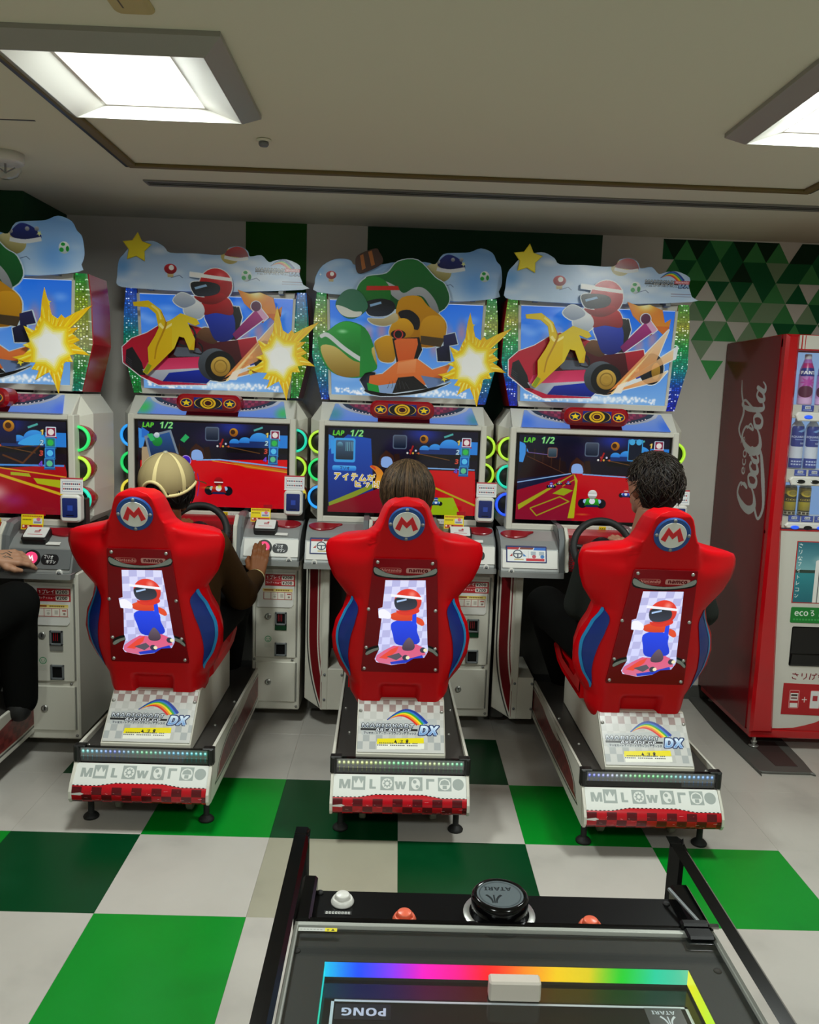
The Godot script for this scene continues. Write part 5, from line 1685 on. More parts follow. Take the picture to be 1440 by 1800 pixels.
	g.box(Vector3(0.400, 0.779, 1.612), Vector3(0.440, 0.786, 1.636), 0.003)
	var cl := part(o, "clamp", g, "panel_black")
	g = n.call()
	g.tube([Vector3(0.438, 0.782, 1.604), Vector3(0.455, 0.782, 1.604)], 0.004, 10)
	part(cl, "pin", g, "steel")
	g = n.call()
	g.tube([Vector3(0.410, 0.785, 1.515), Vector3(0.428, 0.785, 1.598)], 0.003, 8)
	part(cl, "rod", g, "silver_dark")

func emblem_mark(cv: Cv, at: Vector2, s: float, ink: Color) -> void:      # three upright strokes, the outer two curving outwards at the foot
	cv.rect(at.x + s * 0.5 - s * 0.06, at.y, s * 0.12, s, ink)
	for d: float in [-1.0, 1.0]:
		var p := PackedVector2Array()
		for i in 9:
			var u := i / 8.0
			p.append(Vector2(at.x + s * 0.5 + d * (s * 0.15 + s * 0.42 * pow(u, 2.6)), at.y + s * u))
		cv.line(p, s * 0.10, ink, s * 0.20)


# ---------------------------------------------------------------- pictures printed on things and shown on screens
func k_(s: String) -> Color:
	return Color(s)

var outlines := {}

func kart_back(cv: Cv, p: Vector2, r: float, body: Color, hat: Color) -> void:    # a small racing kart seen from behind, helmeted driver
	for sx: float in [-1.0, 1.0]:
		cv.disc(p.x + sx * r * 0.85, p.y - r * 0.1, r * 0.42, k_("0a0d16"))
		cv.disc(p.x + sx * r * 0.62, p.y + r * 0.1, r * 0.2, k_("9fc4ee"))
	cv.poly([p + Vector2(-r * 0.7, -r * 0.3), p + Vector2(r * 0.7, -r * 0.3), p + Vector2(r * 0.5, r * 0.35), p + Vector2(-r * 0.5, r * 0.35)], body, body.darkened(0.4))
	cv.rect(p.x - r * 0.55, p.y - r * 0.42, r * 1.1, r * 0.2, k_("1a2250"))
	cv.disc(p.x, p.y + r * 0.12, r * 0.27, k_("e8ecf4"))
	cv.disc(p.x, p.y + r * 0.72, r * 0.42, hat, hat.darkened(0.4))
	cv.rect(p.x - r * 0.4, p.y + r * 0.62, r * 0.8, r * 0.1, Color.WHITE)

func lap(cv: Cv, at: Vector2, size: float, a: String, b: String) -> void:
	cv.words(a, at, size, k_("1f8a2a"), "sans", 1.0, 0.15, 3.0)
	cv.words(a, at, size, k_("6fd43a"), "sans", 1.0, 0.15)
	cv.words(b, at + Vector2(size * 2.6, -size * 0.1), size * 1.35, k_("0f7a4a"), "sans", 1.0, 0.15, 4.0)
	cv.words(b, at + Vector2(size * 2.6, -size * 0.1), size * 1.35, k_("9fe88a"), "sans", 1.0, 0.15)

func night_fair(cv: Cv) -> void:                                                   # the far scenery every screen shows: tents, horn, drums, gate
	cv.rect(-360, 1180, 720, 230, k_("0a0c2a"), k_("150d18"))
	cv.glow(90, 1380, 130, k_("2038b0c0"), 60)
	cv.glow(-20, 1330, 120, k_("281a5090"), 70)
	cv.poly(xy("-350,1365 -326,1356 -299,1306 -301,1266 -348,1271"), k_("3f96e8"))
	cv.poly(xy("-317,1319 -202,1310 -188,1290 -133,1278 -116,1218 -344,1201 -345,1211"), k_("1a0c10"))
	for i in 5:
		cv.line(xy("-313,1299 -129,1221"), 3, k_("5a3420"))
		cv.line([Vector2(-318 + i * 40, 1345 - i * 12), Vector2(-318 + i * 40, 1302 - i * 17)], 4, k_("3a2012"))
	cv.line(xy("-311,1316 -199,1306"), 4, k_("6f5a9a"))
	cv.poly(xy("-106,1273 -80,1300 -45,1275 -35,1224 -116,1221"), k_("3a1c12"))
	cv.poly(smooth(xy("-97,1222 -101,1259 -79,1271 -54,1261 -49,1223"), true, 3), k_("8fb4f0"))
	cv.poly(xy("-42,1282 -19,1286 -8,1225 -35,1224"), k_("2a140e"))
	cv.disc(96, 1356, 20, k_("d8961c"), k_("8a4a10"))
	cv.disc(92, 1358, 11, k_("3a1c08"))
	cv.line(xy("46,1325 32,1284"), 8, k_("a81418"))
	for q: Array in [[100.0, 1308.0, 24.0], [150.0, 1312.0, 30.0], [216.0, 1322.0, 46.0]]:
		cv.disc(q[0], q[1], q[2], k_("3fa4f4"), k_("1a5cc0"), q[2] * 0.8)
		cv.rect(q[0] - q[2], q[1] - q[2] * 0.9, q[2] * 2, q[2] * 0.8, k_("16306c"))
	cv.line([Vector2(190, 1368), Vector2(232, 1384)], 9, k_("4fb0a8"))
	cv.rect(260, 1290, 100, 60, k_("2a84e0"))
	cv.rect(60, 1262, 300, 26, k_("0e0c10"))
	cv.line([Vector2(60, 1290), Vector2(220, 1262)], 4, k_("6a4420"))
	for i in 5:
		cv.disc(20 + i * 13, 1290 + (i % 2) * 12, 5, k_(["e8e8e0", "b03030", "e0b040", "d8d8f0", "c05030"][i]))

func item_box(cv: Cv, x: float, y: float, s: float, edge: Color, deep: Color) -> void:
	cv.poly(rrect(x - s, y - s, s * 2, s * 2, s * 0.3), edge)
	cv.poly(rrect(x - s * 0.86, y - s * 0.86, s * 1.72, s * 1.72, s * 0.25), deep.lightened(0.25), deep)

func standing(cv: Cv, x: float, y: float, i: int, on: bool) -> void:                # place numbers with a small portrait tile at the right of the screen
	var cc: Color = k_(["ffe070", "bfe8ff", "e05040", "8050e0"][i])
	cv.words(str(i + 1), Vector2(x - 46, y - 12), 30, Color(cc.darkened(0.5)), "sans", 1.0, 0.1, 4.0)
	cv.words(str(i + 1), Vector2(x - 46, y - 12), 30, cc, "sans", 1.0, 0.1)
	cv.poly(rrect(x - 22, y - 20, 44, 42, 4), Color("d8eef8") if on else k_("3a9adc"))
	cv.rect(x - 18, y - 16, 36, 34, k_(["8a1a40", "2a7a70", "1a60b8", "2a4a80"][i]))
	cv.disc(x, y, 13, k_(["f0e8e0", "38c050", "58c8f8", "60c890"][i]))
	cv.rect(x - 24, y - 26, 48, 7, k_("b0203c") if i == 0 else k_("1a5a9a"))

func screen_picture(which: int) -> ImageTexture:
	var cv := Cv.plane(-352, 1003, 349, 1396, 512, k_("05060c"))
	night_fair(cv)
	var red := k_("c80414")
	if which == 3:
		cv.poly(xy("-356,1170 -93,1225 365,1214 382,1003 -353,979"), red, k_("b00820"))
		cv.poly(xy("-355,1150 -96,1222 -76,1222 -88,988 -353,979"), k_("a00a26"), k_("8a1030"))
		cv.poly(xy("-357,1190 -103,1226 -96,1220 -355,1139"), k_("0c1838"))
		cv.line(xy("-356,1175 -103,1224"), 5, k_("8fb8e8"))
		cv.line(xy("-49,1222 168,1214 366,1207"), 6, k_("7fb0e8"))
		cv.poly(xy("-344,1072 -96,1220 -88,1221 -340,1048"), k_("a8a820"))
		cv.poly(xy("-86,1221 -70,1193 -76,1016 -107,1015 -81,1179 -90,1219"), k_("b4b41a"))
		cv.poly(xy("-185,1128 -139,1157 -88,1146 -130,1120"), k_("9aa818"))
		cv.line(xy("-286,1057 -150,1114 -105,1093 -254,1023 -286,1057"), 6, k_("a09a20"))
		cv.line(xy("-140,1163 -81,1199"), 4, k_("b0a820"))
		kart_back(cv, Vector2(-192.2, 1161.7), 17, k_("3020c0"), k_("4a3ae0"))
		kart_back(cv, Vector2(-155.1, 1175.1), 12, k_("206030"), k_("c0a040"))
		kart_back(cv, Vector2(-113.3, 1176.5), 11, k_("2020a0"), k_("3040d0"))
		kart_back(cv, Vector2(3.9, 1092.1), 52, k_("2fc02a"), k_("f4f6f0"))
		kart_back(cv, Vector2(160.7, 1132.7), 26, k_("3050d0"), k_("d02020"))
		cv.glow(-40, 1035, 50, k_("f0c03070"), 8)
		item_box(cv, -195, 1318, 23, k_("8a5a4a"), k_("203848"))
		cv.poly(rrect(155, 1290, 70, 100, 6), k_("3aa0e0"))
		cv.poly(rrect(160, 1294, 60, 92, 4), k_("10182c"))
		cv.disc(174, 1378, 14, k_("48b0e8"))
		cv.disc(206, 1378, 14, k_("48b0e8"))
	elif which == 2:
		cv.poly(xy("-355,1287 -261,1367 -152,1351 -131,1062 -343,1003"), k_("1a50b8"), k_("12287a"))
		cv.poly(xy("-340,1339 -299,1334 -278,1283 -336,1275"), k_("3aa0f0"))
		cv.poly(xy("-344,1048 -83,1167 -70,1155 -340,1016"), k_("8a9a2a"))
		cv.poly(xy("-347,1029 -107,1121 -71,1200 -45,1207 -13,988 -349,977"), k_("a00e26"), k_("7a1020"))
		cv.poly(xy("109,1213 341,1214 357,1000 104,991"), k_("d00a12"), k_("b80a1a"))
		cv.line(xy("108,1222 340,1220"), 6, k_("7fb0e8"))
		cv.line(xy("157,1130 348,1052"), 9, k_("b8a818"))
		cv.poly(xy("152,1084 243,1087 286,997 136,992"), k_("9ab80e"))
		cv.poly(rrect(-324, 1238, 100, 112, 10), k_("3aa4f0"))
		cv.poly(rrect(-315, 1250, 82, 90, 6), k_("4a6a8c"), k_("22303e"))
		for i in 5:
			cv.line([Vector2(-268 + i * 8, 1332), Vector2(-268 + i * 8, 1290)], 3, k_("78b8c8"))
		cv.disc(-296, 1318, 14, k_("70b0d0"), k_("304858"))
		cv.poly(rrect(-330, 1198, 112, 24, 8), k_("58c0ff"), k_("1a70d8"))
		cv.strokes(KANA, "マリオ", Vector2(-296, 1218), 16, k_("0c2a60"))
		cv.poly(smooth(xy("-155,1223 -123,1224 -90,1193 -95,1141 -120,1121 -137,1133 -122,1173 -129,1198"), true, 3), k_("e07a20"), k_("f0c040"))
		cv.line(xy("-149,1226 -129,1211 -136,1220"), 8, k_("d84018"))
		for k in 2:
			var ink := k_("f4f0ff") if k == 0 else k_("d8b828")
			var wd := 11.0 if k == 0 else 5.0
			cv.strokes(KANA, "アイテムが", Vector2(-325, 1188), 40, ink, wd)
			cv.strokes(KANA, "ヒット", Vector2(-222, 1158), 38, ink, wd)
			cv.words("!", Vector2(-118, 1122), 42, ink, "sans", 1.0, 0.0, 6.0 if k == 0 else 1.0)
		kart_back(cv, Vector2(163.0, 1058.7), 24, k_("2a80d0"), k_("2a60c0"))
	elif which == 1:
		cv.poly(xy("-342,1213 363,1237 367,983 -345,960"), k_("dd0410"), k_("c8081c"))
		cv.line(xy("-80,1222 32,1227 351,1199"), 7, k_("7fb0e8"))
		cv.poly(xy("69,1221 351,1189 352,1173 157,1192"), k_("c87018"))
		cv.line(xy("-6,1221 352,1176"), 4, k_("e0a020"))
		cv.poly(xy("-335,1276 -298,1277 -299,1139 -337,1125"), k_("b09a78"))
		cv.poly(xy("-335,1369 -298,1346 -310,1320 -335,1319"), k_("2a70d0"))
		cv.poly(xy("-323,1326 -198,1360 -158,1238 -293,1202"), k_("7a8a9a"))
		cv.poly(xy("-310,1317 -205,1348 -171,1244 -286,1215"), k_("2a5a9a"), k_("14284a"))
		cv.disc(-262, 1304, 24, k_("1fa048"), k_("0f7a30"))
		cv.disc(-264, 1332, 13, k_("f2f6f6"), k_("9ab4c0"))
		cv.poly(xy("-155,1313 -130,1342 -111,1327 -136,1301"), k_("28b060"))
		cv.poly(xy("-310,1336 -285,1340 -273,1309 -292,1302"), k_("30b868"))
		cv.disc(-128, 1218, 25, k_("4a1ad0"), k_("2a1090"))
		cv.ring(-128, 1218, 25, 4, k_("c0a0f0"))
		cv.poly(rrect(-124, 1134, 36, 34, 4), k_("38a8e8"))
		for i in 4:
			cv.rect(-118 + (i % 2) * 14, 1140 + (i / 2) * 13, 10, 9, k_("0c3a70"))
		cv.line(xy("-74,1159 -65,1115 -74,1052"), 3, k_("4820a0"))
		kart_back(cv, Vector2(26.1, 1085.5), 52, k_("d81a1a"), k_("b01018"))
		cv.glow(-20, 1093, 60, k_("f0c03080"), 10)
		cv.glow(30, 1100, 16, k_("d8e850d0"))
		cv.glow(-140, 1060, 140, k_("e060a050"), 60)
	else:
		cv.rect(-360, 1300, 500, 100, k_("0d1a58"), k_("101030"))
		cv.poly(xy("78,1195 342,1217 354,1160 351,996 -190,979 -182,1186"), k_("b00a14"), k_("8a1024"))
		cv.line(xy("35,1208 338,1212"), 8, k_("4a90e0"))
		cv.line(xy("34,1176 344,1085"), 12, k_("d0b020"))
		cv.line(xy("35,1200 346,1164"), 6, k_("d8a020"))
		cv.poly(xy("112,1180 190,1176 198,1161 112,1167"), k_("a8b020"))
		cv.poly(xy("207,1157 337,1151 336,1115 223,1134"), k_("b0b818"))
		cv.line(xy("80,1251 165,1219 241,1298"), 8, k_("5a3014"))
		cv.line(xy("124,1279 245,1300"), 6, k_("4a2810"))
		cv.disc(110, 1372, 24, k_("e0a028"), k_("8a5010"))
		cv.disc(108, 1374, 13, k_("4a2408"))
		cv.poly(smooth(xy("146,1297 190,1329 242,1343 263,1318 245,1296"), true, 3), k_("3aa8f0"))
		cv.glow(50, 1090, 80, k_("f0f0e090"), 60)
		cv.glow(120, 1060, 90, k_("a040a070"), 50)
	if which > 0:
		lap(cv, Vector2(-334, 1362 if which != 1 else 1368), 31, "LAP", "1/2")
		item_box(cv, [0, -5, -17, -12][which], [0, 1346, 1340, 1338][which], 33, k_("5a6a80"), k_("0c1830"))
	for i in 4:
		if which != 3 or i == 0:
			standing(cv, [286, 290, 296, 300][which] - i * 3.0, [1352, 1350, 1346, 1364][which] - i * (44.0 if which != 1 else 38.0), i, i == 0)
	return cv.tex()

# a kart with a helmeted racer, as printed on the lit sign of the first design
func racer_card() -> ImageTexture:
	var cv := Cv.plane(-440, 1540, 330, 2150, 512, k_("e8eef4"))
	cv.trace = []
	cv.poly(xy("-412,1658 -415,1727 -372,1767 -303,1794 -241,1834 -191,1855 -47,1822 -31,1569 -251,1561 -331,1597"), k_("b8142a"), k_("c01a40"))
	cv.poly(xy("-212,1779 -59,1797 -5,1761 123,1778 169,1678 70,1604 -204,1640"), k_("5a1420"), k_("2a0a10"))
	cv.poly(xy("-402,1655 -398,1715 -370,1729 -328,1661 -312,1604 -338,1603"), k_("1c1e24"))
	for i in 7:
		cv.line([Vector2(-408, 1690 - i * 9), Vector2(-372, 1665 - i * 9)], 1.5, k_("4a4e58"))
	cv.poly(xy("-326,1629 -49,1645 -21,1608 -31,1572 -233,1578 -309,1604"), k_("c8ccd8"), k_("9aa0b8"))
	cv.poly(xy("-203,1617 -36,1639 -13,1592 -31,1575 -233,1578"), k_("1430b8"), k_("0c1c80"))
	cv.poly(xy("-302,1662 -207,1684 -65,1695 -49,1645 -319,1623"), k_("d0285a"), k_("e84a7a"))
	cv.poly(xy("-182,1701 -171,1736 -68,1733 -39,1696 -168,1692"), k_("5a6070"))
	cv.line(smooth(xy("-69,1759 -52,1740 -53,1708 -92,1713"), false), 6, k_("14161c"))
	cv.poly(xy("80,1927 116,1925 130,1879 104,1777 59,1776"), k_("15161c"))
	cv.line(xy("69,1952 105,1947 106,1922"), 5, k_("d0d4dc"))
	cv.poly(smooth(xy("-78,1790 -48,1826 -2,1818 20,1774 -4,1754 -57,1772")), k_("7a5238"), k_("4a2e1e"))            # knee
	cv.poly(smooth(xy("-39,1885 25,1900 89,1890 97,1802 59,1769 7,1774 -23,1836")), k_("1c3cc8"), k_("10207a"))  # overalls
	cv.poly(smooth(xy("-55,1935 -5,1955 59,1964 87,1927 83,1887 12,1894 -45,1885")), k_("c81420"), k_("8a0c18"))   # jacket
	cv.poly(smooth(xy("-136,1907 -106,1939 -55,1935 -40,1898 -63,1866 -115,1870")), k_("f0f2f6"), k_("a8b4c8"))                  # glove
	cv.poly(smooth(xy("-183,1943 -147,1978 -101,1964 -81,1940 -105,1921 -143,1913")), k_("c8d0de"), k_("8a98b4"))
	cv.ring(-130, 1788, 52, 9, k_("20242e"))
	cv.disc(10, 2017, 74, k_("d81420"), k_("900c16"))                                                            # plain full-face helmet
	cv.glow(30, 2055, 34, k_("ff8a8a90"))
	cv.poly(smooth(xy("-104,2020 -61,2031 3,2027 30,2010 19,1981 -31,1967 -83,1971")), k_("11141c"), k_("2a3040"))
	cv.poly(xy("-87,2005 -35,2020 -28,2011 -82,1995"), k_("8ab0d8"))
	cv.poly(smooth(xy("-89,1965 -31,1961 32,1982 59,1964 9,1934 -48,1935")), k_("b80f1c"), k_("700a12"))
	cv.poly(xy("-105,2070 78,2052 81,2036 -106,2054"), k_("f2f2f2"))
	cv.poly(xy("86,1802 101,1818 203,1925 241,1883 125,1794 104,1777"), k_("b8308c"), k_("7a1a60"))                    # pipe
	cv.poly(xy("191,1914 209,1929 248,1883 229,1867"), k_("e0a8d0"))
	cv.disc(193, 1930, 22, k_("5a1448"))
	cv.poly(xy("110,1777 193,1793 212,1718 129,1696"), k_("c02a3a"), k_("8a1a2c"))
	cv.poly(xy("149,1684 212,1711 221,1680 170,1662"), k_("1a34b0"))
	cv.disc(235, 1708, 56, k_("3a3f4a"), k_("16181e"), 70)
	cv.disc(255, 1700, 28, k_("1a1a1e"), null, 48)
	cv.disc(256, 1700, 20, k_("c89a3a"), k_("8a6420"), 38)
	cv.disc(6, 1662, 76, k_("5a626e"), k_("2a2e36"), 74)
	cv.disc(32, 1655, 70, k_("14161a"))
	cv.disc(33, 1654, 45, k_("d8b050"), k_("9a7428"))
	cv.ring(33, 1654, 31, 5, k_("8a6a2a"))
	cv.disc(33, 1654, 17, k_("b8903a"))
	for s: String in ["760,1075 1260,760 1240,830", "760,1080 1180,620 1090,860", "745,1090 1270,900 1140,1000"]:
		var q := xy("45,1600 347,1811 341,1760")
		if s.begins_with("760,1080"):
			q = xy("51,1604 302,1885 255,1745")
		elif s.begins_with("745"):
			q = xy("36,1590 310,1702 274,1656")
		cv.poly(q, k_("f8d8b0c0"), k_("f0883a"))
	for i in 6:
		cv.line([Vector2(60, 1590), Vector2(120 + i * 24, 1640 + i * 32)], 7, k_("ffe0a0"), 1)
	cv.poly(xy("71,1598 88,1631 132,1651 103,1599"), k_("fff0e0"))
	outlines["racer_card"] = outline_of(cv.trace, 4.0)
	return cv.tex()

func flame_card() -> ImageTexture:
	var cv := Cv.plane(60, 1900, 330, 2100, 192, k_("f0a040"))
	cv.rect(60, 1900, 270, 200, k_("e0702a"), k_("e8902a"))
	cv.glow(190, 2000, 90, k_("ffd040ff"), 70)
	cv.glow(190, 1995, 50, k_("fff8c0ff"), 40)
	cv.glow(100, 2050, 40, k_("8a3a20c0"), 30)
	return cv.tex()

# a big orange kart with a broad racer, on the second design
func heavy_card() -> ImageTexture:
	var cv := Cv.plane(-330, 1530, 330, 2190, 512, k_("c8d8ea"))
	cv.trace = []
	cv.poly(smooth(xy("-190,2060 -178,2079 -101,2094 -52,2146 37,2155 117,2084 163,2054 185,1980 123,1927 -45,1934 -124,1981")), k_("1f7a3a"), k_("0f4a26"))   # big padded green seat back
	cv.poly(smooth(xy("-113,2057 -61,2040 -22,2010 29,2037 74,2032 121,1984 142,1928 110,1939 69,1994 30,1999 -20,1972 -73,1996")), k_("b8bcc4"), k_("80848c"))
	cv.poly(smooth(xy("-46,1972 43,2000 90,1958 163,1903 178,1853 154,1789 64,1773 -41,1814")), k_("d8981c"), k_("a86c12"))     # suit
	cv.poly(smooth(xy("60,1875 98,1914 163,1903 173,1821 148,1789 70,1799")), k_("e0a224"), k_("b07a18"))
	cv.poly(smooth(xy("-144,1791 -80,1819 -52,1769 -57,1705 -115,1703 -136,1741")), k_("e0a224"), k_("b07a18"))
	cv.poly(smooth(xy("-44,1921 7,1936 53,1900 48,1849 -4,1872")), k_("1c1c24"))
	cv.poly(smooth(xy("-81,1844 -56,1889 -5,1897 29,1861 17,1822 -34,1808 -73,1813")), k_("e8ac28"), k_("b87c18"))           # fist on the wheel
	cv.poly(xy("62,1824 173,1815 155,1776 64,1786"), k_("4a3a28"))
	cv.poly(xy("166,1828 217,1842 232,1792 194,1784 203,1714 144,1712 136,1769 168,1783"), k_("2a2c60"), k_("15172c"))
	cv.disc(-157, 2000, 78, k_("1f8a30"), k_("0f5a20"))                                                                 # plain green helmet
	cv.poly(smooth(xy("-187,1966 -124,1981 -72,1971 -58,1940 -96,1907 -166,1904 -190,1929")), k_("11141c"), k_("2a3040"))
	cv.poly(xy("-174,1954 -123,1969 -120,1959 -170,1943"), k_("8ab0d8"))
	cv.poly(smooth(xy("-179,1891 -108,1894 -57,1921 -43,1890 -94,1863 -152,1867")), k_("d8c8a0"), k_("a89870"))
	cv.poly(xy("-189,2035 -48,2040 -41,2022 -192,2015"), k_("c82a20"))
	cv.poly(xy("-210,1616 -179,1656 -140,1651 -137,1574 -176,1559"), k_("20243a"))
	cv.poly(xy("-67,1807 56,1817 71,1761 41,1696 -44,1699"), k_("16161c"))
	cv.poly(xy("-58,1797 -41,1808 47,1811 51,1785 34,1715 -37,1706"), k_("e87038"), k_("d85a28"))
	cv.disc(-40, 1826, 34, k_("15151a"), null, 20)
	cv.ring(-40, 1826, 22, 5, k_("d04040"))
	cv.poly(xy("-165,1637 -107,1646 -37,1706 47,1721 120,1673 203,1701 174,1630 -46,1561 -170,1579"), k_("f08448"), k_("d86428"))
	cv.poly(xy("-37,1699 47,1718 42,1657 -42,1648"), k_("f8a068"), k_("e88048"))
	cv.poly(xy("-177,1604 -125,1593 -117,1558 -170,1566"), k_("1f9a3c"))
	cv.poly(xy("-125,1593 -34,1609 -46,1561 -117,1558"), k_("8aa8d8"))
	cv.poly(xy("-35,1632 36,1641 104,1588 -59,1560"), k_("1a1a1e"))
	for i in 6:
		cv.line([Vector2(-72 + i * 14, 1622 - absf(i - 2.5) * 4), Vector2(-82 + i * 20, 1582)], 1.6, k_("4a4a50"))
	cv.poly(xy("69,1645 200,1630 136,1596 104,1588"), k_("6a84b8"))
	cv.poly(smooth(xy("-190,1572 -46,1557 136,1596 207,1618 85,1568 -111,1545"), true, 3), k_("08080c"))
	outlines["heavy_card"] = outline_of(cv.trace, 4.0)
	return cv.tex()

func burst_card() -> ImageTexture:
	var cv := Cv.new(256, 300, k_("f4c01c"))
	var c := Vector2(120, 165)
	cv.rect(0, 0, 256, 300, k_("f4c41c"))
	seed(5)
	for i in 130:
		var a := TAU * i / 130.0 + randf() * 0.05
		var l := 60.0 + randf() * 110.0
		cv.line([c, c + Vector2(cos(a), sin(a) * 1.1) * l], 7, k_(["ffe428", "fff478", "f8d418", "f4b414"][i % 4]), 0.6)
	for q: Array in [[84.0, "f8d020"], [74.0, "fbe23c"], [66.0, "fdf080"], [58.0, "fff8c8"], [50.0, "fffdf0"]]:
		cv.poly(star(c.x, c.y, q[0], 6, 0.72, 0.3), k_(q[1]))
	cv.disc(c.x, c.y, 36, Color.WHITE)
	return cv.tex()

func banana_card() -> ImageTexture:
	var cv := Cv.plane(-365, 1560, -180, 1945, 160, k_("e0c424"))
	cv.poly(xy("-355,1924 -285,1933 -232,1897 -205,1829 -190,1836 -141,1879 -76,1859 -58,1841 -101,1858 -124,1820 -83,1771 -83,1726 -103,1726 -122,1776 -148,1787 -171,1730 -256,1644 -293,1608 -309,1617 -283,1662 -286,1726 -257,1777 -237,1816 -250,1878 -284,1908 -348,1909"), k_("e8c81a"), k_("d8ac10"))
	cv.line(smooth(xy("-235,1835 -214,1816 -177,1837 -140,1863 -88,1856"), false), 14, k_("f8e890"), 5)
	cv.line(smooth(xy("-225,1891 -206,1842 -220,1797 -248,1733 -258,1676"), false), 10, k_("b8860c"), 6)
	cv.line(smooth(xy("-271,1915 -241,1891 -229,1854"), false), 9, k_("f8e470"))
	cv.poly(xy("-309,1617 -293,1608 -272,1647 -289,1656"), k_("8a9a1c"))
	cv.disc(-318, 1938, 5, k_("2a2010"))
	return cv.tex()

func dome_card() -> ImageTexture:
	var cv := Cv.plane(-440, 1560, -210, 1900, 160, k_("1f8a38"))
	cv.poly(smooth(xy("-389,1757 -354,1669 -289,1626 -191,1636 -141,1683 -238,1699 -324,1759")), k_("d8c070"), k_("8a6a20"))
	cv.poly(smooth(xy("-364,1802 -313,1861 -256,1870 -197,1840 -163,1778 -148,1708 -193,1700 -285,1748")), k_("2cb044"), k_("0f6a24"))
	cv.glow(-292, 1828, 34, k_("c8ffd0b0"), 14)
	cv.line(smooth(xy("-390,1802 -357,1809 -285,1754 -206,1706 -147,1689 -141,1708"), false), 19, k_("d4d8dc"))
	return cv.tex()

func toadstool(cv: Cv, p: Vector2, r: float) -> void:                           # a red toadstool with a white spot, no face
	cv.poly([p + Vector2(-r * 0.5, -r * 0.2), p + Vector2(r * 0.5, -r * 0.2), p + Vector2(r * 0.42, -r), p + Vector2(-r * 0.42, -r)], k_("e8d8a8"), k_("b8a070"))
	cv.disc(p.x, p.y + r * 0.2, r * 0.95, k_("c8182a"), k_("801020"), r * 0.75)
	cv.disc(p.x + r * 0.15, p.y + r * 0.4, r * 0.4, k_("f4f4f4"))

func egg(cv: Cv, p: Vector2, r: float) -> void:
	cv.disc(p.x, p.y, r, k_("f4f6f8"), k_("a8b8c0"), r * 1.1)
	cv.disc(p.x - r * 0.2, p.y + r * 0.6, r * 0.4, k_("1f9a3c"), null, r * 0.3)
	cv.disc(p.x - r * 0.5, p.y - r * 0.4, r * 0.4, k_("1f9a3c"))
	cv.disc(p.x + r * 0.6, p.y - r * 0.2, r * 0.3, k_("188a34"), null, r * 0.5)

func rainbow_logo(cv: Cv, at: Vector2, s: float, tall := 1.0) -> void:         # the game's name under a rainbow; s = millimetres per unit, 100 units wide
	var keep := cv.xf
	cv.xf = cv.xf * Transform2D(Vector2(s, 0), Vector2(0, -s * tall), at)
	var hue := ["d8231c", "f08a1a", "f4dc20", "38a838", "2a78d0", "1c3a9a"]
	for i in 6:
		var o := PackedVector2Array()
		for j in 17:
			var u := j / 16.0
			var base := Vector2(36.0, -11.0).lerp(Vector2(78.0 + i * 2.6, -2.0), u) + Vector2(0, -sin(u * PI * 0.92) * (13.0 + i * 2.0) * 0.85)
			o.append(base)
		for j in 16:
			var wd := 0.5 + 2.6 * j / 16.0
			cv.line([o[j], o[j + 1]], wd + 0.8, k_(hue[i]))
	cv.text("MARIOKART", 0, 0, 7.6, k_("16181e"), "sans", 1.66, 0.1, 1.5)
	cv.text("MARIOKART", 0, 0, 7.6, k_("e4e8ee"), "sans", 1.66, 0.1, 0.0, k_("8a96a8"))
	cv.rect(0, 1.4, 78, 2.8, k_("15151a"))
	cv.text("ARCADE GP", 20, 5.4, 6.0, k_("15151a"), "sans", 1.5, 0.1, 1.2)
	cv.text("ARCADE GP", 20, 5.4, 6.0, k_("dde2ea"), "sans", 1.5, 0.1)
	cv.kana(KANA, "マリオカートアーケードグランプリデラックス", 4, 6.2, 3.45, k_("3a3f4a"), 0.55)
	cv.text("DX", 78, 9, 17, k_("1c2c5a"), "sans", 1.15, 0.25, 4.0)
	cv.text("DX", 78, 9, 17, k_("c8dcf4"), "sans", 1.15, 0.25, 1.2)
	cv.text("DX", 78, 9, 17, k_("e8f2fc"), "sans", 1.15, 0.25, 0.0, k_("5a8ac8"))
	cv.xf = keep

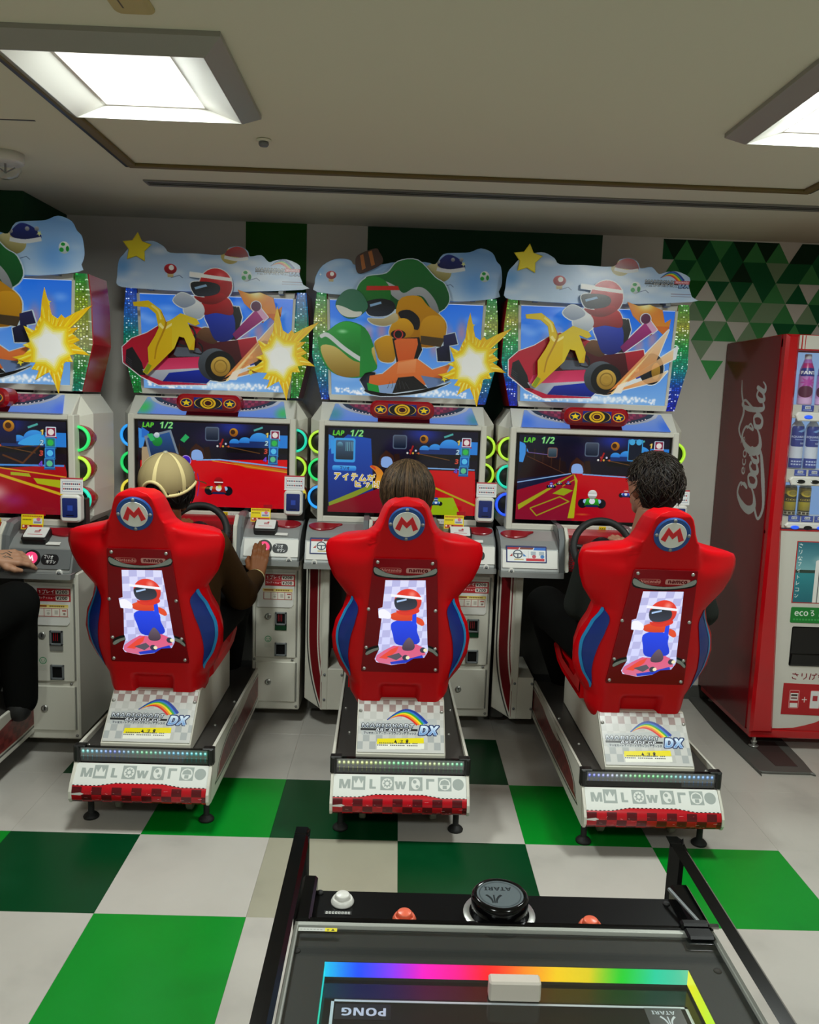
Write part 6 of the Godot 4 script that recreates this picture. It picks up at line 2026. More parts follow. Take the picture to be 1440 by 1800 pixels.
func cloud_card(second: bool) -> ImageTexture:
	var cv := Cv.plane(-460, 1985, 440, 2255, 512, k_("a8c4e4"))
	cv.rect(-460, 1985, 900, 280, k_("5c94dc") if second else k_("8aaee0"), k_("c4dcf8"))
	seed(11 + int(second))
	for i in 46:
		cv.glow(-440 + randf() * 860, 1995 + randf() * 240, 40 + randf() * 60, Color(0.95, 0.97, 1.0, 0.35 if not second else 0.2), 26)
	cv.glow(-420, 2090, 70, k_("5a9ae0b0"))
	if second:
		cv.glow(300, 2060, 120, k_("4a90e8a0"))
		toadstool(cv, Vector2(-351.5, 2074.2), 24)
		cv.disc(130, 2108, 62, k_("d8d0a0"), k_("8a8048"), 44)
		cv.poly(smooth(xy("128,2140 152,2178 183,2189 229,2169 253,2132 186,2120")), k_("20308a"), k_("101a50"))
		cv.line(smooth(xy("125,2124 186,2117 253,2129"), false), 17, k_("d8dce4"))
		for q: Vector2 in [Vector2(130.2, 2155.7), Vector2(197.0, 2167.4), Vector2(235.3, 2168.8)]:
			cv.disc(q.x, q.y, 9, k_("b8bcc8"), k_("70747c"))
		egg(cv, Vector2(344.4, 2098.2), 22)
		cv.poly(star(245, 2150, 12), k_("d8e0a0"))
		cv.poly(star(-400, 2080, 8, 4, 0.2), Color.WHITE)
	else:
		toadstool(cv, Vector2(-201.0, 2078.6), 30)
		cv.disc(70, 2150, 42, k_("d8c878"), k_("a89848"), 34)
		cv.poly(smooth(xy("45,2155 63,2180 100,2194 136,2183 151,2147 97,2148")), k_("b81c24"), k_("7a0f18"))
		cv.line(smooth(xy("43,2146 98,2137 151,2144"), false), 15, k_("dce0e6"))
		egg(cv, Vector2(144.2, 2066.3), 24)
		rainbow_logo(cv, Vector2(183.8, 2092.5), 1.95)
		cv.rect(318, 2090, 76, 15, k_("c85a6a"))
		cv.words("Nintendo", Vector2(324, 2093), 13, k_("f4e8ea"))
		cv.rect(306, 2044, 92, 3, k_("7a6a8a"))
		cv.rect(306, 2034, 92, 2, k_("7a6a8a"))
	for x: float in [-200.0, 150.0]:
		cv.line([Vector2(x, 2045), Vector2(x + 40, 2058), Vector2(x + 55, 2046)], 2, k_("3a4a7a"))
	return cv.tex()

func sky_panel(second: bool) -> ImageTexture:
	var cv := Cv.plane(-365, 1530, 355, 1985, 400, k_("4a90e0"))
	cv.rect(-365, 1530, 730, 460, k_("2068d8"), k_("7ab0e8"))
	seed(3)
	for i in 30:
		cv.glow(-360 + randf() * 700, 1600 + randf() * 360, 50 + randf() * 60, Color(0.85, 0.93, 1.0, 0.25), 30)
	for i in 9:
		cv.glow(-240 + i * 62, 1790 + (i % 3) * 30, 40, Color(0.9, 0.5, 0.4, 0.5), 90)
	cv.rect(-365, 1530, 730, 12, k_("c8d4e4"))
	for i in 150:
		cv.glow(-330 + randf() * 620, 1552 + randf() * 28, 5 + randf() * 7, Color(1, 1, 1, 0.9))
	cv.glow(0, 1566, 330, Color(0.9, 0.97, 1.0, 0.8), 30)
	cv.rect(-365, 1976, 730, 10, k_("e8f2ff"))
	return cv.tex()

func prism_strip(stops: Array, sd: int) -> ImageTexture:                            # lens strip of small coloured points
	var cv := Cv.new(40, 288, Color.BLACK)
	seed(sd)
	var hue := func(u: float) -> Color:
		var f := u * (stops.size() - 1)
		var i := mini(int(f), stops.size() - 2)
		return k_(stops[i]).lerp(k_(stops[i + 1]), f - i)
	for y in 48:
		var a: Color = hue.call(y / 47.0)
		cv.rect(0, y * 6, 40, 6, a.darkened(0.45))
		for x in 7:
			var d := randf()
			var b := a.lightened(0.75) if d > 0.8 else a.darkened(0.6 * randf())
			cv.rect(x * 6 + randf() * 2, y * 6 + randf() * 2, 3.2, 3.2, b)
	return cv.tex()

func siren_face() -> ImageTexture:
	var cv := Cv.new(256, 84, k_("8a0f1c"))
	cv.rect(0, 0, 256, 84, k_("a0121f"), k_("5a0a14"))
	cv.rect(66, 8, 124, 68, k_("1c2a8a"), k_("101a50"))
	for r: Array in [[66, "e8b820"], [56, "15151a"], [34, "e8b820"], [25, "6a4a10"], [20, "e0b020"], [14, "3a0a10"]]:
		cv.disc(128, 42, minf(r[0], 60), k_(r[1]), null, minf(r[0], 36))
	for x: float in [34.0, 222.0]:
		cv.disc(x, 42, 29, k_("c8242c"))
		cv.disc(x, 42, 26, k_("e8c020"))
		cv.disc(x, 42, 23, k_("1a1e50"))
		cv.poly(star(x, 43, 20), k_("f4d41c"))
	return cv.tex()

func header_picture(tint: String) -> ImageTexture:
	var cv := Cv.new(448, 72, k_("7a9ae0"))
	cv.rect(0, 0, 448, 72, k_("8aa4dc"), k_("6a94f0"))
	for s: float in [-1.0, 1.0]:
		cv.xf = Transform2D(Vector2(s, 0), Vector2(0, 1), Vector2(224, 0))
		cv.poly(PackedVector2Array([Vector2(-2, -2), Vector2(202, -2), Vector2(190, 16), Vector2(160, 34), Vector2(120, 46), Vector2(70, 52), Vector2(-2, 54)]), k_("c4c8d0"), k_("9aa2b0"))
		cv.poly(PackedVector2Array([Vector2(-2, -2), Vector2(190, -2), Vector2(176, 14), Vector2(148, 30), Vector2(110, 41), Vector2(64, 46), Vector2(-2, 48)]), k_("23262e"))
		cv.poly(PackedVector2Array([Vector2(-2, -2), Vector2(172, -2), Vector2(156, 12), Vector2(128, 25), Vector2(96, 34), Vector2(54, 38), Vector2(-2, 40)]), k_("6a1424"))
		for i in 16:
			for j in 3:
				if (i + j) % 2 == 0 and i * 10 + j * 22 < 150:
					cv.rect(i * 10.0, j * 11.0, 10, 11, k_("98243c"))
		for i in 10:
			cv.disc(62 + i * 10.5, 45 - i * i * 0.28, 2.2, k_("ffe4e4"))
	cv.xf = Transform2D()
	cv.glow(16, 44, 40, k_(tint), 50)
	cv.glow(436, 52, 36, k_(tint), 44)
	cv.rect(146, 46, 156, 26, k_("3a0812"))
	return cv.tex()

func seat_plate() -> ImageTexture:
	var cv := Cv.plane(-150, 555, 140, 1012, 288, k_("8a0a18"))
	cv.rect(-150, 555, 290, 460, k_("8e0a18"), k_("780610"))
	cv.poly(rrect(-95, 953, 76, 19, 9), k_("c87a70"))
	cv.poly(rrect(-93, 955, 72, 15, 7), k_("8a0a18"))
	cv.words("Nintendo", Vector2(-88, 957.5), 15, k_("e0a89e"), "sans", 0.98)
	cv.poly(rrect(-4, 953.5, 84, 19, 5), k_("c8908a"))
	cv.words("namco", Vector2(4, 958), 19, k_("5a0810"), "sans", 1.08, 0.0, 0.9)
	cv.poly(smooth(xy("-111,976 -69,953 -6,945 56,952 97,976 98,949 57,938 -6,929 -69,934 -111,944"), true, 3), k_("15181a"))
	cv.poly(smooth(xy("-110,973 -69,952 -6,944 56,952 96,974 97,955 56,942 -6,936 -69,938 -109,950"), true, 3), k_("98a09c"))
	cv.poly(smooth(xy("-131,657 -88,675 -1,682 86,678 120,656 119,634 87,656 -1,667 -87,656 -130,632"), true, 3), k_("15181a"))
	cv.poly(smooth(xy("-131,647 -88,666 -1,676 86,670 119,648 119,635 87,657 -1,668 -87,657 -130,633"), true, 3), k_("98a09c"))
	cv.poly(xy("-79,679 81,684 80,625 28,608 -68,600 -99,614 -96,639"), k_("780610"))
	return cv.tex()

func seat_picture() -> ImageTexture:                                                 # the lit print on the seat back: a helmeted racer over a kart
	var cv := Cv.plane(-110, 590, 92, 942, 240, k_("d8d8f4"))
	cv.rect(-110, 590, 202, 360, k_("dcdcf8"), k_("d0d4ff"))
	for i in 7:
		for j in 12:
			if (i + j) % 2 == 0:
				cv.poly([Vector2(-105 + i * 28, 930 - j * 28), Vector2(-77 + i * 28, 932 - j * 28), Vector2(-79 + i * 28, 904 - j * 28), Vector2(-107 + i * 28, 902 - j * 28)], k_("b8b8e4"))
	cv.poly(smooth(xy("-47,762 -5,778 39,765 44,732 55,693 25,677 -27,681 -41,719")), k_("1a44e8"), k_("1434c8"))
	cv.poly(smooth(xy("-52,796 -14,811 28,808 34,779 -4,773 -43,777")), k_("e85028"), k_("d03c1c"))
	cv.poly(smooth(xy("38,789 60,780 68,761 56,756 39,770")), k_("e04a26"))
	cv.poly(smooth(xy("26,808 37,808 39,760 26,760")), k_("1a44e8"))
	cv.poly(smooth(xy("-93,811 -74,816 -52,800 -52,781 -73,781 -90,785")), k_("f4f4ff"))
	cv.disc(7, 849, 47, k_("e83a2a"), k_("c82a20"))
	cv.glow(20, 875, 20, k_("ffb0a0a0"))
	cv.poly(smooth(xy("-38,857 1,867 35,855 36,827 3,814 -32,820")), k_("20242e"), k_("343c4c"))
	cv.poly(xy("-32,850 1,859 3,853 -31,843"), k_("a8c8f0"))
	cv.poly(xy("-52,875 56,865 55,856 -53,865"), k_("f4f4fa"))
	cv.poly(smooth(xy("-31,813 3,807 41,822 46,808 12,795 -22,799")), k_("d83224"))
	cv.poly(xy("48,761 61,754 57,737 44,746"), k_("c8d8f8"))
	cv.poly(xy("-99,616 -95,634 -70,654 -36,675 -1,672 42,683 69,669 79,640 36,628 10,612 -42,598 -86,604"), k_("e05a80"), k_("d87090"))
	cv.poly(xy("-87,624 -44,660 -18,673 -26,651 -60,620"), k_("e84a3a"))
	cv.poly(xy("-60,630 -17,646 -4,632 -25,616"), k_("5a5460"))
	cv.poly(smooth(xy("-5,676 17,709 38,678 30,658 -0,657")), k_("6a5a68"), k_("4a3a48"))
	cv.poly(xy("-47,608 10,620 66,639 71,629 10,606 -42,598"), k_("2a3cc0"))
	for q: Vector2 in [Vector2(7.4, 627.2), Vector2(68.5, 659.1)]:
		cv.disc(q.x, q.y, 11, k_("3a3a4a"))
		cv.disc(q.x + 8, q.y, 7, k_("f0e8c0"))
	return cv.tex()

func pedestal_picture(glare: bool) -> ImageTexture:
	var cv := Cv.plane(-158, 300, 155, 445, 384, k_("c4c4c0"))
	for i in 14:
		for j in 7:
			if (i + j) % 2 == 0:
				var edge := j < 2 or (j > 4 and (i < 4 or i > 10))
				cv.rect(-158 + i * 23.0, 432 - j * 20, 23, 20, (k_("9a8480") if j < 2 else k_("a4a8a8")) if edge else k_("b8b8b4"))
	cv.poly(xy("-147,384 128,396 132,352 -140,349"), k_("b4b8b8"))
	rainbow_logo(cv, Vector2(-144.6, 369.5), 2.62, 0.72)
	cv.poly(xy("-86,326 -84,340 81,344 82,330"), k_("e8d80c"))
	cv.poly(xy("-25,330 -19,338 -14,330"), k_("1a1a14"))
	cv.strokes(KANA, "注", Vector2(-3.9, 338.5), 12, k_("1a1a14"))
	cv.strokes(KANA, "意", Vector2(16.4, 338.9), 12, k_("1a1a14"))
	cv.poly(xy("-85,325 83,329 82,315 -84,312"), k_("e8e8dc"))
	for j in 2:
		for i in 22:
			if (i * 7 + j * 3) % 9 != 0:
				cv.rect(-84 + i * 6.6, 327.5 - j * 5.5, 4.4, 2.4, k_("4a4a46"))
	return cv.tex()

func bumper_picture() -> ImageTexture:                                               # white above with grey emblems, red chequers below
	var cv := Cv.new(512, 208, k_("dcdeda"))
	var g := k_("a0a8a4")
	cv.rect(0, 0, 512, 208, k_("dfe1dc"))
	cv.xf = Transform2D(Vector2(1, 0), Vector2(0, 0.92), Vector2(0, -7))
	cv.text("M", 18, 62, 46, g, "sans", 1.2, 0.0, 2.5)
	for x: float in [70.0, 180.0, 290.0, 402.0]:
		cv.rect(x, 16, 52, 52, g)
	cv.poly(xy("78,58 78,30 86,44 96,22 106,44 114,30 114,58"), k_("dfe1dc"))
	cv.text("L", 134, 62, 48, g, "sans", 1.15, 0.0, 2.5)
	cv.disc(206, 42, 20, k_("dfe1dc"))
	cv.poly(star(206, 42, 18, 8, 0.6), g)
	cv.disc(206, 42, 7, k_("dfe1dc"))
	cv.text("w", 236, 62, 50, g, "sans", 1.05, 0.0, 2.5)
	cv.disc(316, 42, 17, k_("dfe1dc"), null, 21)
	cv.disc(312, 34, 7, g)
	cv.disc(322, 52, 6, g)
	cv.poly(xy("356,62 356,22 388,22 388,32 366,32 366,62"), g)
	cv.disc(428, 42, 22, k_("dfe1dc"))
	cv.poly(xy("410,44 414,30 428,24 442,30 446,44"), g)
	cv.rect(420, 46, 16, 14, g)
	cv.disc(480, 42, 22, g)
	cv.xf = Transform2D()
	var top := func(x: float) -> float: return 86.0 - 14.0 * (clampf((x - 95) / 70.0, 0, 1) - clampf((x - 345) / 70.0, 0, 1))
	var edge := PackedVector2Array()
	for i in 65:
		edge.append(Vector2(i * 8, top.call(i * 8.0)))
	edge.append(Vector2(512, 208))
	edge.append(Vector2(0, 208))
	cv.poly(edge, k_("c40a1c"), k_("a80818"))
	for i in 64:
		if i % 2 == 0:
			cv.line([Vector2(i * 8, top.call(i * 8.0) - 1), Vector2(i * 8 + 8, top.call(i * 8.0 + 8) - 1)], 4, k_("15151a"))
	for i in 14:
		for j in 3:
			if (i + j) % 2 == 0:
				cv.rect(i * 38.0, 92 + j * 39, 38, 39, k_("5a0812"))
	seed(21)
	for i in 46:
		var p := Vector2(randf() * 512, 104 + randf() * 100)
		cv.line([p, p + Vector2(randf() * 26 - 6, randf() * 8 - 4)], 1.2, k_(["e06a70", "e8b8b8", "f4f0ee"][i % 3]))
	cv.poly(xy("0,126 34,120 48,128 30,136 0,134"), k_("d8d8d4"))
	return cv.tex()

func stripe_side() -> ImageTexture:                                                   # side panel of the base: white, dark red band with grey outline
	var cv := Cv.new(512, 96, k_("d4d2c8"))
	cv.poly(smooth(xy("-20,14 300,16 400,24 452,44 462,66 440,82 -20,84")), k_("4a4a48"))
	cv.poly(smooth(xy("-20,18 300,20 396,28 446,46 454,66 434,78 -20,80")), k_("b8b4a8"))
	cv.poly(smooth(xy("-20,22 300,24 392,32 438,48 446,64 428,74 -20,76")), k_("6a1a1c"), k_("7a2a26"))
	for i in 22:
		for j in 3:
			if (i + j) % 2 == 0:
				cv.rect(i * 18.0, 30 + j * 14, 18, 14, k_("5a1214"))
	cv.poly(smooth(xy("60,0 240,6 300,28 220,30 100,16")), k_("b8b4a8"))
	return cv.tex()

func leg_stripes() -> ImageTexture:
	var cv := Cv.new(72, 448, k_("cfcdc0"))
	var f := func(o: float) -> PackedVector2Array:
		var p := PackedVector2Array()
		for i in 33:
			var u := i / 32.0
			p.append(Vector2(o + 58.0 * pow(maxf(0.0, u - 0.45) / 0.55, 2.2), 448 * u))
		return p
	var band := func(a: float, b: float, c: Color) -> void:
		var p: PackedVector2Array = f.call(a)
		var q: PackedVector2Array = f.call(b)
		q.reverse()
		p.append_array(q)
		cv.poly(p, c)
	band.call(4.0, 9.0, k_("3a3a38"))
	band.call(12.0, 60.0, k_("d8d4c8"))
	band.call(15.0, 48.0, k_("701016"))
	band.call(48.0, 52.0, k_("e0dcd0"))
	band.call(54.0, 58.0, k_("701016"))
	return cv.tex()

func price_card() -> ImageTexture:
	var cv := Cv.new(192, 76, k_("b01c26"))
	for j in 2:
		cv.rect(4, 4 + j * 36, 184, 32, k_("b01c26"))
		cv.poly(rrect(106, 8 + j * 36, 78, 26, 4), k_("efe6dc"))
		cv.text("¥200", 110, 30 + j * 36, 27, k_("2a1a1a"), "sans", 1.08)
	cv.rect(4, 37, 184, 1.5, k_("e8d0c8"))
	cv.text("1", 8, 30, 26, Color.WHITE)
	cv.kana(KANA, "プレイ", 26, 7, 26, Color.WHITE, 3.0)
	cv.kana(KANA, "コンティニュー", 4, 48, 14.5, Color.WHITE, 2.0)
	return cv.tex()

func steps_card() -> ImageTexture:
	var cv := Cv.new(192, 76, k_("e0ddd0"))
	cv.rect(0, 0, 192, 20, k_("e0c04a"), k_("ecdc9a"))
	cv.rect(8, 5, 60, 9, k_("8a3a1a"))
	for i in 8:
		cv.rect(84 + i * 11.0, 5, 8, 9, k_("7a5a20"))
	cv.rect(4, 22, 184, 52, k_("a02a2a"))
	for i in 4:
		cv.rect(8 + i * 45.0, 25, 42, 45, k_("e4ded2"))
	cv.rect(66, 36, 22, 3, k_("9a8a80"))
	cv.disc(76, 54, 8, k_("b8b0a4"))
	cv.rect(112, 34, 20, 26, k_("c0b8ac"))
	cv.rect(156, 32, 24, 8, k_("b04038"))
	cv.disc(168, 56, 7, k_("8a7a70"))
	return cv.tex()

func steering_card() -> ImageTexture:
	var cv := Cv.new(224, 100, k_("1c2c6a"))
	cv.rect(6, 6, 212, 88, k_("e8eaea"))
	cv.poly(xy("6,6 74,6 66,20 6,20"), k_("b02a34"))
	cv.poly(xy("78,6 152,6 146,18 72,18"), k_("7a3a30"))
	cv.poly(xy("156,6 218,6 218,22 150,22"), k_("2a6ac8"))
	cv.ring(64, 48, 27, 6, k_("3a4656"))
	cv.line(xy("42,46 86,46"), 6, k_("3a4656"))
	cv.line(xy("64,48 64,72"), 6, k_("3a4656"))
	cv.poly(xy("18,62 34,62 34,44"), k_("b03a34"))
	cv.poly(xy("94,44 94,62 112,62"), k_("3a7ac0"))
	cv.line(xy("122,26 122,88"), 1.5, k_("9aa0a8"))
	for x: float in [140.0, 186.0]:
		cv.poly(rrect(x - 4, 30, 28, 24, 3), k_("a8b4c0"))
		cv.disc(x + 14, 62, 11, k_("c05060") if x < 150 else k_("3a7ac0"))
	cv.rect(110, 74, 102, 16, k_("c8303c"))
	cv.rect(44, 78, 52, 7, k_("c8b070"))
	return cv.tex()

func pill_card() -> ImageTexture:
	var cv := Cv.new(160, 72, k_("16181c"))
	cv.kana(KANA, "マリオ", 22, 5, 30, k_("e8e8e8"), 3.6)
	cv.kana(KANA, "ボタン", 50, 37, 30, k_("e8e8e8"), 3.6)
	return cv.tex()

func m_button() -> ImageTexture:
	var cv := Cv.new(64, 64, k_("e0205a"))
	cv.disc(32, 32, 30, k_("ff4a80"))
	cv.poly(xy("14,48 24,16 32,30 40,16 50,48 42,48 38,32 32,42 26,32 22,48"), Color.WHITE)
	return cv.tex()

func pad_card() -> ImageTexture:
	var cv := Cv.new(96, 64, k_("dcdcda"))
	cv.rect(40, 22, 24, 14, k_("b8888a"))
	cv.disc(60, 20, 5, k_("b02a34"))
	cv.rect(16, 46, 64, 3, k_("c05a60"))
	return cv.tex()

func yellow_card() -> ImageTexture:
	var cv := Cv.new(160, 110, k_("f0d81c"))
	cv.rect(6, 6, 148, 14, k_("e8b020"))
	for i in 11:
		cv.rect(10 + i * 13.0, 9, 9, 8, k_("a06a10"))
	for i in 6:
		cv.rect(10 + i * 11.0, 34, 8, 9, k_("7a6a10"))
	cv.rect(86, 28, 66, 40, k_("d8d8e0"))
	cv.disc(124, 34, 14, k_("e0708a"))
	cv.rect(92, 50, 52, 14, k_("8a90a0"))
	cv.rect(6, 76, 148, 28, k_("c8482c"))
	for i in 4:
		cv.disc(18 + i * 17.0, 86, 8, k_(["f0e0d0", "a02a28", "f4c8a0", "7a2a20"][i]))
	return cv.tex()

func white_sign() -> ImageTexture:
	var cv := Cv.new(128, 88, k_("e4e4e4"))
	cv.rect(0, 0, 128, 8, k_("b83a44"))
	cv.rect(10, 20, 108, 54, k_("8a90b0"))
	cv.rect(12, 22, 104, 24, k_("eeeeee"))
	cv.rect(12, 48, 104, 24, k_("eeeeee"))
	for j in 2:
		for i in 9:
			cv.rect(16 + i * 11.0, 29 + j * 26, 8, 9, k_("5a5a70") if i % 4 else k_("b04a50"))
	return cv.tex()

func led_row(stops: Array) -> ImageTexture:
	var cv := Cv.new(448, 48, k_("464a48"))
	for i in 28:
		var f := i / 27.0 * (stops.size() - 1)
		var k := mini(int(f), stops.size() - 2)
		var a := k_(stops[k]).lerp(k_(stops[k + 1]), f - k)
		cv.glow(8 + i * 16.0, 12, 9, Color(a, 0.9), 11)
		cv.disc(8 + i * 16.0, 11, 3.6, a.lightened(0.5))
		cv.rect(7 + i * 16.0, 26, 2.6, 16, Color(a.darkened(0.35)))
	return cv.tex()


# ---------------------------------------------------------------- geometry
class G:
	var v := PackedVector3Array()
	var n := PackedVector3Array()
	var t := PackedVector2Array()
	var c := PackedColorArray()
	var ink := Color.WHITE
	var coloured := false
	var xf := Transform3D()

	func tri(a: Vector3, b: Vector3, d: Vector3, ua := Vector2.ZERO, ub := Vector2.ZERO, ud := Vector2.ZERO) -> void:
		a = xf * a
		b = xf * b
		d = xf * d
		var nn := (b - a).cross(d - a).normalized()
		put(a, nn, ua)
		put(d, nn, ud)
		put(b, nn, ub)

	func put(p: Vector3, nn: Vector3, u: Vector2) -> void:
		v.append(p)
		n.append(nn)
		t.append(u)
		c.append(ink)

	func quad(a: Vector3, b: Vector3, d: Vector3, e: Vector3) -> void:   # counter-clockwise from outside, a = bottom left
		tri(a, b, d, Vector2(0, 1), Vector2(1, 1), Vector2(1, 0))
		tri(a, d, e, Vector2(0, 1), Vector2(1, 0), Vector2(0, 0))

	func box(lo: Vector3, hi: Vector3, b := 0.003) -> void:              # a box with chamfered edges
		b = minf(b, 0.45 * minf(hi.x - lo.x, minf(hi.y - lo.y, hi.z - lo.z)))
		var mid := (lo + hi) / 2.0
		var s := (hi - lo) / 2.0
		var i := s - Vector3(b, b, b)
		for ax in 3:
			var u := (ax + 1) % 3
			var w := (ax + 2) % 3
			for sg: float in [-1.0, 1.0]:
				var q: Array[Vector3] = []
				for k: Vector2 in [Vector2(-1, -1), Vector2(1, -1), Vector2(1, 1), Vector2(-1, 1)]:
					var p := Vector3.ZERO
					p[ax] = s[ax] * sg
					p[u] = i[u] * k.x
					p[w] = i[w] * k.y
					q.append(mid + p)
				if sg > 0:
					quad(q[0], q[1], q[2], q[3])
				else:
					quad(q[0], q[3], q[2], q[1])
			for s1: float in [-1.0, 1.0]:
				for s2: float in [-1.0, 1.0]:
					var e: Array[Vector3] = []
					for k in 4:
						var p := Vector3.ZERO
						p[ax] = i[ax] * (1.0 if k == 1 or k == 2 else -1.0)
						p[u] = (s[u] if k < 2 else i[u]) * s1
						p[w] = (i[w] if k < 2 else s[w]) * s2
						e.append(mid + p)
					if s1 * s2 < 0:
						quad(e[0], e[1], e[2], e[3])
					else:
						quad(e[3], e[2], e[1], e[0])
		for sx: float in [-1.0, 1.0]:
			for sy: float in [-1.0, 1.0]:
				for sz: float in [-1.0, 1.0]:
					var k := Vector3(sx, sy, sz)
					var a := mid + Vector3(s.x, i.y, i.z) * k
					var bb := mid + Vector3(i.x, s.y, i.z) * k
					var d := mid + Vector3(i.x, i.y, s.z) * k
					if sx * sy * sz > 0:
						tri(a, bb, d)
					else:
						tri(a, d, bb)

	# rows of points, smooth; outward is found from the volume unless a hint is given
	func grid(rows: Array, wrap := false, hint := Vector3.ZERO, caps := false) -> void:
		var nr := rows.size()
		var r0: PackedVector3Array = rows[0]
		var m := r0.size()
		var pts := PackedVector3Array()
		for r: PackedVector3Array in rows:
			pts.append_array(r)
		var nor := PackedVector3Array()
		nor.resize(pts.size())
		var cols := m if wrap else m - 1
		var flux := 0.0
		var cen := Vector3.ZERO
		for p in pts:
			cen += p
		cen /= pts.size()
		for i in nr - 1:
			for j in cols:
				var a := i * m + j
				var b := i * m + (j + 1) % m
				var d := b + m
				var e := a + m
				var f := (pts[d] - pts[a]).cross(pts[e] - pts[b])
				nor[a] += f
				nor[b] += f
				nor[d] += f
				nor[e] += f
				flux += f.dot((pts[a] - cen) if hint == Vector3.ZERO else hint)
		var sg := 1.0 if flux >= 0.0 else -1.0
		for k in nor.size():
			nor[k] = (xf.basis * (nor[k] * sg)).normalized()
			pts[k] = xf * pts[k]
		for i in nr - 1:
			for j in cols:
				var a := i * m + j
				var b := i * m + (j + 1) % m
				var q := [a, b, b + m, a + m]
				var uv := [Vector2(j, i), Vector2(j + 1, i), Vector2(j + 1, i + 1), Vector2(j, i + 1)]
				for k: int in ([0, 2, 1, 0, 3, 2] if sg > 0 else [0, 1, 2, 0, 2, 3]):
					var w: Vector2 = uv[k]
					put(pts[q[k]], nor[q[k]], Vector2(w.x / cols, w.y / (nr - 1)))
		if caps and wrap:
			for end in 2:
				var base := 0 if end == 0 else (nr - 1) * m
				var mid := Vector3.ZERO
				for j in m:
					mid += pts[base + j]
				mid /= m
				var up := (pts[base + m / 3] - mid).cross(pts[base + 2 * m / 3] - mid).normalized()
				var out := (xf * cen) - mid
				if up.dot(out) > 0:
					up = -up
				for j in m:
					var a := pts[base + j]
					var b := pts[base + (j + 1) % m]
					var ok := (a - mid).cross(b - mid).dot(up) > 0
					put(mid, up, Vector2(0.5, 0.5))
					put(b if ok else a, up, Vector2(0.5, 0.5))
					put(a if ok else b, up, Vector2(0.5, 0.5))

	func lathe(prof: Array, seg := 20, at := Transform3D()) -> void:       # profile of (radius, height), turned about y
		var rows := []
		for p: Vector2 in prof:
			var r := PackedVector3Array()
			for k in seg:
				var a := TAU * k / seg
				r.append(at * Vector3(maxf(p.x, 0.00005) * cos(a), p.y, maxf(p.x, 0.00005) * sin(a)))
			rows.append(r)
		grid(rows, true)

	func tube(path: Array, rad, seg := 10, caps := true) -> void:
		var rows := []
		var up := Vector3.ZERO
		for i in path.size():
			var p: Vector3 = path[i]
			var d: Vector3 = (path[mini(i + 1, path.size() - 1)] - path[maxi(i - 1, 0)]).normalized()
			if i == 0:
				up = d.cross(Vector3.UP if absf(d.y) < 0.9 else Vector3.RIGHT).normalized()
			up = (up - d * up.dot(d)).normalized()
			var sd := d.cross(up)
			var rr: float = rad[i] if rad is Array else rad
			var r := PackedVector3Array()
			for k in seg:
				r.append(p + (up * cos(TAU * k / seg) + sd * sin(TAU * k / seg)) * rr)
			rows.append(r)
		grid(rows, true, Vector3.ZERO, caps)

	# polygon in x,y swept from z0 (back) to z1 (front), front edge bevelled by b; uv from the rect
	func prism(poly, z0: float, z1: float, b := 0.0, rect := Rect2()) -> void:
		var p := PackedVector2Array(poly)
		var area := 0.0
		for i in p.size():
			var q := p[(i + 1) % p.size()]
			area += p[i].x * q.y - p[i].y * q.x
		if area < 0:
			p.reverse()
		if rect.size == Vector2.ZERO:
			rect = Rect2(p[0], Vector2.ZERO)
			for q in p:
				rect = rect.expand(q)
		var m := p.size()
		var ins := p.duplicate()
		if b > 0:
			for i in m:
				var d1 := (p[i] - p[(i + m - 1) % m]).normalized()
				var d2 := (p[(i + 1) % m] - p[i]).normalized()
				var n1 := Vector2(-d1.y, d1.x)
				var n2 := Vector2(-d2.y, d2.x)
				var k := (n1 + n2).normalized()
				ins[i] = p[i] + k * b / maxf(0.5, k.dot(n1))
		var uvf := func(q: Vector2) -> Vector2: return Vector2((q.x - rect.position.x) / rect.size.x, 1.0 - (q.y - rect.position.y) / rect.size.y)
		var idx := Geometry2D.triangulate_polygon(ins)
		for i in range(0, idx.size(), 3):
			var a := ins[idx[i]]
			var bq := ins[idx[i + 1]]
			var d := ins[idx[i + 2]]
			if (bq - a).cross(d - a) < 0:
				var sw := bq
				bq = d
				d = sw
			tri(Vector3(a.x, a.y, z1), Vector3(bq.x, bq.y, z1), Vector3(d.x, d.y, z1), uvf.call(a), uvf.call(bq), uvf.call(d))
			tri(Vector3(a.x, a.y, z0), Vector3(d.x, d.y, z0), Vector3(bq.x, bq.y, z0), uvf.call(a), uvf.call(d), uvf.call(bq))
		for i in m:
			var j := (i + 1) % m
			var ui: Vector2 = uvf.call(ins[i])
			var uj: Vector2 = uvf.call(ins[j])
			var zb := z1 - b
			var a3 := Vector3(p[i].x, p[i].y, z0)
			var b3 := Vector3(p[j].x, p[j].y, z0)
			var c3 := Vector3(p[j].x, p[j].y, zb)
			var d3 := Vector3(p[i].x, p[i].y, zb)
			tri(a3, b3, c3, ui, uj, uj)
			tri(a3, c3, d3, ui, uj, ui)
			if b > 0:
				var e3 := Vector3(ins[j].x, ins[j].y, z1)
				var f3 := Vector3(ins[i].x, ins[i].y, z1)
				tri(d3, c3, e3, ui, uj, uj)
				tri(d3, e3, f3, ui, uj, ui)

	# profile in (z, y) swept along x
	func sweep_x(poly, x0: float, x1: float, b := 0.0) -> void:
		var keep := xf
		xf = xf * Transform3D(Basis(Vector3(0, 0, -1), Vector3(0, 1, 0), Vector3(1, 0, 0)), Vector3.ZERO)
		var p := PackedVector2Array()
		for q: Vector2 in poly:
			p.append(Vector2(-q.x, q.y))
		prism(p, x0, x1, b)
		xf = keep

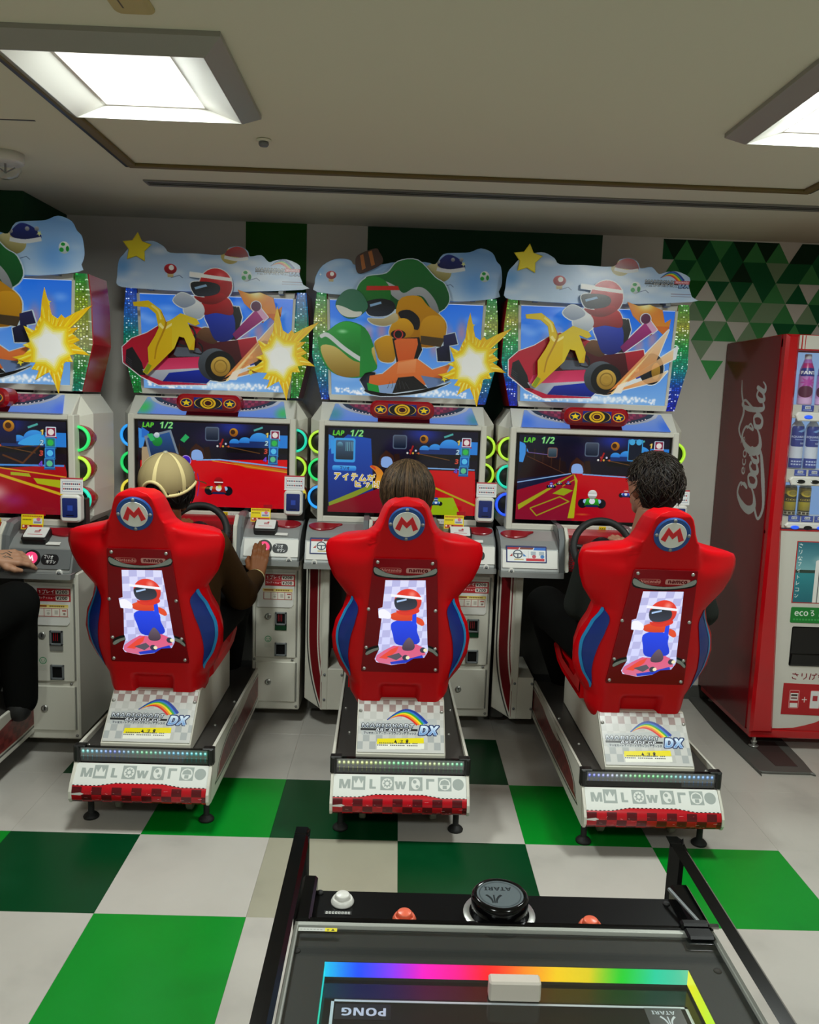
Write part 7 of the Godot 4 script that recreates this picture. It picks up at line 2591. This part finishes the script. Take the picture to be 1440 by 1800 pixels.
	func mesh() -> ArrayMesh:
		var a := []
		a.resize(Mesh.ARRAY_MAX)
		a[Mesh.ARRAY_VERTEX] = v
		a[Mesh.ARRAY_NORMAL] = n
		a[Mesh.ARRAY_TEX_UV] = t
		if coloured:
			a[Mesh.ARRAY_COLOR] = c
		var m := ArrayMesh.new()
		m.add_surface_from_arrays(Mesh.PRIMITIVE_TRIANGLES, a)
		return m


func circ(cx: float, cy: float, r: float, k := 28, ry := -1.0, a0 := 0.0, a1 := TAU) -> PackedVector2Array:
	var p := PackedVector2Array()
	var full := absf(a1 - a0 - TAU) < 0.001
	for i in (k if full else k + 1):
		var a := a0 + (a1 - a0) * i / k
		p.append(Vector2(cx + r * cos(a), cy + (r if ry < 0 else ry) * sin(a)))
	return p

func rrect(x: float, y: float, w: float, h: float, r: float, k := 4) -> PackedVector2Array:
	var p := PackedVector2Array()
	for q: Array in [[x + w - r, y + h - r, 0.0], [x + r, y + h - r, 0.25], [x + r, y + r, 0.5], [x + w - r, y + r, 0.75]]:
		for i in k + 1:
			var a: float = TAU * (q[2] + 0.25 * i / k)
			p.append(Vector2(q[0] + r * cos(a), q[1] + r * sin(a)))
	return p

func star(cx: float, cy: float, r: float, k := 5, inner := 0.45, rot := -PI / 2) -> PackedVector2Array:
	var p := PackedVector2Array()
	for i in 2 * k:
		var q := r if i % 2 == 0 else r * inner
		p.append(Vector2(cx + q * cos(rot + PI * i / k), cy + q * sin(rot + PI * i / k)))
	return p

func xy(s: String, k := 1.0, o := Vector2.ZERO) -> PackedVector2Array:   # "x,y x,y" to points
	var p := PackedVector2Array()
	for w in s.split(" ", false):
		var q := w.split(",")
		p.append(Vector2(float(q[0]), float(q[1])) * k + o)
	return p

func outline_of(list: Array, grow: float) -> Array:                      # one outline round all the shapes of a printed figure
	var out: Array[PackedVector2Array] = []
	for p: PackedVector2Array in list:
		var q := p.duplicate()
		if Geometry2D.is_polygon_clockwise(q):
			q.reverse()
		for big in Geometry2D.offset_polygon(q, grow, Geometry2D.JOIN_ROUND):
			var now: PackedVector2Array = big
			var rest: Array[PackedVector2Array] = []
			for o in out:
				var m := Geometry2D.merge_polygons(now, o)
				var outer: Array[PackedVector2Array] = []
				for r in m:
					if not Geometry2D.is_polygon_clockwise(r):
						outer.append(r)
				if outer.size() == 1:
					now = outer[0]
				else:
					rest.append(o)
			rest.append(now)
			out = rest
	var done := []
	for p in out:
		var q := PackedVector2Array()
		for i in p.size():
			if q.is_empty() or q[q.size() - 1].distance_to(p[i]) > 1.5:
				q.append(p[i])
		if q.size() > 5:
			done.append(q)
	return done

func smooth(p: PackedVector2Array, closed := true, k := 4) -> PackedVector2Array:   # a Catmull-Rom curve through the points
	var o := PackedVector2Array()
	var m := p.size()
	for i in (m if closed else m - 1):
		var a := p[(i + m - 1) % m] if closed or i > 0 else p[0]
		var b := p[i]
		var c := p[(i + 1) % m]
		var d := p[(i + 2) % m] if closed or i + 2 < m else p[m - 1]
		for j in k:
			o.append(b.cubic_interpolate(c, a, d, float(j) / k))
	if not closed:
		o.append(p[m - 1])
	return o


# ---------------------------------------------------------------- pictures: print, labels and screens
const KANA := {"ア": "11 81 53;51 54 28", "イ": "81 15;53 59", "テ": "21 71;13 93;54 29", "ム": "51 18 88;65 99", "が": "03 63 58 38;41 18;72 85;71 82;81 92", "ヒ": "11 18 88;14 75", "ッ": "13 25;43 55;83 49", "ト": "31 39;34 76", "マ": "11 81 56;36 68", "リ": "21 26;71 75 49", "オ": "03 93;61 69 49;63 18", "ボ": "03 73;41 49;24 07;64 77;71 82;81 92", "タ": "41 04;31 82 29;34 67", "ン": "12 34;17 48 83", "プ": "12 72 68 29;81 91 92 82 81", "レ": "21 28 84", "コ": "12 82 88;18 88", "ィ": "73 26;55 59", "ニ": "23 73;07 97", "ュ": "25 65 68;18 88", "ー": "15 85", "注": "11 22;03 14;18 26;51 62;42 92;45 85;38 98;62 68", "意": "50 51;21 81;31 42;71 62;03 93;24 74 76 26 24;25 75;17 19;37 39 69;57 58;77 88", "さ": "12 83;41 75;16 28 69", "り": "21 25;71 76 49", "げ": "21 17 19;33 83;63 67 49;71 82;81 92", "な": "03 53;31 16;72 94;65 68 49 37 57 99", "カ": "13 83 79 67;51 35 09", "ケ": "31 14;23 93;63 58 39", "ド": "31 39;34 76;71 82;82 92", "グ": "31 14;23 83 58 29;81 91", "ラ": "21 71;13 83 58 29", "デ": "21 61;13 83;44 39;71 82;82 91", "ク": "31 14;23 83 58 29", "ス": "21 71 19;55 89"}

class Cv:
	const S := 2
	var im: Image
	var w: int
	var h: int
	var xf := Transform2D()
	var trace = null                                                     # collects the outlines drawn, in the picture's own coordinates
	static var fonts := {}

	func _init(ww: int, hh: int, back := Color.WHITE) -> void:
		w = ww
		h = hh
		im = Image.create(w * S, h * S, false, Image.FORMAT_RGBA8)
		im.fill(back)

	func polys(list: Array, a: Color, b = null) -> void:                 # even-odd fill; b: colour at the bottom
		if trace is Array:
			trace.append(PackedVector2Array(list[0]))
		var ps: Array[PackedVector2Array] = []
		var y0 := 1e9
		var y1 := -1e9
		for l in list:
			var q := PackedVector2Array()
			for p: Vector2 in l:
				var r := xf * p * S
				q.append(r)
				y0 = minf(y0, r.y)
				y1 = maxf(y1, r.y)
			ps.append(q)
		for y in range(maxi(0, int(floor(y0))), mini(h * S, int(ceil(y1)) + 1)):
			var yc := y + 0.5
			var xs := PackedFloat32Array()
			for q in ps:
				var m := q.size()
				for i in m:
					var p := q[i]
					var r := q[(i + 1) % m]
					if (p.y <= yc) != (r.y <= yc):
						xs.append(p.x + (yc - p.y) * (r.x - p.x) / (r.y - p.y))
			xs.sort()
			var ink := a if b == null else a.lerp(b, clampf((yc - y0) / maxf(1.0, y1 - y0), 0.0, 1.0))
			for i in range(0, xs.size() - 1, 2):
				var l := maxi(0, int(round(xs[i])))
				var r := mini(w * S, int(round(xs[i + 1])))
				if r > l:
					if ink.a > 0.995:
						im.fill_rect(Rect2i(l, y, r - l, 1), ink)
					else:
						for x in range(l, r):
							im.set_pixel(x, y, im.get_pixel(x, y).blend(ink))

	func poly(p, a: Color, b = null) -> void:
		polys([p], a, b)

	func rect(x: float, y: float, ww: float, hh: float, a: Color, b = null) -> void:
		poly([Vector2(x, y), Vector2(x + ww, y), Vector2(x + ww, y + hh), Vector2(x, y + hh)], a, b)

	func disc(x: float, y: float, r: float, a: Color, b = null, ry := -1.0) -> void:
		var p := PackedVector2Array()
		for i in 30:
			p.append(Vector2(x + r * cos(TAU * i / 30), y + (r if ry < 0 else ry) * sin(TAU * i / 30)))
		poly(p, a, b)

	func ring(x: float, y: float, r: float, wd: float, a: Color) -> void:
		var p := PackedVector2Array()
		var q := PackedVector2Array()
		for i in 40:
			var d := Vector2(cos(TAU * i / 40), sin(TAU * i / 40))
			p.append(Vector2(x, y) + d * r)
			q.append(Vector2(x, y) + d * (r - wd))
		polys([p, q], a)

	func line(p, wd: float, a: Color, wd1 := -1.0) -> void:              # a stroke, round at the joints
		var m: int = p.size()
		var held = trace
		trace = null
		for i in m - 1:
			var k0: float = wd if wd1 < 0 else lerpf(wd, wd1, float(i) / (m - 1))
			var k1: float = wd if wd1 < 0 else lerpf(wd, wd1, float(i + 1) / (m - 1))
			var d: Vector2 = (p[i + 1] - p[i]).normalized().orthogonal() / 2.0
			poly([p[i] + d * k0, p[i + 1] + d * k1, p[i + 1] - d * k1, p[i] - d * k0], a)
			if i > 0 and k0 > 2.0:
				disc(p[i].x, p[i].y, k0 / 2.0, a)
		trace = held

	func glow(x: float, y: float, r: float, a: Color, ry := -1.0) -> void:   # a soft spot of printed colour
		var q := xf * Vector2(x, y) * S
		var rx := r * S * xf.x.length()
		var rz := (r if ry < 0 else ry) * S * xf.x.length()
		for j in range(maxi(0, int(q.y - rz)), mini(h * S, int(q.y + rz))):
			for i in range(maxi(0, int(q.x - rx)), mini(w * S, int(q.x + rx))):
				var d := 1.0 - Vector2((i - q.x) / rx, (j - q.y) / rz).length()
				if d > 0:
					var k := a
					k.a *= d * d * (3.0 - 2.0 * d)
					im.set_pixel(i, j, im.get_pixel(i, j).blend(k))

	static func font(kind: String) -> RID:
		if not fonts.has(kind):
			var f := SystemFont.new()
			f.font_names = ["Droid Serif" if kind.begins_with("serif") else "Droid Sans Mono" if kind == "mono" else "Droid Sans"]
			f.font_weight = 400 if kind == "light" or kind == "mono" else 700
			fonts[kind] = f
		return fonts[kind].get_rids()[0]

	func text(s: String, x: float, y: float, size: float, a: Color, kind := "sans", wide := 1.0, slant := 0.0, fat := 0.0, b = null) -> float:
		var ts := TextServerManager.get_primary_interface()
		var rid := font(kind)
		var k := size / 128.0
		for ch in s:
			var g := ts.font_get_glyph_index(rid, 128, ch.unicode_at(0), 0)
			var o := ts.font_get_glyph_contours(rid, 128, g)
			var loops := []
			if o.has("points") and o.points.size():
				var from := 0
				for e: int in o.contours:
					var raw := []
					for i in range(from, e + 1):
						raw.append(o.points[i])
					from = e + 1
					var q := PackedVector2Array()
					var m := raw.size()
					for i in m:
						var c: Vector3 = raw[i]
						var p := Vector2(c.x, c.y)
						if c.z > 0.5 and c.z < 1.5:
							q.append(p)
							continue
						var l: Vector3 = raw[(i + m - 1) % m]
						var r: Vector3 = raw[(i + 1) % m]
						var pa := Vector2(l.x, l.y) if int(l.z) == 1 else (Vector2(l.x, l.y) + p) / 2.0
						var pb := Vector2(r.x, r.y) if int(r.z) == 1 else (Vector2(r.x, r.y) + p) / 2.0
						for j in range(0 if int(l.z) != 1 else 1, 4):
							var u := j / 4.0
							q.append(pa * (1 - u) * (1 - u) + p * 2 * u * (1 - u) + pb * u * u)
						q.append(pb)
					var z := PackedVector2Array()
					for p in q:
						z.append(Vector2(x + (p.x * wide - p.y * slant) * k, y + p.y * k))
					loops.append(z)
			if loops.size():
				if fat > 0:
					for l: PackedVector2Array in loops:
						var cl := l.duplicate()
						cl.append(l[0])
						line(cl, fat, a)
				polys(loops, a, b)
			x += ts.font_get_glyph_advance(rid, 128, g).x * k * wide
		return x
	func kana(table: Dictionary, s: String, x: float, y: float, size: float, a: Color, wd := 0.0) -> float:   # strokes on a ten by ten grid
		for ch in s:
			if table.has(ch):
				for st: String in table[ch].split(";"):
					var p := []
					for d in st.split(" ", false):
						p.append(Vector2(x + float(d[0]) * size / 10.0, y + float(d[1]) * size / 10.0))
					line(p, wd if wd > 0 else size * 0.13, a)
			x += size
		return x

	# the picture's own coordinates become millimetres on a plane, y upwards
	static func plane(x0: float, y0: float, x1: float, y1: float, px: int, back := Color.WHITE) -> Cv:
		var k := px / (x1 - x0)
		var o := Cv.new(px, int(round((y1 - y0) * k)), back)
		o.xf = Transform2D(Vector2(k, 0), Vector2(0, -k), Vector2(-x0 * k, y1 * k))
		return o

	func words(s: String, at: Vector2, size: float, a: Color, kind := "sans", wide := 1.0, slant := 0.0, fat := 0.0, b = null, turn := 0.0) -> void:
		var keep := xf
		xf = xf * Transform2D(turn, at) * Transform2D(Vector2(1, 0), Vector2(0, -1), Vector2.ZERO)
		text(s, 0, 0, size, a, kind, wide, slant, fat, b)
		xf = keep

	func strokes(table: Dictionary, s: String, at: Vector2, size: float, a: Color, wd := 0.0) -> void:
		var keep := xf
		xf = xf * Transform2D(Vector2(1, 0), Vector2(0, -1), at)
		kana(table, s, 0, 0, size, a, wd)
		xf = keep

	func tex() -> ImageTexture:
		im.resize(w, h, Image.INTERPOLATE_BILINEAR) if S == 2 else im.resize(w, h)
		return ImageTexture.create_from_image(im)


# ---------------------------------------------------------------- materials and objects
var M := {}
var used := {}

func mat(key: String, col: Color, rough := 0.5, metal := 0.0, spec := 0.5) -> StandardMaterial3D:
	var m := StandardMaterial3D.new()
	m.resource_name = key
	m.albedo_color = col
	m.roughness = rough
	m.metallic = metal
	m.metallic_specular = spec
	M[key] = m
	return m

func printed(key: String, t: Texture2D, rough := 0.35, spec := 0.5) -> StandardMaterial3D:
	var m := mat(key, Color.WHITE, rough, 0.0, spec)
	m.albedo_texture = t
	return m

func lit(key: String, t: Texture2D, energy := 1.0, rough := 0.25, base := 0.25) -> StandardMaterial3D:   # a backlit print or a screen
	var m := mat(key, Color(base, base, base), rough, 0.0, 0.5)
	m.albedo_texture = t if base > 0.06 else null
	m.emission_enabled = true
	m.emission = Color.BLACK
	m.emission_texture = t
	m.emission_energy_multiplier = energy
	return m

func shining(key: String, c: Color, energy := 1.0) -> StandardMaterial3D:
	var m := mat(key, c, 0.4)
	m.emission_enabled = true
	m.emission = c
	m.emission_energy_multiplier = energy
	return m

func clear(key: String, c: Color, alpha := 0.08, rough := 0.05) -> StandardMaterial3D:
	var m := mat(key, Color(c.r, c.g, c.b, alpha), rough)
	m.transparency = BaseMaterial3D.TRANSPARENCY_ALPHA
	return m

func numbered(s: String) -> String:
	if not used.has(s):
		used[s] = 0
		return s
	used[s] += 1
	return "%s_%03d" % [s, used[s]]

func tag(o: Node3D, label: String, category: String, group := "") -> void:
	if label:
		o.set_meta("label", label)
	if category:
		o.set_meta("category", category)
	if group:
		o.set_meta("group", group)

func thing(called: String, label: String, category: String, at := Vector3.ZERO, turn := 0.0, group := "") -> Node3D:
	var o := Node3D.new()
	o.name = numbered(called)
	add_child(o)
	o.position = at
	o.rotation.y = turn
	tag(o, label, category, group)
	return o

func part(parent: Node, called: String, g, m, label := "") -> MeshInstance3D:
	var o := MeshInstance3D.new()
	o.name = called if parent != self else numbered(called)
	o.mesh = g.mesh() if g is G else g
	o.material_override = M[m] if m is String else m
	parent.add_child(o, true)
	if label:
		o.set_meta("label", label)
	return o

func structure(called: String, g, m, parent: Node = self) -> MeshInstance3D:
	var o := part(parent, called, g, m)
	if parent == self:
		o.set_meta("kind", "structure")
	return o
